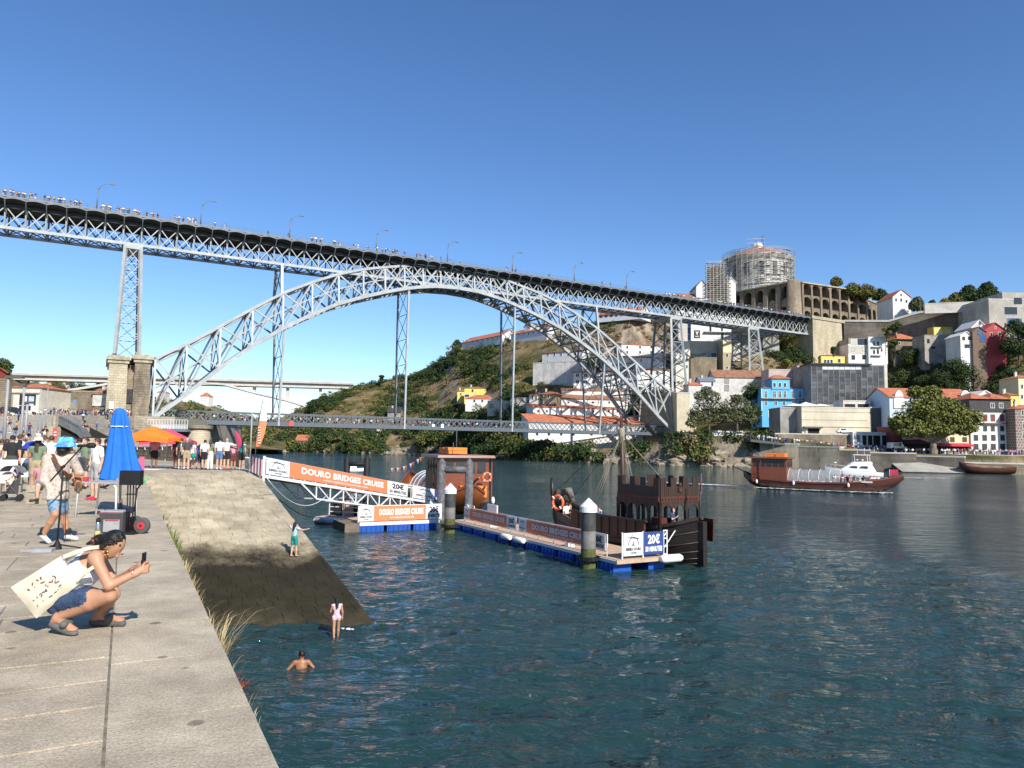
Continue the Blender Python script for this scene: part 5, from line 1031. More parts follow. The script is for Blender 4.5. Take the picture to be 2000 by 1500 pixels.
# sloping street at the far left
b = MB(); a, c = P(-60, 868, 70), P(80, 868, 70); d, e = P(-60, 812, 150), P(105, 812, 150); z0 = 4.3; z1 = ZG(40, 812, 150)
b.add([(a.x, 70, z0), (c.x - 2, 70, z0), (e.x, 150, z1), (d.x, 150, z1)], [(0, 1, 2, 3)]); tag(b.build('sloping_street', MPLAZA), kind='structure')
def lhouse(*a, **k):
 k['sink'] = k.get('sink', 4); h, f = house(*a, **k); return h, f
_terrD = terrD
terrD = lambda px, py: 1e9
lhouse('customs_house', 'white building with red roof and a dark gateway hung with posters at the left', 12, 80, 757, 800, 178, 178, 12, mat('cream_white_render', (.66, .62, .52), .85, var=.06, dirt=.2), 'hip', 745, MTILE, mull=False)
_h = [o for o in COL.objects if o.name.startswith('customs_house')][0]; _f = Face(12, 80, 178, 178, 780)
panel(_f, _h, 'gateway', MDARK, 39, 770, 69, 795, .06, .1); panel(_f, _h, 'poster', MFRM, 45, 774, 53, 785, .14, .05); panel(_f, _h, 'poster', mat('blue_poster', (.45, .52, .66), .7, var=.1), 57, 774, 66, 794, .14, .05); panel(_f, _h, 'lintel', MCAP, 22, 766, 78, 768.5, .4, .5); panel(_f, _h, 'shaded_wall', MGRY, 12, 769, 24, 800, .08, .1)
lhouse('red_house', 'dark red house end at the left picture edge above the street', -70, -22, 722, 740, 150, 150, 5, mat('brick_red_render', (.30, .07, .05), .85, var=.08), 'gable_par', 716, MTILE, sink=.5, cat='house')
lhouse('street_wall', 'rough earth coloured wall under the red house', -60, 13, 742, 800, 152, 152, 1.5, MSTN, 'flat', None, MSTN, cat='wall')
lhouse('square_wall', 'grey stone retaining wall at the back of the square', 84, 192, 766, 800, 205, 200, 3, MSTN, 'flat', None, MCAP, cat='wall')
lhouse('square_house', 'small white house with tile roof beside the bridge pier', 181, 214, 768, 786, 200, 200, 7, MWH2, 'gable_par', 759, MTILB, mull=False, cat='house', sink=1)
lhouse('square_shed', 'pale stone shed on the square behind the crowd', 85, 128, 783, 794, 190, 190, 5, mat('pale_stone_shed', (.46, .40, .31), .9, var=.1), 'flat', None, None, cat='shed', sink=2)
lhouse('cliff_house', 'white house with red roof on the far hill seen through the arch', 389, 407, 774, 788, 600, 600, 10, MWHT, 'hip', 765, MTILE, [(x, y, 1.5, 2) for x in (394, 400, 404) for y in (778, 783)], mull=False, cat='house', sink=6)
lhouse('cliff_house', 'small white house at the left end of the far hill behind the arch foot', 305, 320, 766, 780, 560, 560, 10, MWH2, 'hip', 761, MTILE, mull=False, cat='house', sink=6)
lhouse('hill_house', 'pale house among trees between pier and street', 90, 118, 748, 757, 665, 665, 10, MCREAM, 'gable_par', 744, MTILB, mull=False, cat='house', sink=6)
lhouse('hill_house', 'orange roofed house on the far hill left of the pier', 148, 186, 757, 764, 670, 670, 10, MCREAM, 'gable_par', 752, MTILE, mull=False, cat='house', sink=6)
terrD = _terrD
# round stone turret and cafe terrace by the bridge foot
tq = P(387, 866, 150); b = MB(); zt0 = ZG(387, 838, 150); zt1 = ZG(387, 831, 150); tur = thing('round_turret', 'squat round stone turret under the left end of the lower deck', 'turret', (tq.x, tq.y, 3))
b.lathe((tq.x, tq.y, 0), [(2.5, 2), (2.25, zt0), (.05, zt0 + .01)], 24); b.build('drum', masonry('turret_stone', (.50, .43, .30), (.42, .35, .25), (.25, .21, .15), .8, .5, dirt=.3), tur)
b = MB(); b.lathe((tq.x, tq.y, 0), [(2.3, zt0), (2.75, zt0 + .1), (2.75, zt1), (2.4, zt1 + .05), (.05, zt1 + .05)], 24, smooth=False); b.build('rim', MSTN, tur)
te = thing('terrace', 'cafe terrace with glass railing at the bridge foot behind the umbrellas', 'terrace', tuple(P(330, 842, 146))); a, c = P(288, 840, 146), P(366, 840, 146); zf = ZG(330, 838, 146)
b = MB(); b.hexa([(a.x, 146, zf - .5), (c.x, 146, zf - .5), (c.x, 156, zf - .5), (a.x, 156, zf - .5), (a.x, 146, zf), (c.x, 146, zf), (c.x, 156, zf), (a.x, 156, zf)]); b.build('slab', MSTD, te)
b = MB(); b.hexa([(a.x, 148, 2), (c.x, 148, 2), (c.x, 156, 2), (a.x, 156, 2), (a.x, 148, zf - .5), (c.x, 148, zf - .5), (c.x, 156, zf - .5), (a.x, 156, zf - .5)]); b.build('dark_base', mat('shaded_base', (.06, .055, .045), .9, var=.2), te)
b = MB(); n = 14
for i in range(n + 1): x = a.x + (c.x - a.x) * i / n; b.bar((x, 146, zf), (x, 146, zf + 1.9), .07)
for z in (.9, 1.9): b.bar((a.x, 146, zf + z), (c.x, 146, zf + z), .07)
b.build('railing', MFRM, te)
b = MB(); b.hexa([(a.x + .1, 146.05, zf + .1), (c.x, 146.05, zf + .1), (c.x, 146.09, zf + .1), (a.x + .1, 146.09, zf + .1), (a.x + .1, 146.05, zf + .9), (c.x, 146.05, zf + .9), (c.x, 146.09, zf + .9), (a.x + .1, 146.09, zf + .9)]); b.build('glass', glass('rail_glass', alpha=.25), te)
b = MB(); a, c = P(262, 835, 144), P(292, 835, 144); z1 = ZG(270, 812, 144); b.prism([P(262, 812, 144), P(290, 833, 144), V(c.x, 144, 3), V(a.x, 144, 3)], (0, 10, 0)); tag(b.build('stair_flank', MATS['turret_stone']), 'sloping block masonry flank of the stairs beside the bridge pier', 'wall')
# low quay wall behind the waiting tourists, with white pipe rail
b = MB(); pts = [(228, 66), (300, 58), (400, 51), (478, 46.5)]; wl = thing('quay_parapet', 'low rough brown stone wall behind the waiting tourists', 'wall', tuple(P(380, 905, 52)))
for (x0, d0), (x1, d1) in zip(pts, pts[1:]):
 p, q = P(x0, 873, d0), P(x1, 873, d1); b.hexa([(p.x, p.y, 4), (q.x, q.y, 4), (q.x, q.y + .7, 4), (p.x, p.y + .7, 4), (p.x, p.y, p.z), (q.x, q.y, q.z), (q.x, q.y + .7, q.z), (p.x, p.y + .7, p.z)])
b.build('wall', masonry('brown_rubble', (.29, .215, .135), (.20, .15, .10), (.10, .08, .055), .55, .3, dirt=.6, dscale=.9), wl)
b = MB()
for (x0, d0), (x1, d1) in zip(pts, pts[1:]):
 p, q = P(x0, 869, d0), P(x1, 869, d1); b.bar(p, q, .12)
 for k in range(5): c = p.lerp(q, k / 5); b.bar(c, (c.x, c.y, c.z - .4), .07)
b.build('rail', MFRM, wl)
b = MB(); p, q = P(330, 868, 100), P(440, 868, 80); b.hexa([(p.x, p.y, -2), (q.x, q.y, -2), (q.x, q.y + 6, -2), (p.x, p.y + 6, -2), (p.x, p.y, p.z), (q.x, q.y, q.z), (q.x, q.y + 6, q.z), (p.x, p.y + 6, p.z)])
tag(b.build('quay_extension', MSTN), 'stone quay extension behind the low parapet wall', 'wall')
# parked vehicles on the square
MTYR = mat('tyre_rubber', (.02, .02, .02), .9, var=0)
def car(name, label, cat, q, rz, col, L=4.3, W=1.8, H=1.45, van=False):
 t = thing(name, label, cat, tuple(q), rz); x0, x1 = -L / 2, L / 2; prof = [(x0, .35), (x0, .8), (x0 + .15, H * .98 if van else .85), (x0 + .5, H) if van else (x0 + .7, H), (x1 - 1.6, H), (x1 - .9, .9), (x1 - .05, .75), (x1, .35)]
 b = MB(); b.prism([(x, -W / 2, z) for x, z in prof], (0, W, 0)); b.build('body', mat('paint_' + label[:9].replace(' ', '_'), col, .3, var=0, spec=.6), t, world=False)
 b = MB()
 for s in (-1, 1): b.add([(x0 + .75, s * (W / 2 + .01), .92), (x1 - 1.75, s * (W / 2 + .01), .92), (x1 - 1.75, s * (W / 2 + .01), H - .1), (x0 + .95, s * (W / 2 + .01), H - .1)], [(0, 1, 2, 3)])
 b.build('window', MWIN, t, world=False)
 for sx in (x0 + .8, x1 - .8):
  for s in (-1, 1): b = MB(); b.tube([(sx, s * (W / 2 - .2), .32), (sx, s * (W / 2 + .02), .32)], .32, 12); b.build('wheel', MTYR, t, world=False)
 return t
car('parked_car', 'black car parked on the square at the far left', 'car', P(22, 808.5, 150), .1, (.015, .017, .02))
car('white_van', 'white van parked beside the gateway on the square', 'van', V(P(57, 806, 162).x, 162, zpz), .05, (.75, .75, .74), 5.2, 1.9, 2.1, True)
car('parked_car', 'white car parked on the upper street by the concrete block', 'car', P(1648, 846.5, 219), .0, (.78, .78, .78))
car('white_van', 'white van beside the riverside bar under the plane tree', 'van', P(1752, 878, 206), .1, (.72, .73, .76), 5.0, 1.9, 2.0, True)
# left-hand lamp posts and mast poles
MPOLE = mat('grey_pole', (.30, .30, .30), .5, var=.05)
def pole(px, y0, y1, D, r, label, name='lamp_post', arm=None, head=None):
 base = P(px, y1, D); zt_ = ZG(px, y0, D); t = thing(name, label, 'lamp post', tuple(base)); h = zt_ - base.z; b = MB(); b.tube([(0, 0, 0), (0, 0, h)], [r, r * .75], 10); b.build('post', MPOLE, t, world=False)
 if head: b = MB(); b.box((head * .5, 0, h), (abs(head) + .3, .35, .22)); b.build('lamp_head', MFRD, t, world=False)
 b = MB(); b.lathe((0, 0, 0), [(r * 1.5, 0), (r * 1.5, .25), (r * 1.1, .35)], 10); b.build('base', MPOLE, t, world=False)
 return t
pole(6, 736, 882, 55, .13, 'tall grey lamp post at the left edge with floodlights on top', head=1.0)
pole(38, 752, 890, 62, .12, 'tall grey lamp post between the left edge and the tunnel', head=-.3)
pole(48, 786, 868, 75, .16, 'short dark post among the crowd on the street', head=.5)
for i, (px, y0, y1, D) in enumerate(((72, 760, 866, 82), (79, 765, 862, 84), (87, 758, 860, 88))): pole(px, y0, y1, D, .07, ('left', 'middle', 'right')[i] + ' of the three thin poles in front of the underpass')
b = MB(); c = P(107, 856, 108); b.hexa([P(102.5, 857, 110), P(112, 857, 110), P(112, 857, 110.1), P(102.5, 857, 110.1), P(103.5, 835, 110), P(112.5, 838, 110), P(112.5, 838, 110.1), P(103.5, 835, 110.1)]); bn = b.build('red_banner', mat('banner_red', (.62, .09, .10), .7, var=.05)); tag(bn, 'small red banner with white lettering beside the underpass mouth', 'banner')
b = MB(); a = P(105, 852, 109.9); letter(b, 'MENU', a, P(110.5, 852, 109.9) - a, P(105, 848, 109.9) - a); letter(b, 'LICOR', P(105, 846, 109.9), P(110.5, 846, 109.9) - P(105, 846, 109.9), P(105, 842, 109.9) - P(105, 846, 109.9)); b.build('lettering', MFRM, bn)
b = MB(); c = P(218, 792, 172);
sg = thing('blue_sign', 'small blue parking sign on a pole above the crowd on the square', 'sign', tuple(P(145, 806, 158))); q = P(145, 806, 158); b.bar((q.x, q.y, q.z), (q.x, q.y, q.z + 2.6), .08); b.build('pole', MPOLE, sg); b = MB(); b.box((q.x, q.y - .1, q.z + 2.5), (.6, .06, .75)); b.build('plate', mat('sign_blue', (.12, .25, .60), .5, var=0), sg)
# -- small wall signs near the pier
b = MB(); q = on_bridge(217.5, 791, -.6); b.hexa([q + BD * x + V(0, 0, z) - BNv * y for z in (-.9, .9) for x, y in ((-.45, .1), (.45, .1), (.45, 0), (-.45, 0))]); tag(b.build('notice_board', MFRM), 'white notice board on the left foot of the bridge pier', 'sign')
# == pontoons, piles, gangway
MBLF = mat('blue_float', (.015, .09, .42), .45, var=.06)
MDKB = mat('pontoon_deck', (.52, .37, .26), .8, var=.08, scale=2)
MGAL = mat('galvanised_white', (.74, .74, .73), .45, var=.04)
MBAN = mat('banner_white', (.80, .79, .77), .6, var=.02)
MORG = mat('banner_orange', (.80, .23, .10), .6, var=.03)
MNAV = mat('banner_navy', (.03, .06, .22), .6, var=.03)
MINK = mat('print_dark', (.04, .045, .06), .6, var=0)
MPRW = mat('print_white', (.82, .80, .77), .6, var=0)
MBLK = mat('black_rubber', (.012, .012, .013), .7, var=.2)
MRAW = mat('weathered_wood', (.20, .16, .12), .85, var=.15, scale=3)
def quadp(o, u, v, x, y, n=0.0):
 w = Vector(u).cross(Vector(v)).normalized(); return Vector(o) + Vector(u) * x + Vector(v) * y + w * n
def banner(label, o, u, v, segs, th=.03, group='cruise banners along the gangway and pontoons', deck=True):
 """o lower left corner, u along, v up; segs: (kind, x0, x1) with kind logo / text / price / navyprice / orange"""
 W, H = Vector(u).length, Vector(v).length; n = Vector(u).cross(Vector(v)).normalized()
 t = thing('banner', label, 'banner', tuple(o), 0, group)
 for k, x0, x1 in segs:
  m = {'logo': MBAN, 'text': MORG, 'orange': MORG, 'price': MBAN, 'navy': MNAV}[k]; b = MB()
  c = [quadp(o, u, v, x, y) for x, y in ((x0, 0), (x1, 0), (x1, 1), (x0, 1))]
  # slight sag between eyelets
  b.hexa([p - n * th for p in c] + c); b.build({'logo': 'logo_panel', 'text': 'orange_panel', 'orange': 'orange_panel', 'price': 'price_panel', 'navy': 'navy_panel'}[k], m, t)
  L_ = MB(); wd = (x1 - x0) * W; e = .012
  def put(s, a0, b0, a1, b1): oo = quadp(o, u, v, x0 + (x1 - x0) * a0, b0, e); letter(L_, s, oo, Vector(u) * (x1 - x0) * (a1 - a0), Vector(v) * (b1 - b0))
  if k == 'text': put('DOURO BRIDGES CRUISE', .10, .36, .95, .80); put('WWW.RIBEIRADOUROCRUISES.COM', .30, .13, .76, .25); ink = MPRW
  elif k in ('price', 'navy'): put('20€', .22, .46, .80, .90); put('50 MINUTES', .10, .12, .92, .36); ink = MINK if k == 'price' else MPRW
  elif k == 'logo':
   put('RIBEIRA DOURO', .10, .22, .90, .36); put('CRUISES', .34, .09, .66, .16); ink = MINK
   q = lambda x, y: quadp(o, u, v, x0 + (x1 - x0) * x, y, e)
   def line(pts, w_):
    for (xa, ya), (xb, yb) in zip(pts, pts[1:]):
     dx, dy = (xb - xa) * wd, (yb - ya) * H; l = math.hypot(dx, dy) or 1; px_, py_ = -dy / l * w_ / wd, dx / l * w_ / H
     L_.add([q(xa - px_, ya - py_), q(xb - px_, yb - py_), q(xb + px_, yb + py_), q(xa + px_, ya + py_)], [(0, 1, 2, 3)])
   w_ = H * .018; line([(.20, .80), (.80, .74)], w_); line([(.5 - .27 * math.cos(a), .45 + .36 * math.sin(a)) for a in np.linspace(0, math.pi, 10)], w_); line([(.40, .46), (.60, .46)], w_); line([(.45, .48), (.5, .62), (.5, .48)], w_ * .7); line([(.36, .80), (.46, .90)], w_)
  else: continue
  L_.build('lettering', ink, t)
 return t
MPILE = None
def pile(px, yb, D, r, zt, label, cap=True):
 c = P(px, yb, D); t = thing('mooring_pile', label, 'pile', (c.x, c.y, 0), 0, 'mooring piles with white caps')
 m = mat('steel_pile', (.26, .255, .235), .65, var=.1, scale=1.5, dirt=.35, dscale=1.2)
 b = MB(); b.lathe((0, 0, 0), [(r, -2.5), (r, zt)], 20); b.build('shaft', m, t, world=False)
 b = MB(); b.lathe((0, 0, 0), [(r * 1.01, -.4), (r * 1.015, .75), (r * 1.01, .95)], 20); b.build('algae_band', mat('pile_algae', (.10, .11, .035), .9, var=.2, scale=5), t, world=False)
 b = MB(); b.lathe((0, 0, 0), [(r * 1.012, zt - .9), (r * 1.02, zt)], 20); b.build('dark_collar', mat('pile_collar', (.06, .06, .06), .6, var=.2), t, world=False)
 if cap: b = MB(); b.lathe((0, 0, 0), [(r * 1.2, zt), (r * 1.2, zt + .28), (r * 1.05, zt + .34), (.02, zt + r * 1.9)], 20, smooth=False); b.build('cap', MGAL, t, world=False)
 b = MB()
 for i in range(16):
  a = 2 * math.pi * i / 16; b.box(((r + .12) * math.cos(a), (r + .12) * math.sin(a), .48), (.3, .16, .16), 0, a + math.pi / 2 + random.uniform(-.3, .3))
 b.build('roller_collar', MBLK, t, world=False, kind='stuff'); return t
pile(878, 1025, 48.3, .36, 2.6, 'mooring pile with white cone cap where gangway meets the pontoons')
pile(1149, 1090, 35.6, .36, 2.7, 'big mooring pile with white cone cap beside the castle boat')
def frame_piles(label, pxl, pxr, yt, yb, D, r, m):
 a, c = P(pxl, yb, D), P(pxr, yb, D); zt = P(pxl, yt, D).z; t = thing('pile_frame', label, 'pile frame', (a.x, a.y, 0))
 for q in (a, c):
  b = MB(); b.lathe((q.x, q.y, 0), [(r, -2), (r, zt - r * 1.2), (.02, zt)], 14); b.build('pile', m, t)
 b = MB(); b.tube([(a.x, a.y, zt - .95), (c.x, c.y, zt - .95)], r * .8, 12); b.build('crossbeam', m, t); return t
frame_piles('grey pile frame with a crossbeam in front of the moored brown boat', 861, 915, 893, 1000, 56, .32, mat('grey_pile_wrap', (.13, .13, .135), .8, var=.25, scale=3))
frame_piles('black pile frame standing in the river behind the gangway', 676, 715, 888, 960, 76, .33, MBLK)
# front pontoon
Z1 = .62
def pontoon(name, label, A_, B_, depth, zdeck, nfl, skip=(), flw=.88):
 u = (B_ - A_); L = u.length; u.normalize(); n = Vector((-u.y, u.x, 0)); n = n if n.dot(A_ - CC) > 0 or True else -n
 if n.y < 0: n = -n
 t = thing(name, label, 'pontoon', (A_.x, A_.y, 0)); pp = lambda x, y, z: A_ + u * x + n * y + V(0, 0, z)
 def bx(x0, x1, y0, y1, z0, z1, nm, m): b = MB(); b.hexa([pp(x0, y0, z0), pp(x1, y0, z0), pp(x1, y1, z0), pp(x0, y1, z0), pp(x0, y0, z1), pp(x1, y0, z1), pp(x1, y1, z1), pp(x0, y1, z1)]); return b.build(nm, m, t)
 bx(0, L, 0, depth, zdeck - .2, zdeck, 'frame', MGAL)
 nb = int(L / 1.0)
 for i in range(nb): bx(i * L / nb + .01, (i + 1) * L / nb - .01, .06, depth - .06, zdeck + .002, zdeck + .03, 'deck_board', MDKB)
 for i in range(nfl):
  if i in skip: continue
  x0, x1 = i * L / nfl, (i + flw) * L / nfl
  b = MB(); y0 = .02
  b.hexa([pp(x0, y0, -.3), pp(x1, y0, -.3), pp(x1, depth - .05, -.3), pp(x0, depth - .05, -.3), pp(x0, y0, zdeck - .205), pp(x1, y0, zdeck - .205), pp(x1, depth - .05, zdeck - .205), pp(x0, depth - .05, zdeck - .205)])
  k = max(2, int((x1 - x0) / .33))
  for j in range(k): xx = x0 + (x1 - x0) * (j + .5) / k; b.hexa([pp(xx - .04, -.05, -.2), pp(xx + .04, -.05, -.2), pp(xx + .04, .015, -.2), pp(xx - .04, .015, -.2), pp(xx - .04, -.05, zdeck - .25), pp(xx + .04, -.05, zdeck - .25), pp(xx + .04, .015, zdeck - .25), pp(xx - .04, .015, zdeck - .25)])
  b.build('float', MBLF, t)
 return t, pp, L, u, n
A1, B1 = G(702, 1040, 0), G(858, 1033, 0)
t1, pp1, L1, u1, n1 = pontoon('pontoon', 'short pontoon on blue floats carrying the orange cruise banner, left of the capped pile', A1, B1, 3.6, Z1, 3)
b = MB(); b.hexa([pp1(-.9, .3, -.3), pp1(0, .02, -.3), pp1(0, 3.4, -.3), pp1(-.9, 3.4, -.3), pp1(-.9, .3, .55), pp1(-.01, .02, .55), pp1(-.01, 3.4, .55), pp1(-.9, 3.4, .55)]); b.build('dark_end', MRAW, t1)
o = pp1(-.05, .12, .70); banner('orange cruise banner with price facing the water on the short pontoon', o, u1 * (L1 + .25), V(0, 0, .98), (('logo', 0, .175), ('text', .176, .80), ('price', .801, 1)))
b = MB()
for i in range(7): x = -.05 + (L1 + .25) * i / 6; b.bar(pp1(x, .2, .6), pp1(x, .2, 1.7), .05)
b.bar(pp1(-.05, .2, 1.69), pp1(L1 + .2, .2, 1.69), .05); b.build('railing', MGAL, t1)
# long pontoon
A2, B2 = G(889, 1034.6, 0), G(1204, 1120, 0)
u2 = (B2 - A2); L2 = u2.length; u2 = u2 / L2; n2 = Vector((-u2.y, u2.x, 0))
t2 = thing('pontoon', 'long pontoon on blue floats with beige deck beside the castle boat', 'pontoon', (A2.x, A2.y, 0)); pp2 = lambda x, y, z: A2 + u2 * x + n2 * y + V(0, 0, z)
def bx2(x0, x1, y0, y1, z0, z1, nm, m, par=t2):
 b = MB(); b.hexa([pp2(x0, y0, z0), pp2(x1, y0, z0), pp2(x1, y1, z0), pp2(x0, y1, z0), pp2(x0, y0, z1), pp2(x1, y0, z1), pp2(x1, y1, z1), pp2(x0, y1, z1)]); return b.build(nm, m, par)
bx2(-.8, L2, 0, 3.2, .40, .56, 'frame', MGAL)
for i in range(17): bx2(-.8 + (L2 + .8) * i / 17 + .01, -.8 + (L2 + .8) * (i + 1) / 17 - .01, .08, 3.12, .562, .60, 'deck_board', MDKB)
bx2(L2, L2 + .06, -.02, 3.22, .42, .60, 'end_plank', MDKB)
for i in range(11):
 x0 = -.6 + (L2 + .6) * i / 11; x1 = x0 + 1.42; bx2(x0, x1, .03, 1.1, -.3, .395, 'float', MBLF); bx2(x0, x1, 2.15, 3.17, -.3, .395, 'float', MBLF)
 for j in range(4): bx2(x0 + .2 + j * .34, x0 + .27 + j * .34, -.03, .028, -.2, .34, 'float_rib', MBLF)
for i, (x, y) in enumerate(((7.0, -.12), (8.6, -.12))):
 b = MB(); b.tube([pp2(x, y, .42), pp2(x + .12, y, .42), pp2(x + 1.0, y, .42), pp2(x + 1.12, y, .42)], [.1, .17, .17, .1], 10); tag(b.build('fender', MBAN), 'white fender hanging on the long pontoon, ' + ('nearer the shore' if i == 0 else 'nearer the big pile'), 'fender', 'white fenders on the pontoons')
b = MB(); b.tube([pp2(L2 + .2, 2.5, .52), pp2(L2 + .2, 2.65, .52), pp2(L2 + .2, 3.7, .52), pp2(L2 + .2, 3.85, .52)], [.12, .2, .2, .12], 12); tag(b.build('fender', MBAN), 'large white fender on the end corner of the long pontoon', 'fender', 'white fenders on the pontoons')
ZB0, ZB1 = .86, 1.58
for k, (x0, x1, seg, lb) in enumerate(((.75, 8.0, (('logo', 0, .12), ('text', .121, .84), ('price', .841, 1)), 'shaded cruise banner on the shore half of the long pontoon rail'), (8.35, 16.9, (('logo', 0, .105), ('text', .106, .855), ('price', .856, 1)), 'cruise banner on the outer half of the long pontoon rail, crossed by the big pile'))):
 banner(lb, pp2(x0, .3, ZB0), u2 * (x1 - x0), V(0, 0, ZB1 - ZB0), seg)
b = MB()
for i in range(11): x = .7 + 16.3 * i / 10; b.bar(pp2(x, .36, .6), pp2(x, .36, 1.62), .05)
b.bar(pp2(.7, .36, 1.62), pp2(17, .36, 1.62), .05); b.bar(pp2(.7, .36, .82), pp2(17, .36, .82), .04)
b.build('railing', MGAL, t2)
banner('white and navy price banner on the outer end of the long pontoon', pp2(L2 - .1, .5, .74), n2 * 2.45, V(0, 0, 1.08), (('logo', 0, .48), ('navy', .481, 1)))
b = MB()
for y in (.45, 1.7, 2.98): b.bar(pp2(L2 - .14, y, .6), pp2(L2 - .14, y, 1.86), .06)
for i in range(4): b.bar(pp2(L2 - .14, 2.98, .7 + i * .38), pp2(L2 - .14, 3.2, .7 + i * .38), .05)
b.bar(pp2(L2 - .14, 3.2, .6), pp2(L2 - .14, 3.2, 1.86), .05); b.build('end_railing', MGAL, t2)
b = MB(); c = pp2(13.4, .55, .75); b.box(c, (.5, .4, .3)); b.box(pp2(4.2, .9, .66), (.6, .4, .1)); tag(b.build('dock_box', MBAN), 'small white box on the long pontoon deck behind the banner', 'box')
# white float with cabinet behind the gangway
Af = G(616, 1021, 0); Af = P(622, 1019, 53); Bf = P(705, 1012, 52)
t3, pp3, L3, u3, n3 = pontoon('float_platform', 'white floating platform with railing and dark cabinet under the gangway', V(Af.x, Af.y, 0), V(Bf.x, Bf.y, 0), 3.2, .45, 0)
b = MB(); b.tube([pp3(-.1, -.1, .2), pp3(L3, -.1, .2)], .26, 10); b.tube([pp3(-.1, -.1, .2), pp3(-.1, 3.2, .2)], .26, 10); b.build('fender_tube', MBAN, t3)
b = MB(); b.box(pp3(1.5, 1.9, 1.05), (2.6, 1.2, 1.15)); b.build('cabinet', MBLK, t3); b = MB(); b.box(pp3(1.75, 1.1, 1.05), (.8, .1, 1.1)); b.build('wooden_door', MDKB, t3)
b = MB()
for z in (.85, 1.2, 1.55): b.bar(pp3(.75, .2, z), pp3(L3, .2, z), .06)
for x in (.75, 1.9, 3.1): b.bar(pp3(x, .2, .45), pp3(x, .2, 1.6), .06)
b.bar(pp3(.3, 2.8, .45), pp3(.3, 2.8, 1.7), .06); b.bar(pp3(.3, 2.8, 1.65), pp3(.75, .2, 1.58), .06)
b.build('railing', MGAL, t3)
# white gates by the first pile
b = MB()
for x0, x1, y in ((-1.0, .55, 3.0), (-.7, .5, 1.2)):
 for z in (.9, 1.25, 1.6): b.bar(pp2(x0, y, z), pp2(x1, y, z), .05)
 for x in (x0, (x0 + x1) / 2, x1): b.bar(pp2(x, y, .6), pp2(x, y, 1.62), .05)
ring = [pp2(-.6 + .38 * math.cos(a), 1.15, 1.25 + .38 * math.sin(a)) for a in np.linspace(0, 2 * math.pi, 17)]; b.tube(ring, .04, 6); b.build('gate', MGAL, t2)
b = MB(); b.box(pp2(.9, 2.4, 1.35), (1.4, .04, .75), 0, math.atan2(u2.y, u2.x)); tag(b.build('info_board', MBAN), 'small white information board on the shore end of the long pontoon', 'sign')
# gangway
S0_ = P(514, 928, 41.5); E0_ = P(872, 985, 61); gu = E0_ - S0_; GL = gu.length; gu = gu / GL; gn = V(-gu.y, gu.x, 0).normalized(); gn = gn if gn.y > 0 else -gn
gw = thing('gangway', 'long white trussed gangway sloping from the quay down to the pontoons', 'gangway', tuple(S0_))
gp = lambda x, y, z: S0_ + gu * (x * GL) + gn * y + V(0, 0, z)
b = MB(); b.hexa([gp(0, 0, -.1), gp(1, 0, -.1), gp(1, 1.5, -.1), gp(0, 1.5, -.1), gp(0, 0, .0), gp(1, 0, 0), gp(1, 1.5, 0), gp(0, 1.5, 0)]); b.build('walkway', MRAW, gw)
for y in (0, 1.5):
 b = MB(); b.bar(gp(0, y, -.05), gp(1, y, -.05), .14, .18); b.bar(gp(0, y, 1.0), gp(1, y, 1.0), .08); b.bar(gp(.22, y, -.95), gp(.80, y, -.95), .1); b.bar(gp(.14, y, 0), gp(.22, y, -.95), .1); b.bar(gp(.88, y, 0), gp(.80, y, -.95), .1); b.build('side_beam', MGAL, gw)
 for i in range(9):
  a, c = .22 + .58 * i / 9, .22 + .58 * (i + 1) / 9; b = MB(); b.bar(gp(a, y, -.05), gp(a, y, -.95), .07); b.bar(gp(a, y, -.95 if i % 2 else -.05), gp(c, y, -.05 if i % 2 else -.95), .07); b.build('truss_brace', MGAL, gw)
 b = MB()
 for i in range(21): b.bar(gp(i / 20, y, 0), gp(i / 20, y, 1.0), .05)
 b.build('rail_posts', MGAL, gw)
for i in range(6):
 a = .22 + .58 * i / 6; b = MB(); b.bar(gp(a, 0, -.95), gp(a + .097, 1.5, -.95), .06); b.bar(gp(a, 0, -.95), gp(a, 1.5, -.95), .07); b.build('cross_brace', MGAL, gw)
b = MB()
for i in range(5):
 for y in (.0,): b.bar(gp(.83 + i * .012, -.03, .05), gp(.83 + i * .012, -.03, .95), .04)
for z in (.2, .45, .7): b.bar(gp(.828, -.03, z), gp(.885, -.03, z), .04)
b.build('dark_grid', MFRD, gw)
def gx(px):
 best = min(range(401), key=lambda i: abs(1000 + FPX * ((gp(i / 400, 0, .5) - CC).dot(CR)) / ((gp(i / 400, 0, .5) - CC).dot(CF)) - px)); return best / 400
x0, x1 = gx(519), gx(794); f = lambda p: (gx(p) - x0) / (x1 - x0)
banner('long orange cruise banner along the gangway railing', gp(x0, -.08, .10), gu * (x1 - x0) * GL, V(0, 0, .93), (('logo', 0, f(564)), ('text', f(564) + .001, f(755)), ('price', f(755) + .001, 1)))
x2, x3 = gx(806), gx(868)
banner('white and navy cruise banner at the foot of the gangway', gp(x2, -.08, .10), gu * (x3 - x2) * GL, V(0, 0, .95), (('logo', 0, .64), ('navy', .641, 1)))
b = MB()
for y in (-.05, 1.55): b.bar(gp(0, y, -.4), gp(0, y, 1.1), .12)
b.build('gate_post', MGAL, gw)
b = MB(); b.hexa([gp(x, y, z) for z in (-1.0, -.12) for x, y in ((.93, -.6), (1.06, -.6), (1.06, 2.4), (.93, 2.4))]); b.build('landing_float', MBLF, gw)
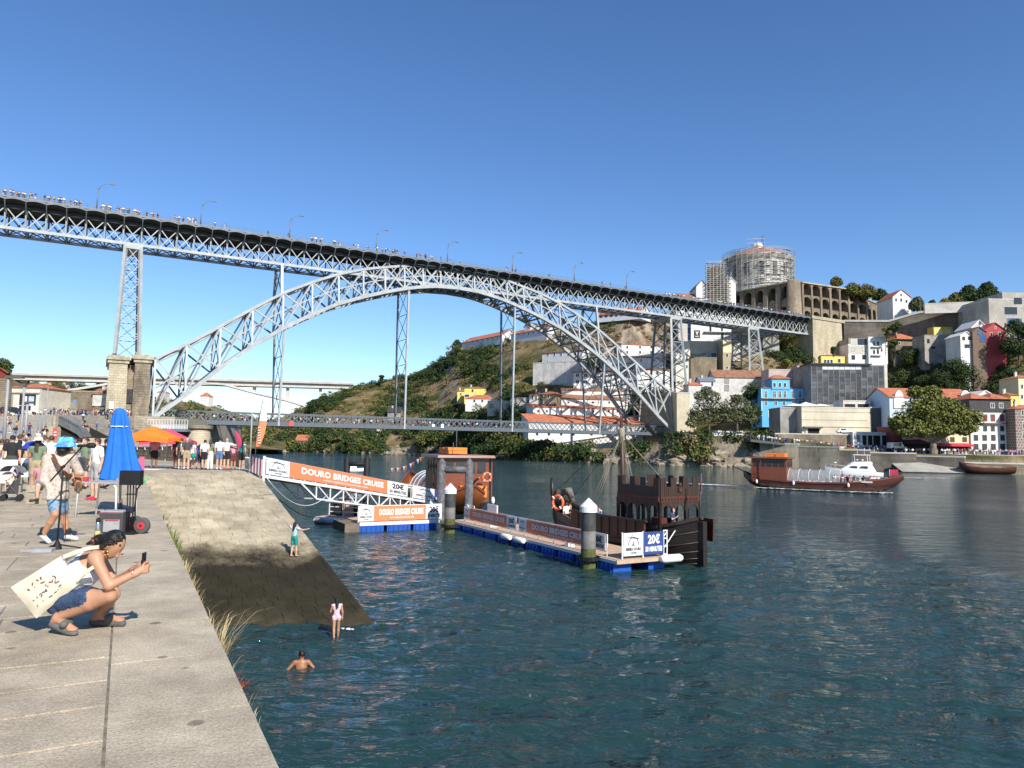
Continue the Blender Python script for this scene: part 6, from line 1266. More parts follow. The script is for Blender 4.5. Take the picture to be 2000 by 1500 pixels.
# mooring lines between slipway and pontoons
def rope(name, label, a, c, sag, r=.02, m=None, n=14):
 b = MB(); a, c = Vector(a), Vector(c); pts = [a.lerp(c, i / n) - V(0, 0, sag * 4 * (i / n) * (1 - i / n)) for i in range(n + 1)]; b.tube(pts, r, 5); return tag(b.build(name, m or MBLK), label, 'rope')
rope('mooring_rope', 'white rope hanging from the gangway head over the water', G(520, 932, 4.2), P(640, 966, 46), 1.0, .025, MGAL)
rope('mooring_rope', 'dark mooring line from the slipway edge to the white float', P(545, 975, 35), pp3(.2, .2, .4), .35, .022)
# == boats
def loft(stations, n=7, flare=.35):
 """stations: (x, half width, keel z, sheer z) -> rows of points, port to starboard"""
 rows = []
 for x, w, k, s in stations:
  r = []
  for i in range(-n, n + 1):
   t = i / n; a = abs(t); y = w * (math.copysign(1, t) * min(1, (a * 1.35) ** .8) if a < .72 else math.copysign(1, t)) if w > 0 else 0
   z = k + (s - k) * (a ** 2.2); r.append((x, y * (1 - flare * .25 * (1 - a)), z))
  rows.append(r)
 return rows
MWD = mat('rabelo_varnish', (.20, .062, .032), .35, var=.10, scale=2.5, stretch=(.3, 1, 3), spec=.5)
MWDD = mat('rabelo_hull', (.085, .028, .018), .4, var=.15, scale=2, stretch=(.2, 1, 4), spec=.5)
MOW = mat('orange_paint', (.55, .15, .03), .45, var=.05)
MORA = mat('liferaft_orange', (.85, .22, .03), .6, var=.05)
MTUN = glass('canopy_glass', (.50, .50, .50), .08, .42)
def rabelo(label, loc, rz, group='wooden cruise boats', accent=False, scale=1.0):
 t = thing('cruise_boat', label, 'boat', loc, rz, group); t.scale = (scale,) * 3
 st = [(-10.4, .25, 1.5, 2.35), (-9.4, 1.3, .5, 1.75), (-7.5, 2.1, -.3, 1.4), (-4, 2.45, -.6, 1.2), (0, 2.5, -.65, 1.12), (4, 2.35, -.6, 1.25), (6.5, 1.95, -.4, 1.5), (8.6, 1.2, .1, 1.85), (10.2, .5, .95, 2.2), (11.2, .06, 1.9, 2.5)]
 b = MB(); b.grid(loft(st)); b.build('hull', MWDD if not accent else mat('orange_hull', (.26, .075, .02), .4, var=.1), t, world=False)
 b = MB()
 for s in (-1, 1):
  for a, c in zip(st, st[1:]): b.bar((a[0], s * (a[1] + .02), a[3] - .03), (c[0], s * (c[1] + .02), c[3] - .03), .12, .2)
 b.build('gunwale', MWD, t, world=False)
 b = MB(); b.grid([[(x, -w * .97, max(k + .4, .75)), (x, w * .97, max(k + .4, .75))] for x, w, k, s in st[1:-1]]); b.build('deck', MRAW, t, world=False)
 x0, x1, h = -8.6, -3.7, 4.35; b = MB(); b.hexa([(x0, -2.0, .9), (x1, -2.0, .9), (x1, 2.0, .9), (x0, 2.0, .9), (x0, -1.95, h), (x1, -1.95, h), (x1, 1.95, h), (x0, 1.95, h)]); cb = b.build('cabin', MWD, t, world=False)
 b = MB(); b.hexa([(x0 - .45, -2.35, h + .02), (x1 + .3, -2.35, h + .02), (x1 + .3, 2.35, h + .02), (x0 - .45, 2.35, h + .02), (x0 - .4, -2.3, h + .22), (x1 + .25, -2.3, h + .22), (x1 + .25, 2.3, h + .22), (x0 - .4, 2.3, h + .22)]); rf = b.build('roof', MWD, cb, world=False)
 for s in (-1, 1):
  for i in range(5):
   a = x0 + .3 + i * .92; b = MB(); b.hexa([(a, s * 1.93, 3.2), (a + .68, s * 1.93, 3.2), (a + .68, s * 2.005, 3.2), (a, s * 2.005, 3.2), (a, s * 1.9, 4.1), (a + .68, s * 1.9, 4.1), (a + .68, s * 1.99, 4.1), (a, s * 1.99, 4.1)]); b.build('window', MWIN, cb, world=False)
 for xx, sg_ in ((x0, -1), (x1, 1)):
  for i in range(4): y = -1.7 + i * .88; b = MB(); b.hexa([(xx - .02, y, 3.15), (xx + .02, y, 3.15), (xx + .02, y + .7, 3.15), (xx - .02, y + .7, 3.15), (xx - .02, y, 4.1), (xx + .02, y, 4.1), (xx + .02, y + .7, 4.1), (xx - .02, y + .7, 4.1)]); b.build('window', MWIN, cb, world=False)
 b = MB()
 for x in (x0 + .0, x0 + 1.3):
  for s in (-1, 1): b.bar((x, s * 2.2, 1.2), (x, s * 2.2, h), .1)
 for z in (1.9, 2.4): b.bar((x0, -2.2, z), (x0 + 1.3, -2.2, z), .06); b.bar((x0, 2.2, z), (x0 + 1.3, 2.2, z), .06)
 b.build('side_posts', MWD, cb, world=False)
 for i, x in enumerate((-6.4, -4.9)):
  for k in range(2): b = MB(); b.box((x, .2, h + .42 + k * .26), (1.35, 1.6, .24)); b.build('liferaft', MORA, rf, world=False)
 # glazed tunnel in hoops
 b = MB(); hoops = [-3.6, -2.2, -.8, .6, 2.0, 3.4]
 for a, c in zip(hoops, hoops[1:]): b.grid([[(x, 1.75 * math.cos(p), 1.15 + 1.75 * math.sin(p)) for p in np.linspace(0, math.pi, 9)] for x in (a, c)])
 tn_ = b.build('glass_tunnel', MTUN, t, world=False); b = MB()
 for x in hoops: b.tube([(x, 1.77 * math.cos(p), 1.15 + 1.77 * math.sin(p)) for p in np.linspace(0, math.pi, 11)], .035, 5)
 b.build('hoop', MGAL, tn_, world=False)
 b = MB()
 for i in range(12):
  for s in (-1, 1): b.box((-3 + i * .95, s * .95, 1.0), (.12, 1.0, .5))
 b.build('seats', MBAN if not accent else MRAW, t, world=False, kind='stuff')
 b = MB(); b.tube([(-9.8, 0, 1.9), (-11.2, 0, 2.7), (-12.2, .0, 3.0)], [.09, .08, .06], 6); b.build('steering_oar', MWDD, t, world=False)
 b = MB(); b.tube([(-6, 0, h), (-6, 0, h + 2.4)], .035, 5); b.tube([(-7.6, .8, h), (-7.9, .8, h + 1.2)], .03, 5); b.build('aerial', MFRD, rf, world=False)
 for i, x in enumerate((-7.8, -2.6, 4.6)): b = MB(); b.lathe((x, -2.62 if x < 4 else -2.42, .95), [(.02, -.3), (.15, -.2), (.17, 0), (.12, .22), (.02, .3)], 8); b.build('fender', MBAN, t, world=False)
 if accent:
  for y in (-1.35, .1, 1.5): b = MB(); b.box((x0 - .16, y, 1.75), (.3, .75, .9)); b.build('orange_locker', MORA, t, world=False)
 return t
r1 = rabelo('brown wooden cruise boat under way with passengers, glass canopy and high prow', (44.4, 104.8, 0), math.atan2(-10.4, 15.5))
b = MB(); b.hexa([(9.6, -.9, 2.35), (10.6, -.5, 2.35), (10.6, -.47, 2.35), (9.6, -.87, 2.35), (9.6, -.9, 3.2), (10.6, -.5, 3.3), (10.6, -.47, 3.3), (9.6, -.87, 3.2)]); b.build('flag', mat('flag_red', (.45, .03, .07), .7, var=.2), r1, world=False); b = MB(); b.tube([(9.58, -.9, 2.2), (9.58, -.9, 3.25)], .03, 5); b.build('flagstaff', MGAL, r1, world=False)
b = MB(); b.box((6.4, -2.05, 1.45), (2.4, .05, .2)); b.build('name_board', MBAN, r1, world=False)
r2 = rabelo('moored brown boat with orange life rafts on its roof behind the pile frame', (-7.1, 69.9, 0), math.atan2(.94, -.35), accent=True, scale=1.08)
MLR = mat('lifebuoy_orange', (.85, .17, .05), .5, var=.03)
def ringbuoy(label, c, n, R=.36, parent=None):
 n = Vector(n).normalized(); x = n.cross(V(0, 0, 1)).normalized(); y = x.cross(n); b = MB(); k = 20; m = 8; vs = []; fs = []
 for i in range(k):
  a = 2 * math.pi * i / k; d = x * math.cos(a) + y * math.sin(a)
  for j in range(m): p = 2 * math.pi * j / m; vs.append(Vector(c) + d * (R + .085 * math.cos(p)) + n * .085 * math.sin(p))
 for i in range(k):
  for j in range(m): fs.append((i * m + j, ((i + 1) % k) * m + j, ((i + 1) % k) * m + (j + 1) % m, i * m + (j + 1) % m))
 b.add(vs, fs, 0, True)
 for a in (.78, 2.36, 3.93, 5.5):
  d = x * math.cos(a) + y * math.sin(a); b.bar(Vector(c) + d * (R - .1) + n * .09, Vector(c) + d * (R + .1) + n * .09, .1, .04, 1)
 return tag(b.build('life_ring', [MLR, MPRW]), label, 'life ring', 'orange life rings on the boats')
ringbuoy('orange life ring on the brown wall of the moored boat, between the piles', P(888, 932, 61.2), (.1, -1, 0)); ringbuoy('orange life ring at the stern rail of the moored boat, right of the piles', P(951, 932, 60.5), (.35, -1, 0))
# bunting from the moored boat
a, c = P(824, 893, 68), P(768, 914, 80); b = MB()
for i in range(14):
 p = a.lerp(c, i / 13) - V(0, 0, 1.2 * (i / 13) * (1 - i / 13)); b.add([p, p + V(-.28, .1, -.02), p + V(-.12, .1, -.45)], [(0, 1, 2)], i % 3)
b.tube([a.lerp(c, i / 13) - V(0, 0, 1.2 * (i / 13) * (1 - i / 13)) for i in range(14)], .015, 4, 1); tag(b.build('bunting', [MLR, MPRW, MNAV]), 'string of small pennants hanging left of the moored brown boat', 'bunting')
# castle boat
cu = V(.52, -.855, 0).normalized(); MCW = mat('castle_wood', (.050, .029, .021), .5, var=.14, scale=3, stretch=(3, 3, .4), spec=.4); MCD = mat('castle_hull_tar', (.022, .016, .013), .45, var=.2, scale=2, stretch=(.3, .3, 3), spec=.45); MCR = mat('castle_red_trim', (.11, .03, .02), .55, var=.12, scale=6)
cb = thing('castle_boat', 'dark wooden sailing boat with a crenellated castle on its stern beside the long pontoon', 'boat', (6.35, 42.35, 0), math.atan2(cu.y, cu.x))
st = [(-6.6, .06, 1.5, 2.9), (-6.0, .5, .4, 2.3), (-4.6, 1.15, -.3, 1.75), (-2.4, 1.6, -.6, 1.45), (.4, 1.75, -.7, 1.4), (2.6, 1.7, -.65, 1.5), (4.4, 1.4, -.5, 1.75), (5.6, .85, -.3, 2.05), (6.4, .12, -.2, 2.35)]
rows = loft(st, 8); b = MB(); b.grid(rows); hb = b.build('hull', MCD, cb, world=False)
for k in range(9, 16):     # planking seams as raised strakes on both sides
 for sgn in (1, -1):
  idx = 8 + sgn * (k - 8); b = MB(); pts = [Vector(r[idx]) + V(0, sgn * .02, 0) for r in rows]; b.tube(pts, .035, 5); b.build('strake', MCW if k > 12 else MCD, hb, world=False)
b = MB()
for sgn in (-1, 1):
 pts = [Vector((x, sgn * (w + .03), s)) for x, w, k, s in st]
 for p, q in zip(pts, pts[1:]): b.bar(p, q, .12, .16)
b.build('gunwale', MCW, cb, world=False)
b = MB(); b.grid([[(x, -w * .95, .75), (x, w * .95, .75)] for x, w, k, s in st[1:-1]]); b.build('deck', MRAW, cb, world=False)
# panelled bulwark on the dock side
for i in range(9):
 x0 = -2.2 + i * .72; b = MB(); b.box((x0 + .34, -1.80, 1.55), (.66, .08, .95)); b.build('bulwark_panel', MCW, cb, world=False)
 b = MB(); b.box((x0 + .70, -1.84, 1.55), (.07, .1, 1.0)); b.build('bulwark_stile', MCR if i in (0, 8) else MCW, cb, world=False)
b = MB(); b.bar((-2.3, -1.82, 2.06), (4.4, -1.82, 2.06), .16, .1); b.build('bulwark_rail', MCW, cb, world=False)
# castle
x0, x1, y0, y1 = 1.7, 5.0, -1.45, 1.3; zf, zt_c = 3.12, 3.88
cs = MB(); cs.hexa([(x0 - .1, y0 - .1, zf - .06), (x1 + .1, y0 - .1, zf - .06), (x1 + .1, y1 + .1, zf - .06), (x0 - .1, y1 + .1, zf - .06), (x0 - .1, y0 - .1, zf + .0), (x1 + .1, y0 - .1, zf), (x1 + .1, y1 + .1, zf), (x0 - .1, y1 + .1, zf)]); cst = cs.build('castle_floor', MCW, cb, world=False)
def wall(p, q, n, name):
 p, q = Vector(p), Vector(q); d = (q - p); L_ = d.length; d /= L_; nn_ = Vector((d.y, -d.x, 0)); k = int(L_ / .14)
 for i in range(k):
  a, c = p + d * (L_ * i / k + .008), p + d * (L_ * (i + 1) / k - .008); u_ = (i + .5) / k * (2 * n - 1); h = zt_c + (.46 if int(u_) % 2 == 0 else 0); o = nn_ * (.05 + random.uniform(0, .012))
  b = MB(); b.hexa([a + o + V(0, 0, zf + .24), c + o + V(0, 0, zf + .24), c + V(0, 0, zf + .24), a + V(0, 0, zf + .24), a + o + V(0, 0, h), c + o + V(0, 0, h), c + V(0, 0, h), a + V(0, 0, h)]); b.build('plank', MCW, cst, world=False)
 b = MB(); o = nn_ * .10; b.hexa([p + o + V(0, 0, zf), q + o + V(0, 0, zf), q + V(0, 0, zf), p + V(0, 0, zf), p + o + V(0, 0, zf + .24), q + o + V(0, 0, zf + .24), q + V(0, 0, zf + .24), p + V(0, 0, zf + .24)]); b.build('carved_frieze', MCR, cst, world=False)
 for i in range(int(L_ / .22)):
  c = p + d * (.11 + i * .22) + nn_ * .12; b = MB();
  b.prism([c + d * .08 + V(0, 0, zf + .12), c + V(0, 0, zf + .2), c - d * .08 + V(0, 0, zf + .12), c + V(0, 0, zf + .04)], nn_ * .02); b.build('diamond', MCW, cst, world=False)
 # arches below
 m_ = max(2, int(L_ / .8))
 for i in range(m_ + 1): b = MB(); b.bar(p + d * (L_ * i / m_) + V(0, 0, 1.2), p + d * (L_ * i / m_) + V(0, 0, zf), .14, .14); b.build('post', MCW, cst, world=False)
 for i in range(m_):
  a, c = L_ * i / m_ + .07, L_ * (i + 1) / m_ - .07; mid = (a + c) / 2; w_ = (c - a) / 2; ring = [p + d * a + V(0, 0, zf - .06), p + d * a + V(0, 0, zf - .62)] + [p + d * (mid - w_ * math.cos(t)) + V(0, 0, zf - .62 + .42 * math.sin(t)) for t in np.linspace(0, math.pi, 8)[1:-1]] + [p + d * c + V(0, 0, zf - .62), p + d * c + V(0, 0, zf - .06)]
  b = MB(); b.prism(ring, nn_ * .08); b.build('arch', MCW, cst, world=False)
wall((x0, y0, 0), (x1, y0, 0), 4, 'w'); wall((x1, y0, 0), (x1, y1, 0), 4, 'w'); wall((x1, y1, 0), (x0, y1, 0), 4, 'w'); wall((x0, y1, 0), (x0, y0, 0), 3, 'w')
b = MB(); b.box((x1 + .1, -.1, 4.0), (.06, .16, .16)); b.box((x1 + .1, -.1, 3.7), (.08, .2, .2)); b.build('carved_crest', MCR, cst, world=False)
b = MB(); b.hexa([(2.2, -1.0, .8), (4.2, -1.0, .8), (4.2, .9, .8), (2.2, .9, .8), (2.2, -1.0, 1.9), (4.2, -1.0, 1.9), (4.2, .9, 1.9), (2.2, .9, 1.9)]); b.build('deck_house', MCW, cb, world=False)
b = MB(); b.box((4.5, -.9, 2.0), (.7, .7, .5)); b.build('engine_box', MCR, cb, world=False)
b = MB(); b.hexa([(6.2, -.16, -.9), (6.75, -.14, -.9), (6.75, .14, -.9), (6.2, .16, -.9), (6.3, -.16, 2.2), (6.72, -.14, 2.2), (6.72, .14, 2.2), (6.3, .16, 2.2)]); b.build('rudder', MCD, cb, world=False)
b = MB(); b.hexa([(5.2, 1.25, 1.1), (6.3, 1.0, 1.1), (6.3, 1.1, 1.1), (5.2, 1.35, 1.1), (5.2, 1.3, 2.25), (6.3, 1.05, 2.25), (6.3, 1.15, 2.25), (5.2, 1.4, 2.25)]); b.build('side_gate', mat('side_gate_wood', (.10, .035, .022), .5, var=.15), cb, world=False)
b = MB(); b.tube([(-6.6, 0, 2.0), (-6.85, 0, 3.0), (-6.9, 0, 3.75)], [.2, .17, .13], 6); b.build('stem_post', MCD, cb, world=False)
b = MB(); b.tube([(.75, -.2, .8), (.6, -.2, 4.0), (.45, -.2, 7.5)], [.19, .16, .09], 10); ms = b.build('mast', mat('mast_wood', (.075, .035, .022), .5, var=.12), cb, world=False)
b = MB(); b.lathe((.47, -.2, 6.55), [(.12, -.7), (.15, -.2), (.2, .15), (.2, .3), (.1, .45)], 8); b.build('rope_wrap', mat('old_rope', (.34, .30, .22), .9, var=.15), ms, world=False)
MRP = MATS['old_rope']; b = MB()
for x, y, z in ((-.9, -1.75, 1.9), (-.55, -1.75, 1.9), (-.2, -1.78, 1.9), (2.5, -1.3, 4.0), (2.8, -1.3, 4.0), (2.5, 1.2, 4.0)): b.tube([(.48, -.2, 6.7), (x, y, z)], .016, 4)
b.build('shrouds', MRP, ms, world=False, kind='stuff')
b = MB(); b.tube([(.46, -.2, 6.9), (-6.4, 0, 2.9)], .018, 4); b.tube([(.46, -.2, 6.6), (-5.2, .2, 2.3)], .018, 4); b.build('forestay', MBLK, ms, world=False)
b = MB(); b.tube([(6.0, .35, 2.1), (6.15, .35, 4.6)], .03, 5); b.build('flagstaff', MFRD, cb, world=False); b = MB(); b.hexa([(6.1, .33, 3.75), (6.12, .33, 4.3), (6.12, .36, 4.3), (6.1, .36, 3.75), (6.3, .2, 3.6), (6.3, .2, 4.05), (6.3, .23, 4.05), (6.3, .23, 3.6)]); b.build('flag', MATS['flag_red'], cb, world=False)
b = MB(); b.tube([(-5.8, -.3, 2.0), (-5.6, -.2, 2.9), (-5.1, .1, 3.0), (-4.9, .3, 2.3)], [.25, .3, .3, .2], 8); b.build('furled_sail', mat('furled_canvas', (.16, .14, .12), .9, var=.25, scale=4), cb, world=False)
b = MB(); b.tube([(5.2, -1.15, 1.6), (4.9, -1.5, .9), (4.4, -1.9, .75)], .03, 5); b.tube([(5.6, -.95, 1.7), (5.3, -1.5, .75), (4.6, -2.1, .62)], .03, 5); b.build('mooring_lines', MGAL, cb, world=False)
cbm = Matrix.Translation(cb.location) @ Matrix.Rotation(cb.rotation_euler.z, 4, 'Z')
ringbuoy('large orange life ring hanging at the bow of the castle boat', cbm @ V(-4.4, -1.25, 2.35), cbm.to_3x3() @ V(.25, -1, 0), .42)
# white motor yacht
yc = P(1668, 930, 148); ya = thing('motor_yacht', 'white motor yacht with flybridge passing behind the brown cruise boat', 'boat', (yc.x, yc.y, 0), math.atan2(1.2, -5.6))
st = [(-5.2, 1.5, -.2, 1.25), (-3, 1.7, -.4, 1.35), (0, 1.75, -.5, 1.55), (2.5, 1.5, -.4, 1.8), (4.3, .9, -.1, 2.05), (5.6, .08, .9, 2.3)]
MGEL = mat('white_gelcoat', (.82, .82, .83), .25, var=.01, spec=.6)
b = MB(); b.grid(loft(st, 6)); b.grid([[(x, -w, s), (x, w, s)] for x, w, k, s in st]); b.add([(-5.2, y, z) for y, z in ((-1.5, 1.25), (1.5, 1.25), (1.2, .0), (-1.2, 0))], [(0, 1, 2, 3)]); b.build('hull', MGEL, ya, world=False)
b = MB(); b.prism([(-4, -1.3, 1.4), (2.8, -1.1, 1.7), (1.2, -1.1, 2.75), (-2.6, -1.2, 2.85), (-3.2, -1.2, 2.8)], (0, 2.4, 0)); cab = b.build('cabin', MGEL, ya, world=False)
for s in (-1, 1):
 for x0, x1_ in ((-2.4, -.6), (-.4, 1.3)): b = MB(); b.add([(x0, s * 1.33, 2.0), (x1_, s * 1.33, 2.1), (x1_ - .5, s * 1.33, 2.5), (x0 + .1, s * 1.33, 2.5)], [(0, 1, 2, 3)]); b.build('window', MWIN, cab, world=False)
b = MB(); b.add([(2.78, -.95, 1.75), (2.78, .95, 1.75), (1.3, .9, 2.73), (1.3, -.9, 2.73)], [(0, 1, 2, 3)]); b.build('windscreen', MWIN, cab, world=False)
b = MB(); b.hexa([(-3.3, -1.2, 2.85), (.9, -1.1, 2.8), (.9, 1.1, 2.8), (-3.3, 1.2, 2.85), (-3.2, -1.2, 3.4), (.3, -1.0, 3.3), (.3, 1.0, 3.3), (-3.2, 1.2, 3.4)]); b.build('flybridge', MGEL, ya, world=False)
b = MB()
for x, y in ((-2.9, -.9), (-2.9, .9), (.0, -.9), (.0, .9)): b.bar((x, y, 3.3), (x + .1, y, 4.7), .07)
b.hexa([(-3, -1.1, 4.7), (.3, -1.1, 4.7), (.3, 1.1, 4.7), (-3, 1.1, 4.7), (-3, -1.1, 4.82), (.3, -1.1, 4.82), (.3, 1.1, 4.82), (-3, 1.1, 4.82)]); b.build('hardtop', MGEL, ya, world=False)
b = MB(); b.tube([(-2, .3, 4.8), (-2, .3, 6.2)], .03, 5); b.tube([(-.8, -.3, 4.8), (-.8, -.3, 5.6)], .03, 5); b.build('aerial', MGAL, ya, world=False)
b = MB(); pts = [(5.4, 0, 2.9), (4.2, -.9, 2.75), (2, -1.5, 2.45)]; b.tube(pts, .03, 5); b.tube([(5.4, 0, 2.9), (4.2, .9, 2.75), (2, 1.5, 2.45)], .03, 5); [b.bar((x, y, z - .75), (x, y, z), .03) for x, y, z in pts]; b.build('bow_rail', MGAL, ya, world=False)
for x in (-2.5, 0, 2): b = MB(); b.lathe((x, -1.85, .95), [(.02, -.35), (.13, -.25), (.13, .25), (.02, .35)], 8); b.build('fender', MNAV, ya, world=False)
# old barge at the right quay
bq = P(1915, 918, 188); bg_ = thing('wooden_barge', 'old brown wooden barge moored at the low quay on the right', 'boat', (bq.x, bq.y, 0), -.08)
b = MB(); b.grid(loft([(-5.3, .2, 2.0, 3.1), (-4.6, .9, 1.0, 2.4), (-3, 1.6, .1, 1.9), (0, 1.9, -.2, 1.65), (4, 1.9, -.2, 1.65), (8, 1.6, 0, 1.9)], 6)); b.build('hull', MWDD, bg_, world=False)
b = MB()
for s in (-1, 1): b.bar((-5, s * .4, 2.8), (8, s * 1.7, 1.9), .25, .2)
b.build('gunwale', MWD, bg_, world=False)
# small dinghy far away between the black piles
dq = P(693, 921, 140); dg = thing('dinghy', 'small white boat anchored far behind the black pile frame', 'boat', (dq.x, dq.y, 0), .3); b = MB(); b.grid(loft([(-2, .7, -.1, .6), (0, .9, -.2, .6), (2, .6, 0, .8), (2.8, .05, .4, .95)], 5)); b.build('hull', MGEL, dg, world=False); b = MB(); b.box((-.3, 0, .9), (1.2, .9, .7)); b.build('cabin', MGEL, dg, world=False)
# foam of the wakes
MFOAM = mat('wake_foam', (.72, .76, .78), .9, var=.1, scale=6)
def foam(label, pts, w0, n=260, seed=1):
 r = random.Random(seed); b = MB()
 for i in range(n):
  t = r.random() * (len(pts) - 1); k = min(int(t), len(pts) - 2); p = Vector(pts[k]).lerp(Vector(pts[k + 1]), t - k); w = w0 * (.3 + r.random()); x, y = p.x + r.gauss(0, .5) * w, p.y + r.gauss(0, .35) * w; s = r.uniform(.06, .3) * w0;
  ring = [(x + s * 2.0 * math.cos(a) * r.uniform(.7, 1.2), y + s * math.sin(a) * r.uniform(.7, 1.2), .05 + r.uniform(0, .05)) for a in np.linspace(0, 6.28, 7)[:-1]]; b.add(ring, [tuple(range(6))])
 return tag(b.build('wake_foam', MFOAM), kind='stuff')
rm = Matrix.Translation(r1.location) @ Matrix.Rotation(r1.rotation_euler.z, 4, 'Z')
foam('wake', [rm @ V(9.2, -1.0, 0), rm @ V(6, -2.2, 0), rm @ V(0, -2.7, 0), rm @ V(-8, -2.6, 0)], .8, 520, 1); foam('wake', [rm @ V(-10, 0, 0), rm @ V(-16, -.6, 0), rm @ V(-26, -.4, 0)], 1.2, 380, 2)
foam('wake', [P(1720, 934, 150) * 1, P(1780, 934, 152), P(1850, 935, 154)], .9, 120, 4)
# == trees, scrub, grass
def fol(name, col, island=.35, hue=.02, **k): return mat(name, col, .75, var=0, island=island, hue=hue, spec=.2, **k)
MF = {'dark': fol('dark_foliage', (.035, .058, .018)), 'mid': fol('mid_foliage', (.055, .078, .022)), 'olive': fol('olive_foliage', (.125, .125, .035)), 'plane': fol('plane_foliage', (.135, .142, .036), .62), 'dry': fol('dry_scrub', (.21, .16, .075), .35), 'silver': fol('silver_foliage', (.105, .115, .058), .6), 'gold': fol('yellow_foliage', (.20, .19, .045)), 'rust': fol('rusty_foliage', (.16, .10, .05))}
def leaf_arrays(blobs, n, size, flat=1.0, inner=.55, rng=RNG, up=.25):
 """leaf sized quads spread through the outer part of each blob; blobs: rows cx cy cz rx ry rz"""
 bl = np.asarray(blobs, float); k = len(bl); n = np.broadcast_to(np.asarray(n), (k,)); idx = np.repeat(np.arange(k), n); m = len(idx)
 d = rng.normal(size=(m, 3)); d[:, 2] = d[:, 2] + up * .5; d /= np.linalg.norm(d, axis=1)[:, None]
 r = inner + (1.06 - inner) * rng.random(m) ** .6; lump = 1 + .16 * np.sin(d[:, 0] * 5 + idx) * np.sin(d[:, 2] * 6 + idx * 1.7)
 c = bl[idx, :3] + d * bl[idx, 3:] * (r * lump)[:, None]
 nrm = d + rng.normal(size=(m, 3)) * .75; nrm[:, 2] += up; nrm /= np.linalg.norm(nrm, axis=1)[:, None]
 a = np.cross(nrm, rng.normal(size=(m, 3))); a /= np.linalg.norm(a, axis=1)[:, None] + 1e-9; b_ = np.cross(nrm, a)
 sz = np.broadcast_to(np.asarray(size), (k,))[idx] * (.6 + .8 * rng.random(m)); a *= sz[:, None] * .5; b_ *= sz[:, None] * .36
 v = np.stack([c - a - b_ * .3, c - b_, c + a + b_ * .3, c + b_], 1).reshape(-1, 3); return v, np.arange(m * 4).reshape(-1, 4)
def leaf_obj(name, blobs, n, size, m, parent=None, mi=None, **k):
 v, q = leaf_arrays(blobs, n, size, **k)
 if parent is not None: v = v - np.array(parent.location)
 return link(name, npmesh(name, v, q, m, mi), parent)
MBARK = mat('bark', (.12, .095, .07), .9, var=.25, scale=4, bump=.5, bscale=9)
MBARKP = mat('plane_bark', (.19, .16, .115), .85, var=.3, scale=2.5, bump=.4, bscale=6)
def tree(label, base, h, blobs, m, trunk=.25, n=260, size=.5, bark=None, cat='tree', group=None, name='tree', fork=.35, **k):
 """blobs: (dx, dy, z, rx, ry, rz) around the base"""
 base = Vector(base); t = thing(name, label, cat, tuple(base), 0, group); b = MB(); f = Vector((0, 0, h * fork)); b.tube([(0, 0, -1), (0, 0, .1), (.02, .02, h * fork * .5), f], [trunk * 1.5, trunk * 1.15, trunk, trunk * .85], 9)
 for x, y, z, *_ in blobs[:9]:
  c = Vector((x, y, z)); mdl = f.lerp(c, .5) + Vector((0, 0, -.06 * h)); b.tube([f * .92, mdl, f.lerp(c, .95)], [trunk * .6, trunk * .4, trunk * .12], 6)
 b.build('trunk', bark or MBARK, t, world=False)
 bl = [(x + base.x, y + base.y, z + base.z, rx, ry, rz) for x, y, z, rx, ry, rz in blobs]
 leaf_obj('crown', bl, n, size, m if isinstance(m, list) else [m], t, **k); return t
def rb(n, rx, ry, z0, z1, r, seed, flat=.8):
 """random blobs filling a crown"""
 q = random.Random(seed); out = []
 for i in range(n):
  a = q.uniform(0, 6.28); u = math.sqrt(q.random()); z = q.uniform(z0, z1); k = math.sin(math.pi * min(1, max(.12, (z - z0) / max(.1, z1 - z0) * .8 + .18))); s = r * q.uniform(.7, 1.25); out.append((rx * u * math.cos(a) * k, ry * u * math.sin(a) * k, z, s, s, s * flat))
 return out
# the big plane tree on the quay
pb = P(1823, 886, 199); PT = [(-7.6, 0, 9.0, 3.6, 3.4, 2.8), (-4.6, -1, 12.2, 3.8, 3.6, 3.0), (-1.0, 0, 14.6, 3.9, 3.6, 3.2), (1.6, -.5, 13.2, 3.8, 3.6, 3.2), (5.2, 0, 12.6, 3.4, 3.3, 2.7), (8.6, 0, 10.6, 3.4, 3.3, 2.6), (11.6, 0, 9.8, 2.6, 2.6, 2.2), (-8.2, .5, 6.6, 2.6, 2.6, 1.6), (-4.6, 0, 8.2, 3.6, 3.2, 2.3), (-1.0, -1, 9.6, 3.6, 3.4, 2.4), (2.6, -1, 10.0, 3.4, 3.2, 2.2), (6.4, -.6, 8.6, 3.2, 3, 1.9), (9.8, 0, 7.4, 2.8, 2.7, 1.6), (-1.5, 2, 11.5, 4, 3.6, 3.2), (3.6, 2, 11.5, 4, 3.6, 3), (-10.0, 0, 8.4, 2.2, 2.2, 1.6), (-3.4, 1, 17.0, 2.6, 2.4, 1.7), (.4, 0, 17.2, 2.4, 2.4, 1.6), (-5.2, -1, 6.9, 2.9, 2.6, 1.7), (-.2, -1.4, 7.6, 3, 2.6, 1.8), (4.4, -1, 7.2, 2.8, 2.4, 1.6), (8, -.8, 6.4, 2.2, 2, 1.3), (-7.4, -1, 5.6, 2.2, 2, 1.2), (1.8, -1.6, 6.2, 2.4, 2, 1.3), (-2.8, -1.6, 6.0, 2.2, 2, 1.2), (-2.6, -2, 12, 3.4, 2.6, 2.6), (5, -2, 11, 3, 2.4, 2.4)]
tree('huge spreading plane tree with pale trunk on the quay before the restaurants', pb, 12, PT, MF['plane'], .85, 900, .62, MBARKP, inner=.3, fork=.30)
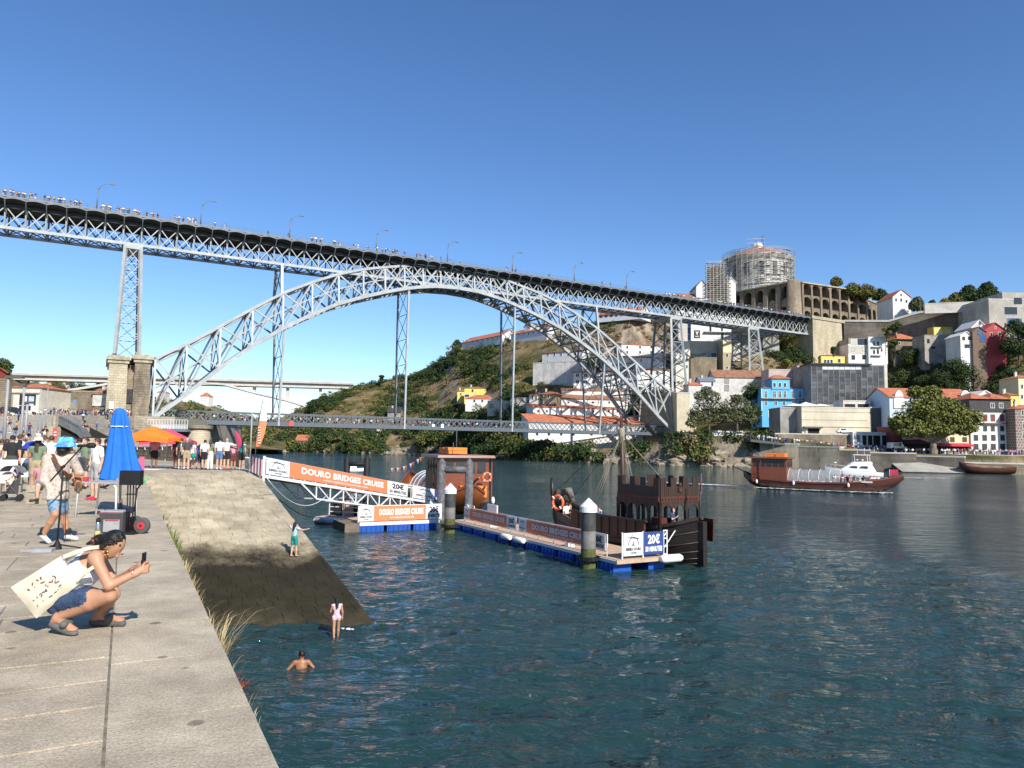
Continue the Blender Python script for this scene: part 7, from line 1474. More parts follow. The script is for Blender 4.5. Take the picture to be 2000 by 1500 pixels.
tree('left of two wind-tossed trees beside the steel bridge foot', P(1385, 848, 238), 12, [(-4.2, 0, 6.2, 3.2, 2.8, 2.6), (-1.8, 0, 9.8, 3.2, 2.8, 2.6), (1.2, 0, 12.2, 2.8, 2.6, 2.3), (2.6, 0, 8.4, 3.4, 2.8, 2.6), (-1, 0, 5.4, 3.4, 2.8, 2.2), (-5.6, 0, 3.6, 2.2, 2, 1.5), (3.2, 0, 5.2, 2.8, 2.5, 2), (-2.8, 0, 12.6, 2.2, 2, 1.6), (-.8, 0, 14.4, 1.8, 1.8, 1.4)], [MF['silver']], .35, 460, .6)
tree('right of two wind-tossed trees beside the steel bridge foot', P(1440, 848, 236), 11, [(-2.6, 0, 8.8, 3, 2.8, 2.6), (1.4, 0, 9.6, 3, 2.6, 2.4), (3.6, 0, 7.2, 2.8, 2.4, 2.2), (0, 0, 6, 3.4, 2.8, 2.2), (-3.4, 0, 5.4, 2.6, 2.4, 1.9), (4.4, 0, 5, 2.2, 2, 1.5), (0, 0, 11.6, 2.2, 2, 1.5)], [MF['silver']], .35, 480, .6)
tree('dark rounded tree between the wind-tossed trees and the blue house', P(1474, 838, 241), 7, rb(8, 2.8, 2, 2.6, 6.8, 1.9, 3), MF['dark'], .2, 300, .5)
tree('dark ivy covered mass behind the wind-tossed trees', P(1467, 800, 252), 10, rb(9, 3.2, 2, 2, 8.5, 2.1, 4), MF['dark'], .25, 300, .5)
# skyline trees
for px, py, r, kd, lb in ((1667, 578, 3.6, 'olive', 'left of the clipped round trees above the arcade'), (1694, 582, 3.9, 'olive', 'middle of the clipped round trees above the arcade'), (1719, 588, 3.2, 'dark', 'right of the clipped round trees beside the white gabled house'), (1634, 562, 2.4, 'olive', 'small clipped tree behind the monastery wall top')):
 q = P(px, py, 350); tree('' + lb, q, 6, [(0, 0, 3.2, r, r, r * .92), (-r * .5, 0, 2.4, r * .7, r * .7, r * .6), (r * .5, 0, 2.6, r * .7, r * .7, r * .6)], MF[kd], .25, 900, .8, fork=.3)
for px, py, r, kd, lb in ((1792, 608, 2.8, 'silver', 'pale bushy palm on the skyline right of the white gabled house'), (1821, 606, 1.9, 'dark', 'low dark tree on the skyline behind the parapet'), (1845, 603, 2.0, 'gold', 'small yellowish tree on the skyline left of the dark trees'), (1866, 600, 2.8, 'olive', 'olive green tree left of the two round dark trees on the skyline'), (1893, 596, 3.9, 'dark', 'left of the two big round dark trees on the skyline'), (1929, 590, 3.9, 'dark', 'right of the two big round dark trees beside the concrete building')):
 q = P(px, py, 312); tree(lb, q, 6, [(0, 0, r * 1.1, r, r, r), (-r * .6, 0, r * .8, r * .7, r * .7, r * .7), (r * .6, 0, r * .8, r * .7, r * .7, r * .7), (0, 0, r * 1.8, r * .6, r * .6, r * .5)], MF[kd], .22, 800, .75, fork=.25)
# big trees on the right slope
def slope_tree(lb, px, py, w, h, kd, seed, n=10, k=300, D=None):
 D = (D or terrD(px, py)) - 3; s = D / FPX; tree(lb, P(px, py, D), h * s, rb(n, w * s / 2 * .8, 2.5, h * s * .3, h * s * .86, w * s * .22, seed), MF[kd], .25, k, .55, fork=.3)
slope_tree('broad dark evergreen tree in the middle of the right slope', 1868, 788, 84, 88, 'dark', 11, 22, 420)
slope_tree('dark evergreen tree left of the broad one on the right slope', 1812, 778, 62, 50, 'dark', 12, 12, 340)
slope_tree('low dark tree at the top left of the green slope below the ivy house', 1762, 770, 60, 44, 'mid', 13, 12, 320)
slope_tree('green tree directly under the ivy house', 1782, 716, 52, 34, 'mid', 14, 10, 300)
slope_tree('tall ivy column beside the white apartment house', 1746, 712, 22, 56, 'mid', 15, 8, 280, 268)
slope_tree('green tree below the red house on the right slope', 1936, 722, 54, 46, 'mid', 16, 12, 320)
slope_tree('dense dark tree at the right picture edge below the concrete building', 1990, 712, 66, 96, 'dark', 17, 18, 380)
slope_tree('dark tree below the dense tree at the right picture edge', 1975, 760, 44, 40, 'dark', 18, 9, 300)
slope_tree('yellow green bush next to the steel pier on the slope', 1540, 722, 24, 24, 'gold', 19, 6, 220)
slope_tree('tree on the slope top left of the stone abutment', 1540, 682, 44, 28, 'olive', 20, 9, 280)
slope_tree('dark bush at the foot of the abutment wall', 1628, 692, 18, 14, 'dark', 21, 5, 200, 300)
slope_tree('yellow green creeper on the retaining wall behind the white apartments', 1732, 663, 22, 28, 'gold', 22, 6, 260, 306)
slope_tree('dark creeper mass on the retaining wall above the ivy house', 1750, 656, 30, 30, 'mid', 23, 8, 280, 304)
slope_tree('tall bush at the left end of the barracks on the cliff', 894, 695, 22, 34, 'mid', 24, 8, 260)
slope_tree('single pine on the skyline of the far slope', 744, 752, 18, 22, 'dark', 25, 6, 200)
slope_tree('dark tree cluster under the end of the concrete bridge arch', 612, 806, 34, 26, 'dark', 26, 8, 240)
# trees on the left bank behind the square
for i, (px, py, w_, h_, D, kd, lb) in enumerate(((2, 742, 46, 42, 330, 'mid', 'green tree behind the red house at the left edge'), (70, 772, 40, 28, 650, 'olive', 'first tree from the left between gateway and pier'), (108, 770, 44, 26, 655, 'olive', 'broad olive tree behind the square shed'), (150, 768, 40, 24, 660, 'mid', 'tree left of the square house beside the pier'), (196, 764, 34, 20, 660, 'mid', 'tree just left of the bridge pier above the square'), (208, 792, 26, 16, 210, 'olive', 'low shrub at the left foot of the pier'))):
 s = D / FPX; tree(lb, P(px, py, D), h_ * s, rb(9, w_ * s / 2 * .85, 3, h_ * s * .3, h_ * s * .88, w_ * s * .2, 40 + i), MF[kd], .25, 260, .8, fork=.3)
# scrub on the slopes: one mass nobody could count
def scrub():
 kinds = ['dark', 'mid', 'olive', 'dry', 'rust', 'silver']; B_ = {k: [] for k in kinds}; N_ = {k: [] for k in kinds}; S_ = {k: [] for k in kinds}; q = random.Random(21)
 tries = 0; made = 0
 while tries < 9000 and made < 3000:
  tries += 1; px = q.uniform(505, 2060); yt = float(np.interp(px, _tx, [c[4] for c in TC])); yw = float(np.interp(px, _tx, [c[1] for c in TC])); py = q.uniform(yt, yw - 1)
  if any(a - 3 < px < b_ + 3 and t < py < bt + 6 for a, b_, t, bt in HOUSES): continue
  if px > 1500 and py > 800 or 1590 < px < 1916 and py < (692 if px < 1745 else 650): continue
  if 1290 < px < 1500 and 755 < py < 852: continue
  if 1430 < px < 1500 and 680 < py < 780: continue
  D = terrD(px, py); p = P(px, py, D); nz = fbm((p.x * .03, p.y * .03, p.z * .05 + 3), 4); low = (yw - py) < 48
  if not low and nz < (-.04 if px < 1060 else -.22) and q.random() < (.86 if px < 1660 else .25): continue
  if low and (nz < (.07 if px < 1330 else .2) and q.random() < .9 or 1025 < px < 1262 and py < 874 or px > 1262 and not (1322 < px < 1388 or 1462 < px < 1505)): continue
  r = q.uniform(.8, 2.0) * (1.45 if low and px < 1330 else 1.0) * (1.35 if nz > .15 else 1)
  k = 'dark' if nz > .22 else 'mid' if nz > .06 else q.choice(['olive', 'olive', 'mid', 'dry']) if nz > -.1 else q.choice(['dry', 'dry', 'olive', 'rust'])
  if low: k = q.choice(['dark', 'dark', 'mid', 'olive', 'mid'] if px < 1330 else ['olive', 'mid', 'dry'])
  if px > 1660 and not low: k = q.choice(['dark', 'dark', 'mid', 'mid', 'olive'])
  made += 1
  for j in range(2): B_[k].append((p.x + q.gauss(0, r * .5), D + q.uniform(-.3, 1), p.z + r * q.uniform(.1, .55), r, r, r * q.uniform(.6, .9))); N_[k].append(int(18 * r * r + 16)); S_[k].append(.34 + .16 * r)
 for k in kinds:
  if B_[k]: tag(leaf_obj('hillside_scrub', B_[k], N_[k], S_[k], MF[k]), kind='stuff')
scrub()
def far_scrub():
 q = random.Random(5); B_ = {'mid': [], 'olive': [], 'dark': []}
 for i in range(520):
  px = q.uniform(-60, 540); yt = float(np.interp(px, [h[0] for h in HL], [h[1] for h in HL])); py = yt + q.random() ** 1.2 * (866 - yt); p = hillP(px, py); r = q.uniform(1.6, 3.8)
  if any(a - 4 < px < b_ + 4 and t < py < bt + 4 for a, b_, t, bt in HOUSES): continue
  B_[q.choice(['mid', 'olive', 'dark', 'olive'])].append((p.x, p.y - 1, p.z + r * .4, r, r, r * .75))
 for k, v in B_.items(): tag(leaf_obj('far_hill_scrub', v, 60, 1.0, MF[k]), kind='stuff')
far_scrub()
# river bank rocks: boulders at the waterline
MROCK = mat('bank_rock', (.36, .30, .22), .9, col2=(.17, .14, .10), scale=.8, bump=.8, bscale=2.5)
def rock(p, r, seed):
 q = random.Random(seed); b = MB(); vs = []; n, m = 8, 5
 for j in range(m + 1):
  for i in range(n):
   a, c = 2 * math.pi * i / n, math.pi * j / m; k = r * q.uniform(.72, 1.15); vs.append((p.x + k * 1.4 * math.sin(c) * math.cos(a), p.y + k * math.sin(c) * math.sin(a), p.z + k * .8 * math.cos(c)))
 fs = [(j * n + i, j * n + (i + 1) % n, (j + 1) * n + (i + 1) % n, (j + 1) * n + i) for j in range(m) for i in range(n)]; b.add(vs, fs); return b
q = random.Random(9); rk = MB()
for i in range(150):
 px = q.uniform(560, 1500); yw = float(np.interp(px, _tx, [c[1] for c in TC])); up_ = q.random() ** 1.6 * (26 if px > 1000 else 16); D = terrD(px, yw - up_) - .4; b = rock(P(px, yw - up_ + 1, D), q.uniform(.5, 2.2), i); rk.add(b.v, b.f)
tag(rk.build('bank_rocks', MROCK), kind='stuff')
# weeds and dry grass growing from the quay wall
def grass_tuft(mb, c, n, h, spread, q, bend=.5, mi=0, wdt=.0035):
 for i in range(n):
  a = q.uniform(0, 6.28); h2 = h * .5; L_ = h2 * q.uniform(.45, 1.1); d = Vector((math.cos(a), math.sin(a), 0)); p0 = Vector(c) + d * q.uniform(0, spread); out = d * bend * L_ * q.uniform(.3, 1.1) + Vector((.25, -.05, 0)) * L_ * q.uniform(0, .9); pts = [p0, p0 + out * .3 + V(0, 0, L_ * .5), p0 + out * .75 + V(0, 0, L_ * .82), p0 + out * 1.15 + V(0, 0, L_ * .86)]; sd = d.cross(V(0, 0, 1)) * wdt * q.uniform(.7, 1.5); k = [1, .8, .5, .12]
  vs = []
  for p, s in zip(pts, k): vs += [p - sd * s, p + sd * s]
  mb.add(vs, [(0, 1, 3, 2), (2, 3, 5, 4), (4, 5, 7, 6)], mi)
MGR = [mat('dry_grass', (.42, .33, .17), .9, var=0, island=.3), mat('green_weed', (.13, .16, .035), .8, var=0, island=.35), mat('red_weed', (.20, .045, .03), .8, var=0, island=.3)]
q = random.Random(4); gb = MB()
for i in range(70):
 e = q.uniform(5.2, 13.8); p = pe(e, -.09, q.uniform(3.55, 4.15)); k = 1 if (q.random() < .65 and e > 7.5) else 0; grass_tuft(gb, p, q.randint(10, 20), q.uniform(.2, .5), .09, q, .5, k)
for e, z, h, n in ((3.3, 3.9, .95, 60), (3.6, 3.7, .85, 50), (4.2, 3.7, .9, 60), (4.9, 3.6, .8, 45), (5.6, 3.7, .7, 40), (6.2, 3.6, .8, 40), (2.6, 3.9, .5, 30), (1.9, 3.9, .4, 25), (1.2, 4.0, .3, 20)): grass_tuft(gb, pe(e, -.10, z), n, h, .12, q, .75, 0, .003)
for e, z in ((2.9, 3.8), (3.2, 3.6), (3.8, 3.5), (2.4, 3.85), (4.4, 3.7)): grass_tuft(gb, pe(e, -.12, z), 45, .28, .12, q, .8, 2, .008)
for i in range(26): grass_tuft(gb, pe(q.uniform(9, 15), -.12, q.uniform(3.5, 4.12)), 18, .35, .12, q, .5, 1, .005)
tag(gb.build('wall_grass', MGR), kind='stuff')
gb = MB()
for i in range(60):
 e = q.uniform(14, 33); grass_tuft(gb, rampP(.015, q.uniform(.1, .75), .0) + V(q.uniform(0, .3), 0, 0), 8, .16, .1, q, .7, q.choice([0, 1, 0]), .008)
tag(gb.build('slipway_weeds', MGR), kind='stuff')
# == figures: one continuous skin per body, grown from blended limbs
def cap(a, b, ra, rb, m=0, k=.03): return ('c', np.array(a, float), np.array(b, float), ra, rb, m, k)
def ell(c, r, m=0, k=.03, rot=None): return ('e', np.array(c, float), np.array(r, float), rot, 0, m, k)
def _ev(p, X):
 if p[0] == 'c':
  a, b, ra, rb_ = p[1:5]; ba = b - a; pa = X - a; t = np.clip((pa @ ba) / max(1e-9, ba @ ba), 0, 1); return np.linalg.norm(pa - t[..., None] * ba, axis=-1) - (ra + (rb_ - ra) * t)
 c, r, rot = p[1], p[2], p[3]; q = X - c
 if rot is not None: q = q @ rot
 k0 = np.linalg.norm(q / r, axis=-1); k1 = np.linalg.norm(q / (r * r), axis=-1); return k0 * (k0 - 1) / np.maximum(k1, 1e-9)
def _bb(p):
 if p[0] == 'c': r = max(p[3], p[4]); return np.minimum(p[1], p[2]) - r, np.maximum(p[1], p[2]) + r
 r = p[2].max() if p[3] is not None else p[2]; return p[1] - r, p[1] + r
def grow(prims, res, clips=(), wob=None):
 """blend the pieces into one solid and skin it (surface nets); returns verts, quads, material per quad"""
 lo = np.min([_bb(p)[0] for p in prims], 0) - 3 * res; hi = np.max([_bb(p)[1] for p in prims], 0) + 3 * res
 n = np.ceil((hi - lo) / res).astype(int) + 1; D = np.full(n, 1e3, np.float32); R0_ = np.full(n, 1e3, np.float32); M = np.zeros(n, np.int8)
 ax = [lo[i] + res * np.arange(n[i]) for i in range(3)]
 for p in prims:
  a, b = _bb(p); k = p[6]; mg = k + 2.5 * res; i0 = np.maximum(0, np.floor((a - mg - lo) / res).astype(int)); i1 = np.minimum(n, np.ceil((b + mg - lo) / res).astype(int) + 1)
  sl = tuple(slice(i0[i], i1[i]) for i in range(3)); X = np.stack(np.meshgrid(*[ax[i][sl[i]] for i in range(3)], indexing='ij'), -1); d = _ev(p, X).astype(np.float32)
  o = D[sl]; h = np.maximum(k - np.abs(o - d), 0); D[sl] = np.minimum(o, d) - h * h / (4 * k + 1e-9)
  r0 = R0_[sl]; mk = d < r0; M[sl][mk] = p[5]; R0_[sl] = np.minimum(r0, d)
 if clips or wob:
  X = np.stack(np.meshgrid(*ax, indexing='ij'), -1)
  if wob: D = D + wob(X).astype(np.float32)
  for c, nn_ in clips: D = np.maximum(D, ((X - np.array(c)) @ np.array(nn_)).astype(np.float32))
 S = D < 0; c8 = [(i, j, k) for i in (0, 1) for j in (0, 1) for k in (0, 1)]
 cnt = sum(S[i:n[0] - 1 + i, j:n[1] - 1 + j, k:n[2] - 1 + k].astype(np.int8) for i, j, k in c8); act = np.argwhere((cnt > 0) & (cnt < 8)); vid = np.full(n - 1, -1, np.int64); vid[tuple(act.T)] = np.arange(len(act))
 val = {c: D[act[:, 0] + c[0], act[:, 1] + c[1], act[:, 2] + c[2]] for c in c8}; acc = np.zeros((len(act), 3)); num = np.zeros(len(act))
 for c in c8:
  for a in range(3):
   if c[a] == 0:
    e = list(c); e[a] = 1; e = tuple(e); v0, v1 = val[c], val[e]; m = (v0 < 0) != (v1 < 0); t = np.where(m, v0 / np.where(m, v0 - v1, 1), 0); q = np.array(c, float)[None].repeat(len(act), 0); q[:, a] = t; acc[m] += q[m]; num[m] += 1
 pos = lo + (act + acc / num[:, None]) * res; near = np.clip(np.round(act + acc / num[:, None]).astype(int), 0, n - 1); vm = M[tuple(near.T)]
 Q = []
 for a in range(3):
  b, c = (a + 1) % 3, (a + 2) % 3; s0 = [slice(None)] * 3; s1 = [slice(None)] * 3; s0[a] = slice(0, -1); s1[a] = slice(1, None); df = S[tuple(s0)] != S[tuple(s1)]; ij = np.argwhere(df); ij = ij[(ij[:, b] > 0) & (ij[:, c] > 0) & (ij[:, b] < n[b] - 1) & (ij[:, c] < n[c] - 1)]
  if not len(ij): continue
  def cell(db, dc): w_ = ij.copy(); w_[:, b] += db; w_[:, c] += dc; return vid[tuple(w_.T)]
  q = np.stack([cell(-1, -1), cell(0, -1), cell(0, 0), cell(-1, 0)], 1); fl = ~S[tuple(ij.T)]; q[fl] = q[fl][:, ::-1]; Q.append(q)
 Q = np.concatenate(Q); Q = Q[(Q >= 0).all(1)]; return pos, Q, vm[Q[:, 0]]
def grown(name, prims, res, mats, parent=None, clips=(), wob=None):
 v, q, m = grow(prims, res, clips, wob); return link(name, npmesh(name, v, q, mats, m, True), parent)
def skinmat(name, c): return mat(name, c, .5, var=.04, scale=6, spec=.35)
SKIN = [skinmat('skin_tan', (.46, .24, .145)), skinmat('skin_light', (.60, .36, .25)), skinmat('skin_dark', (.20, .10, .06))]
HAIR = [mat('hair_black', (.014, .011, .009), .4, var=.3, scale=40, bump=1, bscale=30, stretch=(.4, 1, 1)), mat('hair_brown', (.07, .04, .022), .5, var=.2, scale=20), mat('hair_blond', (.32, .20, .09), .5, var=.2, scale=20), mat('hair_grey', (.35, .33, .31), .6, var=.1)]
CLO = {k: mat('cloth_' + k, c, .85, var=.06, scale=9) for k, c in dict(white=(.78, .77, .75), black=(.018, .018, .02), navy=(.03, .05, .14), red=(.50, .04, .05), pink=(.60, .24, .30), green=(.16, .22, .14), teal=(.02, .25, .21), denim=(.10, .17, .30), grey=(.34, .34, .35), khaki=(.38, .30, .18), blue=(.05, .12, .42), orange=(.75, .24, .05), cream=(.62, .55, .42), maroon=(.15, .03, .04), charcoal=(.06, .06, .065), lilac=(.60, .50, .62)).items()}
SHOE = {k: mat('shoe_' + k, c, .6, var=.05) for k, c in dict(white=(.62, .60, .55), black=(.02, .02, .02), red=(.60, .03, .05), tan=(.30, .20, .12)).items()}
def body(J, female=False, shorts=True, sleeve=.62, k=.035, hair='short', dress=False, top=True, fat=1.0, shf=.62):
 """J: joints (pelvis, chest, neck, head, sL eL wL hL sR eR wR hR, pL kL aL tL pR kR aR tR); materials 0 skin 1 hair 2 top 3 bottom 4 shoe"""
 g = {a: np.array(b, float) for a, b in J.items()}; T = 2 if top else 0; P_ = []
 pel, ch, nk, hd = g['pelvis'], g['chest'], g['neck'], g['head']; wst = (pel * .55 + ch * .45); sw = (g['sR'] - g['sL']); up = (nk - pel); up /= np.linalg.norm(up); side = sw / np.linalg.norm(sw); fw = np.cross(up, side); rot = np.stack([side, fw, up], 1)
 P_ += [ell(ch, np.array([.155, .105, .17]) * fat, T, .05, rot), ell(wst, np.array([.125 if female else .14, .10, .16]) * fat, T, .06, rot), ell(pel, np.array([.16, .115, .12]) * fat, 3, .05, rot), cap(g['sL'] * .88 + nk * .12, g['sR'] * .88 + nk * .12, .062, .062, T, .05), cap(nk - up * .05, hd - up * .04, .056, .048, 0, .03)]
 if female: P_ += [ell(ch + fw * .08 + side * s * .075 - up * .02, (.065, .06, .065), T, .04) for s in (-1, 1)]
 hf = g.get('look', fw); hf = hf / np.linalg.norm(hf); hu = hd - nk; hu /= np.linalg.norm(hu); hs = np.cross(hf, hu); hs /= np.linalg.norm(hs); hf = np.cross(hu, hs); hr = np.stack([hs, hf, hu], 1)
 P_ += [ell(hd, (.075, .095, .112), 0, .02, hr), ell(hd + hf * .045 - hu * .06, (.05, .052, .055), 0, .03, hr), cap(hd + hf * .092 + hu * .005, hd + hf * .112 - hu * .03, .012, .016, 0, .012)]
 for s in (-1, 1): P_ += [ell(hd + hs * s * .076 - hu * .012, (.012, .02, .03), 0, .008, hr)]
 P_ += [ell(hd - hf * .018 + hu * .028, (.085, .098, .105), 1, .012, hr)]
 if hair == 'long': P_ += [cap(hd - hf * .06 - hu * .02, nk - hf * .07 - up * .16, .075, .05, 1, .03)]
 if hair == 'curly': P_ += [ell(hd - hf * .03 - hu * .05 + hs * s * .05, (.085, .09, .10), 1, .03, hr) for s in (-1, 1)]
 for s in 'LR':
  a, e, w_, h = g['s' + s], g['e' + s], g['w' + s], g['h' + s]; m = a + (e - a) * sleeve
  P_ += [cap(a, e, .052 * fat, .042, 0, k), cap(e, w_, .042, .030, 0, .02), cap(w_, h, .032, .036, 0, .02)]
  d = (h - w_); d /= np.linalg.norm(d) + 1e-9; P_ += [cap(h, h + d * .075, .024, .014, 0, .015)]
  if top and sleeve > 0: P_ += [cap(a, m, .064 * fat, .060 * fat, 2, .03)]
  p, kn, an, to = g['p' + s], g['k' + s], g['a' + s], g['t' + s]
  P_ += [cap(p, kn, .082 * fat, .056, 0 if shorts else 3, .04), cap(kn, kn * .62 + an * .38, .056, .056, 0 if shorts else 3, .02), cap(kn * .62 + an * .38, an, .056, .036, 0 if shorts else 3, .02), cap(an + np.array([0, 0, -.01]), to, .040, .034, 4, .02), cap(an, an + (an - to) * .18 + np.array([0, 0, -.03]), .04, .036, 4, .02)]
  if shorts: P_ += [cap(p, p + (kn - p) * (shf if not dress else .8), .098 * fat, .090, 3, .04)]
  elif True: P_ += [cap(p, an, .094 * fat, .062, 3, .03)]
 return P_
def stand(lean=0, arms=('down', 'down'), step=0.0, h=1.0):
 J = dict(pelvis=(0, 0, .95), chest=(0, .01 + lean * .3, 1.27), neck=(0, .0 + lean * .45, 1.45), head=(0, .02 + lean * .5, 1.585))
 for s, x, am in (('L', -1, arms[0]), ('R', 1, arms[1])):
  sh = np.array((x * .185, lean * .4, 1.40)); J['s' + s] = sh
  if am == 'down': e, w_, hh = sh + (x * .05, -.02, -.29), sh + (x * .06, .03, -.54), sh + (x * .06, .05, -.60)
  elif am == 'phone': e, w_, hh = sh + (x * .06, .08, -.27), sh + (-x * .02, .28, -.14), sh + (-x * .04, .33, -.09)
  elif am == 'hip': e, w_, hh = sh + (x * .20, -.06, -.22), sh + (x * .02, .04, -.40), sh + (-x * .02, .06, -.43)
  elif am == 'up': e, w_, hh = sh + (x * .16, .05, .12), sh + (x * .02, .08, .33), sh + (0, .09, .39)
  elif am == 'out': e, w_, hh = sh + (x * .26, .05, -.07), sh + (x * .48, .10, -.02), sh + (x * .55, .11, .0)
  elif am == 'rail': e, w_, hh = sh + (x * .08, .12, -.26), sh + (x * .04, .34, -.30), sh + (x * .02, .40, -.30)
  J['e' + s], J['w' + s], J['h' + s] = e, w_, hh
  d = step * x; J['p' + s] = (x * .09, 0, .90); J['k' + s] = (x * .10, d * .5 + .02, .49); J['a' + s] = (x * .10, d - .02 * (d < 0), .09 + (.06 if d < -.1 else 0)); J['t' + s] = (x * .12, d + .14, .035 + (.0 if d > -.1 else .01))
 return J
def sit():
 J = stand(arms=('rail', 'rail'));
 for k in J: J[k] = np.array(J[k], float) - np.array((0, 0, .47))
 for s, x in (('L', -1), ('R', 1)): J['k' + s] = np.array((x * .12, .42, .47)); J['a' + s] = np.array((x * .12, .42, .08)); J['t' + s] = np.array((x * .13, .57, .035))
 return J
VAR = {}
def variant(key, J, res=.032, **k):
 v, q, m = grow(body(J, **k), res); VAR[key] = npmesh('person', v, q, [SKIN[0], HAIR[0], CLO['white'], CLO['black'], SHOE['white']], m, True)
variant('man_stand', stand(arms=('down', 'down'))); variant('man_phone', stand(arms=('down', 'phone'))); variant('man_trousers', stand(arms=('down', 'hip')), shorts=False); variant('walk', stand(arms=('down', 'phone'), step=.22))
variant('woman', stand(arms=('phone', 'down')), female=True, hair='long', sleeve=0.25); variant('woman_trousers', stand(arms=('down', 'down')), female=True, hair='long', shorts=False, sleeve=.3); variant('woman_walk', stand(arms=('down', 'down'), step=.2), female=True, hair='long', sleeve=.2, dress=True); variant('point', stand(arms=('down', 'out')), sleeve=.6); variant('sit', sit()); variant('bend', stand(lean=.55, arms=('rail', 'rail')), female=True)
def dress_up(o, skin, hair, top, bottom, shoe):
 for i, m in enumerate((SKIN[skin], HAIR[hair], CLO[top], CLO[bottom], SHOE[shoe])): s = o.material_slots[i]; s.link = 'OBJECT'; s.material = m
def person(var, loc, rz, label, h=1.70, skin=0, hair=0, top='white', bottom='black', shoe='white', group=None, name='person'):
 o = link(name, VAR[var]); o.location = loc; o.rotation_euler = (0, 0, rz); s = h / 1.70; o.scale = (s, s, s); dress_up(o, skin, hair, top, bottom, shoe); return tag(o, label, 'person', group)
# small far figures: cheaper mesh, same idea
LOW = []
def low_mesh(i, pose):
 b = MB(); st_ = .12 if pose == 1 else .0
 for s in (-1, 1): b.tube([(s * .09, s * st_, .0), (s * .1, s * st_ * .5, .45), (s * .09, 0, .9)], [.05, .065, .09], 6, 3 if pose != 2 else 0)
 b.tube([(0, 0, .85), (0, 0, .98), (0, .0, 1.08)], [.15, .17, .15], 8, 3); b.tube([(0, 0, 1.05), (0, 0, 1.3), (0, 0, 1.44)], [.15, .19, .10], 8, 2); b.tube([(0, 0, 1.42), (0, 0.02, 1.5)], .055, 6, 0)
 b.lathe((0, .02, 1.60), [(.01, -.13), (.08, -.08), (.10, 0), (.08, .08), (.01, .12)], 7, 0); b.lathe((0, 0, 1.63), [(.10, -.05), (.105, .03), (.08, .09), (.01, .12)], 7, 1)
 for s in (-1, 1):
  e = (s * .28, .05, 1.12) if pose != 1 else (s * .25, .14, 1.14); b.tube([(s * .2, 0, 1.40), e], [.06, .05], 5, 2); b.tube([e, (s * .2, .22, 1.02)], [.045, .04], 5, 0)
 for s in (-1, 1): b.box((s * .1, .05 + s * st_, .04), (.09, .24, .08), 4)
 return b.mesh('person', [SKIN[0], HAIR[0], CLO['white'], CLO['black'], SHOE['white']])
LOW = [low_mesh(i, i) for i in range(3)]
_tops = ['white'] * 7 + ['black'] * 4 + ['grey', 'navy', 'red', 'pink', 'green', 'blue', 'cream', 'lilac', 'orange', 'maroon']; _bots = ['black', 'denim', 'khaki', 'white', 'navy', 'grey', 'charcoal']
PQ = random.Random(77)
def tiny(loc, rz, place, group, top=None, h=None, seated=False):
 o = link('person', PQ.choice(LOW)); o.location = loc; o.rotation_euler = (0, 0, rz); s = (h or PQ.uniform(1.55, 1.85)) / 1.72; o.scale = (s, s, s * (.62 if seated else 1)); t = top or PQ.choice(_tops); bt = PQ.choice(_bots); dress_up(o, PQ.choice((0, 0, 1, 1, 2)), PQ.choice((0, 0, 1, 1, 2, 3)), t, bt, 'white'); return tag(o, 'person in %s top, %s bottoms %s' % (t, bt, place), 'person', group)
def crowd(name, pts, label, group=None):
 """the people too many to count, as one mass"""
 b = MB(); cl = [SKIN[0], HAIR[0], SHOE['black']] + [CLO[c] for c in ('white', 'black', 'grey', 'navy', 'red', 'pink', 'cream', 'blue')]
 for x, y, z in pts:
  h = PQ.uniform(1.5, 1.85); t = 3 + PQ.choice([0, 0, 0, 1, 1, 2, 3, 4, 5, 6, 7]); bt = 3 + PQ.choice([0, 1, 1, 2, 3, 7]); k = h / 1.7
  for s in (-1, 1): b.tube([(x + s * .1, y, z), (x + s * .09, y, z + .9 * k)], [.06, .09], 4, bt, smooth=False)
  b.tube([(x, y, z + .85 * k), (x, y, z + 1.25 * k), (x, y, z + 1.44 * k)], [.17, .22, .11], 6, t); b.lathe((x, y, z + 1.58 * k), [(.02, -.12), (.10, 0), (.02, .12)], 6, 0); b.lathe((x, y, z + 1.62 * k), [(.11, -.02), (.02, .13)], 6, 1)
  for s in (-1, 1): b.tube([(x + s * .2, y, z + 1.38 * k), (x + s * .27, y - .1, z + .95 * k)], [.06, .045], 4, t, smooth=False)
 return tag(b.build(name, cl), kind='stuff')
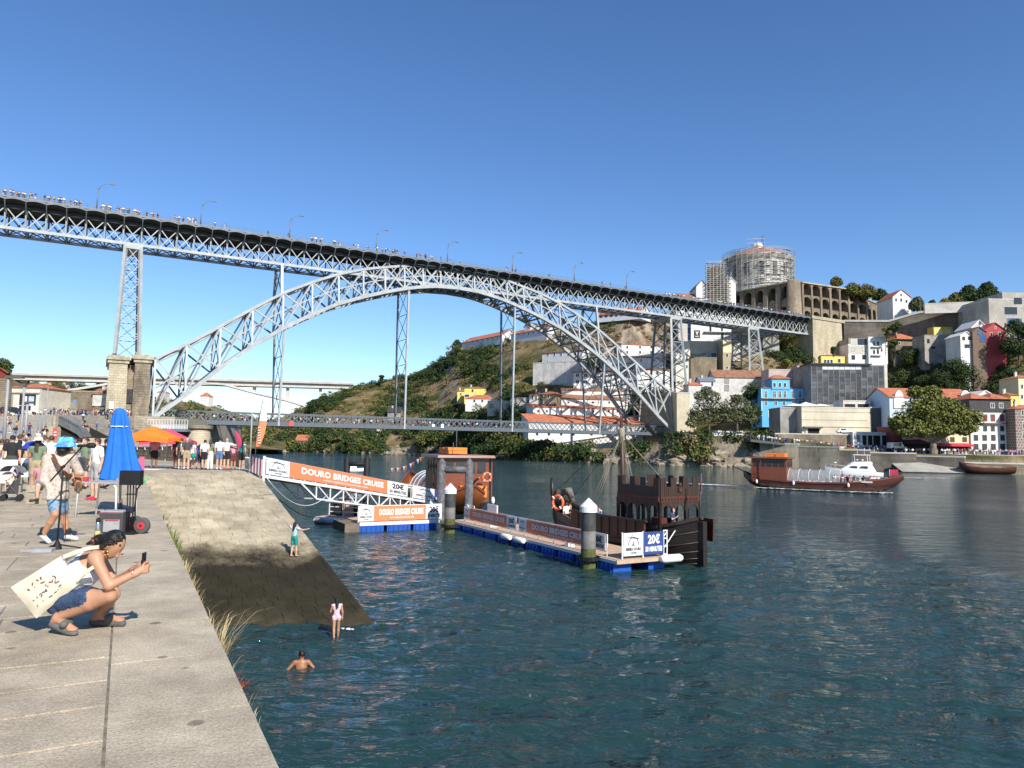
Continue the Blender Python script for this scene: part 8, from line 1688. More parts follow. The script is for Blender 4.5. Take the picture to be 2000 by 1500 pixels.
# people on the upper deck
g_ = 'people along the upper bridge deck railing'; q = PQ
cl_ = [(8, 11), (22, 8), (34, 8), (45, 6), (58, 5), (68, 3), (88, 3), (95, 2), (104, 3), (115, 5), (122, 4), (135, 4), (146, 4), (156, 3), (197, 3), (206, 4), (214, 3), (230, 3), (240, 4), (248, 4), (262, 3), (268, 4), (284, 2), (297, 3), (307, 3), (340, 2), (348, 3), (355, 2), (368, 3), (378, 4), (421, 1), (440, 2), (520, 1), (560, 1), (606, 3), (616, 4), (624, 3), (653, 3), (661, 3), (690, 2), (700, 1), (717, 2), (735, 3), (749, 2), (758, 2), (767, 3), (775, 2), (790, 1), (814, 2), (820, 2), (830, 3), (843, 2), (862, 2), (880, 1), (900, 1), (990, 2), (1008, 2), (1070, 2), (1176, 3), (1193, 1), (1222, 2)]
DKX = []
for px, n in cl_:
 for i in range(n):
  x = px + q.uniform(-3, 3); d = ray(x, 400 + x * .15)
  if q.random() < .12: DKX.append(x); continue
  t = ((BL - CC) + BNv * 4.4).dot(BNv) / d.dot(BNv); p = CC + d * t; s = (p - BL).dot(BD); tiny(tuple(B(s, 4.0 + q.uniform(0, .35), 62.86)), q.uniform(0, 6.28), 'at upper bridge railing ' + next(w for m, w in ((140, 'at its left end'), (330, 'above the left pier'), (640, 'between pier and arch'), (900, 'left of the arch crown'), (2000, 'right of the arch crown')) if px < m), g_)
def dks(x):
 d = ray(x, 400 + x * .15); t = ((BL - CC) + BNv * 4.4).dot(BNv) / d.dot(BNv); return (CC + d * t - BL).dot(BD)
crowd('deck_crowd', [tuple(B(q.uniform(172, 252), q.uniform(4.6, 6), 62.86)) for i in range(60)] + [tuple(B(dks(x), 4.25, 62.86)) for x in DKX], '')
crowd('lower_deck_crowd', [tuple(B(q.uniform(-8, 110), q.uniform(7, 10), 10.92)) for i in range(150)], '')
# square and street on the left bank
for i in range(44):
 px = q.choice([q.uniform(84, 145), q.uniform(110, 215), q.uniform(205, 258)]); D = q.uniform(161, 172); p = P(px, 810, D); tiny((p.x, D, zpz), q.uniform(0, 6.28), 'standing on the square above the steps', 'people on the square above the steps')
for px, py, D in ((162, 823, 147), (165, 836, 140), (146, 845, 132), (155, 846, 131), (160, 848, 131), (170, 850, 130), (184, 854, 129), (188, 842, 137), (210, 822, 148), (214, 826, 146), (206, 820, 149), (174, 846, 133)): p = P(px, py, D); tiny(tuple(p), q.uniform(0, 6.28), 'on the stone steps below the square', 'people on the stone steps')
for i in range(24):
 D = q.uniform(62, 145); px = q.uniform(2, 92) if D < 110 else q.uniform(0, 100); x = P(px, 850, D).x; z = 4.3 + (ZG(40, 812, 150) - 4.3) * max(0, (D - 70) / 80); tiny((x, D, z), q.uniform(0, 6.28), 'on the sloping street at the left', 'people on the sloping street')
crowd('square_crowd', [(P(q.uniform(60, 262), 812, 175).x, q.uniform(168, 182), zpz) for i in range(88)], '')
# far bank quay
GZ = random.Random(8)
pts = []
for i in range(125): px = GZ.uniform(1745, 2010); D = GZ.uniform(199, 206); pts.append((P(px, 884, D).x, D, 4.82))
for i in range(60): px = GZ.uniform(1395, 1475); D = GZ.uniform(225, 234); pts.append((P(px, 850, D).x, D, 9.5))
for i in range(70):
 t = GZ.random(); a, c = P(1472, 858, 213), P(1664, 878, 210); p = a.lerp(c, t); pts.append((p.x, p.y + GZ.uniform(.8, 5), p.z))
for i in range(30): px = GZ.uniform(1320, 1400); D = GZ.uniform(236, 258); pts.append((P(px, 850, D).x, D, 9.7))
for i in range(40): px = GZ.uniform(1660, 1750); D = GZ.uniform(207, 212); pts.append((P(px, 880, D).x, D, 5.6))
for i in range(40): px = GZ.uniform(1672, 1990); D = GZ.uniform(199.5, 204); p = P(px, 884, D); tiny((p.x, D, 4.83), GZ.uniform(0, 6.28), 'on the far quay ' + ('by the riverside bar' if px < 1750 else 'under the plane tree' if px < 1900 else 'before the slate topped house'), 'people on the far quay')
crowd('far_quay_crowd', pts, '')
# == people and things near the camera
def WJ(d): return {k: np.array(P(*v)) for k, v in d.items()}
# -- crouching woman
wb = P(165, 1222, 6.64); wb.z = ZP
J = WJ(dict(pelvis=(124, 1168, 6.65), chest=(165, 1110, 6.63), neck=(200, 1080, 6.62), head=(221, 1064, 6.62), sR=(186, 1090, 6.47), eR=(213, 1144, 6.42), wR=(264, 1120, 6.50), hR=(277, 1112, 6.54), sL=(192, 1086, 6.80), eL=(224, 1138, 6.82), wL=(262, 1112, 6.66), hL=(276, 1104, 6.63), pR=(132, 1172, 6.55), kR=(215, 1163, 6.47), aR=(112, 1207, 6.52), tR=(139, 1227, 6.50), pL=(134, 1171, 6.75), kL=(221, 1161, 6.80), aL=(190, 1203, 6.83), tL=(230, 1210, 6.82)))
J['look'] = np.array((1, -.06, -.22)); off = np.array(wb); J = {k: (v - off if k != 'look' else v) for k, v in J.items()}
pr_ = body(J, female=True, sleeve=0, top=False, hair='short', shf=.45); hd = J['head']; pr_ = [p for p in pr_ if not (p[0] == 'c' and p[5] == 4)]; pr_ = [('e', p[1] + np.array((-.008, 0, .004)), p[2] * .97, *p[3:]) if p[0] == 'e' and p[5] == 1 else p for p in pr_]
lk = J['look'] / np.linalg.norm(J['look'])
pr_ += [ell(hd + np.array((-.135, 0, .035)), (.055, .06, .05), 1, .03), cap(hd + np.array((-.17, 0, .03)), hd + np.array((-.25, .02, .0)), .03, .012, 1, .02), cap(hd + np.array((.012, 0, .052)), hd + np.array((-.12, 0, .04)), .076, .05, 1, .03)] + [cap(hd + np.array((.03, sy * .062, .045)), hd + np.array((-.05, sy * .07, .0)), .03, .034, 1, .02) for sy in (-1, 1)]
pr_ += [ell(hd + lk * .078 + np.array((0, sy * .036, .012)), (.012, .012, .007), 5, .003) for sy in (-1, 1)] + [cap(hd + lk * .082 + np.array((0, sy * .02, .03)), hd + lk * .07 + np.array((0, sy * .05, .03)), .006, .005, 1, .004) for sy in (-1, 1)] + [cap(hd + lk * .092 + np.array((0, -.016, -.062)), hd + lk * .092 + np.array((0, .016, -.062)), .009, .009, 6, .006)]
for s in 'RL':     # fingers closed round the phone, thumb on its side
 h = J['h' + s]; sy = -1 if s == 'R' else 1
 for i in range(4):
  a = h + np.array((.022, sy * .012, .028 - i * .019)); m_ = a + np.array((.032, -sy * .004, .004)); e = m_ + np.array((.002, -sy * .026, .004)); pr_ += [cap(a, m_, .0105, .0095, 0, .006), cap(m_, e, .0095, .008, 0, .004)]
 pr_ += [cap(h + np.array((.0, 0, .03)), h + np.array((.022, -sy * .012, .062)), .011, .009, 0, .008)]
for s, d in (('R', .0), ('L', 0)):
 an, to = J['a' + s], J['t' + s]; pr_ += [cap(an, to, .036, .030, 0, .02), ell(to + (to - an) * .1, (.045, .045, .018), 0, .02), cap(an, an + np.array((-.03, 0, -.03)), .034, .03, 0, .02)]
wm = grown('person', pr_, .0105, [SKIN[0], HAIR[0], CLO['white'], mat('dark_denim', (.035, .065, .13), .8, var=.2, scale=30), SHOE['black'], mat('eye_dark', (.01, .01, .01), .3, var=0), mat('lip', (.32, .08, .07), .5, var=0)]); wm.location = wb
tag(wm, 'woman crouching at the quay edge, photographing with her phone, tote bag on shoulder', 'person')
ch = J['chest']; up = J['neck'] - J['pelvis']; up /= np.linalg.norm(up); sd = J['sR'] - J['sL']; sd /= np.linalg.norm(sd); fw = np.cross(up, sd); rot = np.stack([sd, fw, up], 1)
bp_ = [ell(ch, (.166, .118, .17), 0, .05, rot), ell(ch * .72 + J['pelvis'] * .28, (.150, .115, .16), 0, .05, rot)] + [ell(ch + fw * .095 + sd * s * .075 - up * .03, (.072, .07, .072), 0, .04) for s in (-1, 1)]
grown('bandeau_top', bp_, .012, [CLO['white']], wm, [(ch + up * .075, up), (ch - up * .15, -up)], lambda X: .004 * np.sin(X[..., 2] * 90 + X[..., 0] * 60))
for s in 'RL': p, kn = J['p' + s], J['k' + s]; d = (kn - p) / np.linalg.norm(kn - p); grown('shorts_leg', [cap(p - d * .02, p + (kn - p) * .75, .107, .090, 0, .02)], .010, [MATS['dark_denim']], wm, [(p + (kn - p) * .52, d)], lambda X: .0015 * np.sin(X[..., 2] * 70 + X[..., 0] * 50))
# sandals
MSAN = mat('sandal_grey', (.11, .115, .11), .8, var=.1)
for s in 'RL':
 an, to = J['a' + s], J['t' + s]; d = to - an; d[2] *= 1; grown('sandal', [cap(an + np.array((-.035, 0, -.055)), to + d * .22 + np.array((0, 0, -.028)), .036, .036, 0, .01), cap(an * .35 + to * .65 + np.array((0, -.04, .012)), an * .35 + to * .65 + np.array((0, .04, .012)), .034, .034, 0, .02)], .012, [MSAN], wm, [(np.array((0, 0, .004)), (0, 0, -1))])
b = MB(); c = Vector(hd) + V(-.01, -.088, -.055); b.tube([c + V(.018 * math.cos(a), 0, .022 * math.sin(a) - .01) for a in np.linspace(0, 6.28, 9)], .006, 5); b.build('earring', mat('gold', (.55, .33, .08), .3, var=0, metal=1), wm, world=False)
b = MB(); b.tube([Vector(hd) + V(-.06, sy * .095, .02) if abs(sy) == 1 else Vector(hd) + V(.0, sy * .08, .115) for sy in (-1, -.6, 0, .6, 1)], .008, 5); b.build('sunglasses', HAIR[0], wm, world=False)
b = MB(); b.tube([Vector(hd) + V(-.16, -.055, .07), Vector(hd) + V(-.14, -.065, .0)], .014, 6); b.build('hair_claw', mat('tortoise_shell', (.12, .05, .03), .3, var=.4, scale=40), wm, world=False)
b = MB(); c = Vector(J['wR']); b.tube([c + V(-.01, .036 * math.cos(a), .036 * math.sin(a)) for a in np.linspace(0, 6.28, 11)], .006, 5); b.build('bracelet', mat('silver_band', (.4, .4, .4), .3, var=0, metal=1), wm, world=False)
c = P(281, 1096, 6.585); b = MB(); b.box(c, (.012, .075, .155), 0, .12); b.box(c + V(.012, -.01, .05), (.012, .03, .03), 0, .12); tag(b.build('phone', mat('phone_black', (.012, .012, .013), .25, var=0)), 'black phone held upright by the crouching woman', 'phone')
# tote bag
MTOTE = mat('canvas_tote', (.70, .63, .49), .9, var=.05, scale=5, bump=.25, bscale=90)
bt = thing('tote_bag', 'cream canvas tote bag with small printed doodles hanging on the crouching woman', 'bag', tuple(P(88, 1145, 6.44))); n = 12; cr = ((119, 1086), (21, 1147), (71, 1208), (155, 1140))
def tp(u, v, D):
 x = (1 - u) * (1 - v) * cr[0][0] + u * (1 - v) * cr[1][0] + u * v * cr[2][0] + (1 - u) * v * cr[3][0]; y = (1 - u) * (1 - v) * cr[0][1] + u * (1 - v) * cr[1][1] + u * v * cr[2][1] + (1 - u) * v * cr[3][1]; return P(x, y, D)
bul = lambda u, v: (math.sin(math.pi * min(1, u * 1.0)) ** .6) * (math.sin(math.pi * v) ** .6)
wr = lambda u, v: .007 * math.sin(9 * u + 5 * v) + .005 * math.sin(17 * v - 7 * u + 1)
fD = lambda u, v: 6.46 - .055 * bul(u, v) + wr(u, v)
b = MB(); b.grid([[tp(i / n, j / n, fD(i / n, j / n)) for j in range(n + 1)] for i in range(n + 1)]); b.grid([[tp(i / n, j / n, 6.47 + .05 * bul(i / n, j / n)) for j in range(n + 1)] for i in range(n + 1)]); b.build('bag_body', MTOTE, bt)
b = MB(); qq = random.Random(12)
for i in range(34):
 u, v = qq.uniform(.28, .85), qq.uniform(.2, .8); a = qq.uniform(0, 6.28); l = qq.uniform(.012, .05); r = []
 for k in range(6): t = 2 * math.pi * k / 6; du, dv = l * math.cos(t) * math.cos(a) - .35 * l * math.sin(t) * math.sin(a), l * math.cos(t) * math.sin(a) + .35 * l * math.sin(t) * math.cos(a); r.append(tp(u + du, v + dv, fD(u + du, v + dv) - .006))
 b.add(r, [tuple(range(6))], 1 if i % 11 == 3 else 0)
b.build('print', [mat('doodle_ink', (.10, .10, .11), .8, var=0), mat('doodle_red', (.45, .07, .09), .8, var=0)], bt)
for pts in (((124, 1088, 6.44), (148, 1078, 6.43), (175, 1070, 6.46), (196, 1068, 6.56), (203, 1071, 6.66)), ((150, 1135, 6.43), (166, 1119, 6.40), (182, 1108, 6.385)), ((128, 1094, 6.50), (155, 1076, 6.50), (185, 1071, 6.52))):
 b = MB(); q_ = [P(*p) for p in pts]; [b.bar(a, c_, .012, .032) for a, c_ in zip(q_, q_[1:])]; b.build('strap', MTOTE, bt)
# -- street singer
sb = P(112, 1058, 11.9); sb.z = ZP; off = np.array(sb)
J = WJ(dict(pelvis=(112, 968, 11.92), chest=(115, 915, 11.92), neck=(121, 888, 11.92), head=(129, 872, 11.93), sL=(93, 897, 11.85), eL=(86, 934, 11.8), wL=(92, 960, 11.95), hL=(96, 966, 12.05), sR=(141, 895, 12.02), eR=(155, 924, 12.12), wR=(152, 940, 12.3), hR=(145, 938, 12.38), pL=(105, 972, 11.87), kL=(108, 1004, 11.8), aL=(84, 1046, 11.85), tL=(96, 1060, 11.83), pR=(119, 972, 11.97), kR=(124, 1006, 12.1), aR=(133, 1041, 12.14), tR=(150, 1046, 12.2)))
J = {k: v - off for k, v in J.items()}; J['aL'][2] = max(J['aL'][2], .10); J['tL'][2] = .04; J['aR'][2] = .10; J['tR'][2] = .045; J['look'] = np.array((.8, .55, 0))
pr_ = body(J, sleeve=0, hair='curly', top=True);
for s in 'LR': an = J['a' + s]; pr_ += [cap(an + np.array((0, 0, .03)), an + np.array((0, 0, .09)), .046, .05, 5, .005)]
sg_ = grown('person', pr_, .014, [SKIN[0], HAIR[0], CLO['cream'], mat('washed_denim', (.20, .32, .46), .8, var=.25, scale=14), SHOE['white'], CLO['black']]); sg_.location = sb
tag(sg_, 'street singer in tie-dye bucket hat, floral shirt and denim shorts playing guitar', 'person')
MFLO = mat('floral_shirt', (.62, .55, .46), .9, col2=(.36, .28, .24), scale=26)
g = J; sh = [cap(g['sL'] * .9 + g['neck'] * .1, g['sR'] * .9 + g['neck'] * .1, .085, .085, 0, .06), cap(g['chest'] + np.array((0, 0, .02)), g['pelvis'] + np.array((.0, 0, -.03)), .145, .165, 0, .06), cap(g['chest'] + np.array((-.07, -.02, 0)), g['pelvis'] + np.array((-.06, -.02, -.05)), .12, .145, 0, .05), cap(g['sL'], g['eL'] + np.array((0, 0, -.05)), .072, .075, 0, .05), cap(g['sR'], g['eR'], .072, .07, 0, .05)]
grown('floral_shirt', sh, .016, [MFLO], sg_, [(g['pelvis'] + np.array((0, 0, -.06)), (0, 0, -1))], lambda X: .010 * np.sin(X[..., 0] * 38 + 4 * np.sin(X[..., 2] * 6)) * np.clip((1.3 - X[..., 2]) * 2, 0, 1))
m = mat('tie_dye', (.1, .5, .7), .8, var=0); nt = m.node_tree; tc = _n(nt, 'ShaderNodeTexCoord'); wv = _n(nt, 'ShaderNodeTexNoise'); wv.inputs['Scale'].default_value = 6; wv.inputs['Distortion'].default_value = 1.5; rp = _n(nt, 'ShaderNodeValToRGB'); nt.links.new(tc.outputs['Object'], wv.inputs['Vector']); nt.links.new(wv.outputs['Fac'], rp.inputs[0]); nt.links.new(rp.outputs[0], nt.nodes['Principled BSDF'].inputs['Base Color'])
el = rp.color_ramp.elements; el[0].position = .32; el[0].color = (.22, .10, .50, 1); el[1].position = .68; el[1].color = (.55, .70, .12, 1)
for p_, c_ in ((.42, (.05, .25, .70, 1)), (.50, (.10, .60, .75, 1)), (.58, (.20, .65, .45, 1))): x = el.new(p_); x.color = c_
b = MB(); hc = Vector(g['head']) + V(0, 0, .03); b.lathe(hc, [(.185, -.035), (.175, -.03), (.122, .03), (.112, .10), (.09, .125), (.0, .13)], 24); b.build('bucket_hat', m, sg_, world=False)
b = MB(); q_ = [P(103, 887, 11.76), P(112, 906, 11.70), (P(124, 922, 11.70)), P(138, 934, 11.95)]; [b.bar(a, c_, .012, .065, 0, (0, 1, 0)) for a, c_ in zip(q_, q_[1:])]; b.build('guitar_strap', mat('brown_leather', (.20, .075, .035), .5, var=.1), sg_)
MGT = mat('guitar_wood', (.36, .14, .05), .3, var=.12, scale=3, stretch=(1, 1, 6)); gc = P(152, 938, 12.1); gt = thing('guitar', 'brown acoustic guitar hanging from the street singer on a leather strap', 'guitar', tuple(gc), 0)
ring = []
for t in np.linspace(0, 2 * math.pi, 29)[:-1]: r = .185 + .05 * math.cos(2 * t); ring.append((r * math.cos(t) * .85, math.sin(t) * (.155 + .045 * math.cos(2 * t) - .02 * math.sin(t)) * 1.3))
ax1, ax2, nrm = V(-.45, .75, .30).normalized(), V(.15, -.3, .95).normalized(), V(.82, .5, .08).normalized(); ax2 = (ax2 - nrm * ax2.dot(nrm)).normalized(); ax1 = nrm.cross(ax2)
b = MB(); b.prism([gc + ax1 * x + ax2 * y - nrm * .055 for x, y in ring], nrm * .11); b.build('guitar_body', MGT, gt); b = MB(); b.bar(gc + ax1 * .1, gc + ax1 * .78 + ax2 * .12, .045, .05); b.build('neck', MBARK, gt)
# -- microphone stand
mb_ = G(111, 1073, ZP); ms = thing('microphone_stand', 'black microphone stand with slanted boom in front of the singer', 'microphone stand', tuple(mb_)); D = mb_.y; b = MB(); b.lathe(mb_, [(.07, .0), (.06, .05), (.02, .14)], 10); b.tube([mb_, P(123, 920, D)], .014, 8); b.build('pole', MBLK, ms)
for a in (.3, 2.4, 4.5): b = MB(); b.tube([mb_ + V(0, 0, .08), mb_ + V(.34 * math.cos(a), .34 * math.sin(a), .012)], .012, 6); b.build('leg', MBLK, ms)
b = MB(); b.tube([P(98, 940, D - .05), P(160, 873, D + .05)], .012, 8); b.tube([P(120, 914, D), P(126, 910, D)], .025, 8); b.build('boom', MBLK, ms); b = MB(); b.tube([P(152, 871, D), P(172, 870, D)], .022, 8); b.tube([P(170, 870, D), P(174, 870, D), P(184, 870, D), P(187, 870, D)], [.03, .045, .045, .02], 10); b.build('microphone', MBLK, ms)
rope('microphone_cable', 'thin black cable hanging from the microphone to the ground', P(130, 925, D + .1), P(128, 1050, D + .6), .12, .006); b = MB(); c = G(85, 1078, ZP); b.box(c + V(0, 0, .03), (.26, .2, .05), 0, .3); b.box(c + V(-.22, 0, .02), (.2, .07, .03), 0, .1); tag(b.build('grey_cloth', CLO['grey']), 'folded grey cloth lying beside the microphone stand foot', 'cloth')
# -- hand truck with speaker, cooler bag, bottle
tb = G(268, 1042, ZP); tr = thing('hand_truck', 'black folding hand truck with red hubbed wheels holding a speaker box', 'hand truck', tuple(tb)); D = tb.y
for px, dd, k in ((277, 0, 1), (263, .28, 1)):
 c = P(px, 1029, D + dd); c.z = ZP + .145; b = MB(); b.tube([c + V(0, -.045, 0), c + V(0, -.03, 0), c + V(0, .03, 0), c + V(0, .045, 0)], [.125, .145, .145, .125], 22); wh = b.build('wheel', mat('grey_tyre', (.085, .085, .082), .8, var=.1), tr); b = MB(); b.tube([c + V(0, -.055, 0), c + V(0, .055, 0)], .066, 16); b.tube([c + V(0, -.06, 0), c + V(0, .06, 0)], .022, 8, 1); b.build('hub', [mat('hub_red', (.55, .03, .05), .4, var=0), MBLK], wh)
b = MB()
for x in (247, 252, 258, 263): b.tube([P(x, 1043, D), P(x + 3, 946, D + .02)], .013, 6)
for y in (1038, 1000, 965): b.tube([P(247, y, D), P(264, y, D)], .012, 6)
b.tube([P(262, 1000, D + .02), P(268, 955, D + .05), P(275, 946, D + .1)], .014, 6); b.build('frame', MBLK, tr); b = MB(); b.tube([P(275, 946, D + .1), P(289, 933, D + .14)], .018, 8); b.build('handle', mat('grip_green', (.05, .50, .18), .5, var=0), tr)
b = MB(); b.box((tb.x - .12, D - .1, ZP + .02), (.34, .25, .02)); b.build('foot_plate', MBLK, tr)
c = P(257, 933, D); b = MB(); b.box(c, (.37, .14, .26), 0, .05); sp_ = b.build('speaker_box', mat('speaker_black', (.012, .012, .013), .6, var=.2)); tag(sp_, 'black portable speaker box on top of the hand truck', 'speaker')
c = P(224, 1020, D + .1); c.z = ZP + .19; bg = thing('cooler_bag', 'grey and black cooler bag with red piping standing beside the hand truck', 'bag', (c.x, c.y, ZP)); b = MB(); b.box(c, (.42, .3, .38), 0, .08); b.build('bag_body', CLO['charcoal'], bg); b = MB(); b.box(c + V(0, 0, .20), (.40, .28, .03), 0, .08); b.build('lid', CLO['grey'], bg); b = MB(); b.box(c + V(.03, -.155, -.05), (.28, .03, .22), 0, .08); b.build('pocket', CLO['grey'], bg); b = MB(); b.box(c + V(0, -.153, .175), (.42, .012, .014), 0, .08); b.box(c + V(-.19, -.16, -.03), (.014, .012, .3), 0, .08); b.box(c + V(.04, -.175, .05), (.24, .012, .012), 0, .08); b.build('piping', CLO['red'], bg)
c = G(190, 1048, ZP); bo = thing('water_bottle', 'steel water bottle with yellow base and black cap beside the cooler bag', 'bottle', tuple(c)); b = MB(); b.lathe(c, [(.045, .1), (.045, .22), (.035, .25)], 14); b.build('steel_body', mat('brushed_steel', (.5, .5, .5), .3, var=0, metal=1), bo); b = MB(); b.lathe(c, [(.0, 0), (.047, 0), (.047, .1)], 14); b.build('yellow_base', MYEL, bo); b = MB(); b.lathe(c, [(.036, .25), (.036, .30), (.02, .33), (.0, .335)], 12); b.build('cap', MBLK, bo)
# -- table and closed blue parasol
ta = thing('folding_table', 'grey topped table with white tube legs behind the singer', 'table', tuple(G(202, 1010, ZP))); z = ZP + .78; D = 15.9; a, c = P(163, 942, D), P(244, 942, D); b = MB(); b.hexa([(a.x, D - .3, z - .03), (c.x, D - .3, z - .03), (c.x + .1, D + .45, z - .03), (a.x + .1, D + .45, z - .03), (a.x, D - .3, z), (c.x, D - .3, z), (c.x + .1, D + .45, z), (a.x + .1, D + .45, z)]); b.build('table_top', CLO['grey'], ta)
for x, y in ((a.x + .05, D - .25), (c.x - .05, D - .25), (a.x + .12, D + .4), (c.x + .05, D + .4)): b = MB(); s = -1 if x < (a.x + c.x) / 2 else 1; b.tube([(x + s * .03, y, ZP), (x, y, z - .12), (x - s * .05, y, z - .05), (x - s * .12, y, z - .04)], .022, 7); b.build('leg', MGAL, ta)
c = G(204, 975, ZP); c = P(178, 940, 16); b = MB(); b.box((c.x, 15.8, z + .05), (.10, .06, .09)); tag(b.build('red_cup', CLO['red']), 'small red cup standing on the folding table', 'cup')
D = 17.0; up_ = thing('closed_parasol', 'closed bright blue parasol tied with a cord behind the table', 'parasol', (P(236, 985, D).x, D, ZP)); MBPA = mat('parasol_blue', (.012, .14, .58), .8, var=.06, scale=4)
prof = [(.02, 797), (.10, 799), (.14, 806), (.20, 825), (.185, 832), (.22, 845), (.27, 870), (.33, 900), (.40, 922), (.43, 934)]; rows = []
for k, (r, py) in enumerate(prof):
 ctr = P(234 + (py - 797) * .02, py, D); f = min(1, k / 4); rows.append([ctr + V(r * (1 + .20 * f * math.cos(8 * t + .8 * math.sin(3 * t))) * math.cos(t), r * (1 + .20 * f * math.cos(8 * t + .8 * math.sin(3 * t))) * math.sin(t) * .8, (-.06 * f * math.cos(4 * t + 1) if k > 7 else 0)) for t in np.linspace(0, 2 * math.pi, 49)])
b = MB(); b.grid(rows); b.build('folded_canopy', MBPA, up_); b = MB(); b.tube([(up_.location.x, D, ZP), P(234, 797, D)], .024, 8); b.build('pole', MFRD, up_); b = MB(); b.lathe((up_.location.x, D, ZP), [(.28, 0), (.28, .06), (.04, .1), (.03, .3)], 16); b.build('base', MFRD, up_)
b = MB(); c = P(234, 833, D); b.tube([c + V(.205 * math.cos(t), .17 * math.sin(t), 0) for t in np.linspace(0, 6.28, 17)], .012, 5); b.build('cord', MBAN, up_)
# -- open parasols
def parasol(label, px, pyb, D, pxl, pxr, pye, pyt, col, hang=.22):
 base = P(px, pyb, D); t = thing('parasol', label, 'parasol', tuple(base), 0, 'open parasols over the stalls'); a, c = P(pxl, pye, D), P(pxr, pye, D); w_ = (c.x - a.x) / 2; cx = (a.x + c.x) / 2; ze = a.z; zt2 = P(px, pyt, D).z; m = mat('canopy_' + label[:5], col, .75, var=.05, scale=2)
 top = V(cx, D, zt2); rg = [V(cx + sx * w_, D + sy * w_, ze) for sx, sy in ((-1, -.8), (1, -.8), (1, .8), (-1, .8))]; rg8 = []
 for i in range(4): rg8 += [rg[i], (rg[i] + rg[(i + 1) % 4]) / 2 + V(0, 0, .1)]
 for i in range(8): b = MB(); p, q_ = rg8[i], rg8[(i + 1) % 8]; b.add([p, q_, top, p - V(0, 0, hang), q_ - V(0, 0, hang)], [(0, 1, 2), (0, 3, 4, 1)]); b.build('canopy_panel', m, t)
 b = MB(); b.tube([base, top], .035, 8); [b.tube([top - V(0, 0, .5), p], .015, 5) for p in rg]; b.build('pole', MGAL, t); b = MB(); b.box(base + V(0, 0, .05), (1.3, .9, .12)); b.build('base', MGRL, t); return t
parasol('orange square parasol over the waiting tourists', 295, 919, 40, 254, 345, 856, 832, (.85, .20, .02)); parasol('pink square parasol just behind the orange one', 320, 915, 43, 288, 371, 862, 837, (.62, .07, .16))
D = 22; c = P(66, 866, D); pa = thing('parasol', 'small open blue umbrella above the crowd left of the singer', 'umbrella', (c.x, D, c.z)); b = MB(); b.lathe(P(67, 876, D), [(.34, 0), (.30, .08), (.18, .19), (.0, .24)], 10); b.build('canopy', mat('umbrella_navy', (.03, .05, .36), .6, var=.05), pa); b = MB(); b.tube([P(67, 876, D) + V(0, 0, .2), P(67, 910, D)], .012, 5); b.build('shaft', MFRD, pa)
# -- feather flags
def feather(label, px0, py0, px1, py1, wpx, D, cols, name='feather_flag', brk=.5):
 t = thing(name, label, 'flag', tuple(P(px0, py0, D))); n = 14; L_, R_2 = [], []
 for i in range(n + 1): u = i / n; y = py0 + (py1 - py0) * u; x = px0 + (px1 - px0) * u; w_ = wpx * math.sin(math.pi * min(.97, .12 + .86 * u)) ** .7 * (1 if u < .85 else max(.15, (1 - u) / .15)); L_.append(P(x - w_ * .1, y, D)); R_2.append(P(x + w_, y, D + .1))
 k = int(n * brk)
 for (i0, i1, m) in ((0, k, cols[0]), (k, n, cols[1])): b = MB(); b.grid([[L_[i], L_[i] * .5 + R_2[i] * .5 - V(0, .08, 0), R_2[i]] for i in range(i0, i1 + 1)]); b.build('sail', m, t)
 b = MB(); b.tube([P(px0 - 1, py0 + 16, D)] + [L_[i] for i in range(0, n + 1, 2)], .025, 6); b.build('pole', MFRD, t); return t
f1 = feather('tall white and orange feather flag beside the gangway head', 500, 872, 513, 784, 14, 38, (MORG, MBAN), brk=.62); feather('short maroon feather flag among the waiting tourists', 465, 874, 458, 839, 10, 38, (mat('maroon_flag', (.38, .03, .10), .7, var=.05),) * 2)
b = MB()
for i in range(7): y = 866 - i * 5; b.hexa([P(504, y, 37.9), P(509, y - 1, 37.9), P(509, y - 1, 37.93), P(504, y, 37.93), P(504, y - 1.2, 37.9), P(509, y - 2.2, 37.9), P(509, y - 2.2, 37.93), P(504, y - 1.2, 37.93)])
b.build('lettering', MPRW, f1)
pole(488, 805, 905, 39, .05, 'slim dark pole beside the feather flags')
b = MB(); a, c = P(486, 920, 39.5), P(512, 930, 38.5)
for i in range(9):
 p, q_ = a.lerp(c, i / 9), a.lerp(c, (i + 1) / 9); b.hexa([p, q_, q_ + V(0, .04, 0), p + V(0, .04, 0), p + V(0, 0, .85), q_ + V(0, 0, .85), q_ + V(0, .04, .85), p + V(0, .04, .85)], i % 2)
tag(b.build('striped_barrier', [MBAN, mat('barrier_maroon', (.35, .05, .10), .7, var=.05)]), 'white and maroon striped barrier at the gangway head', 'barrier')
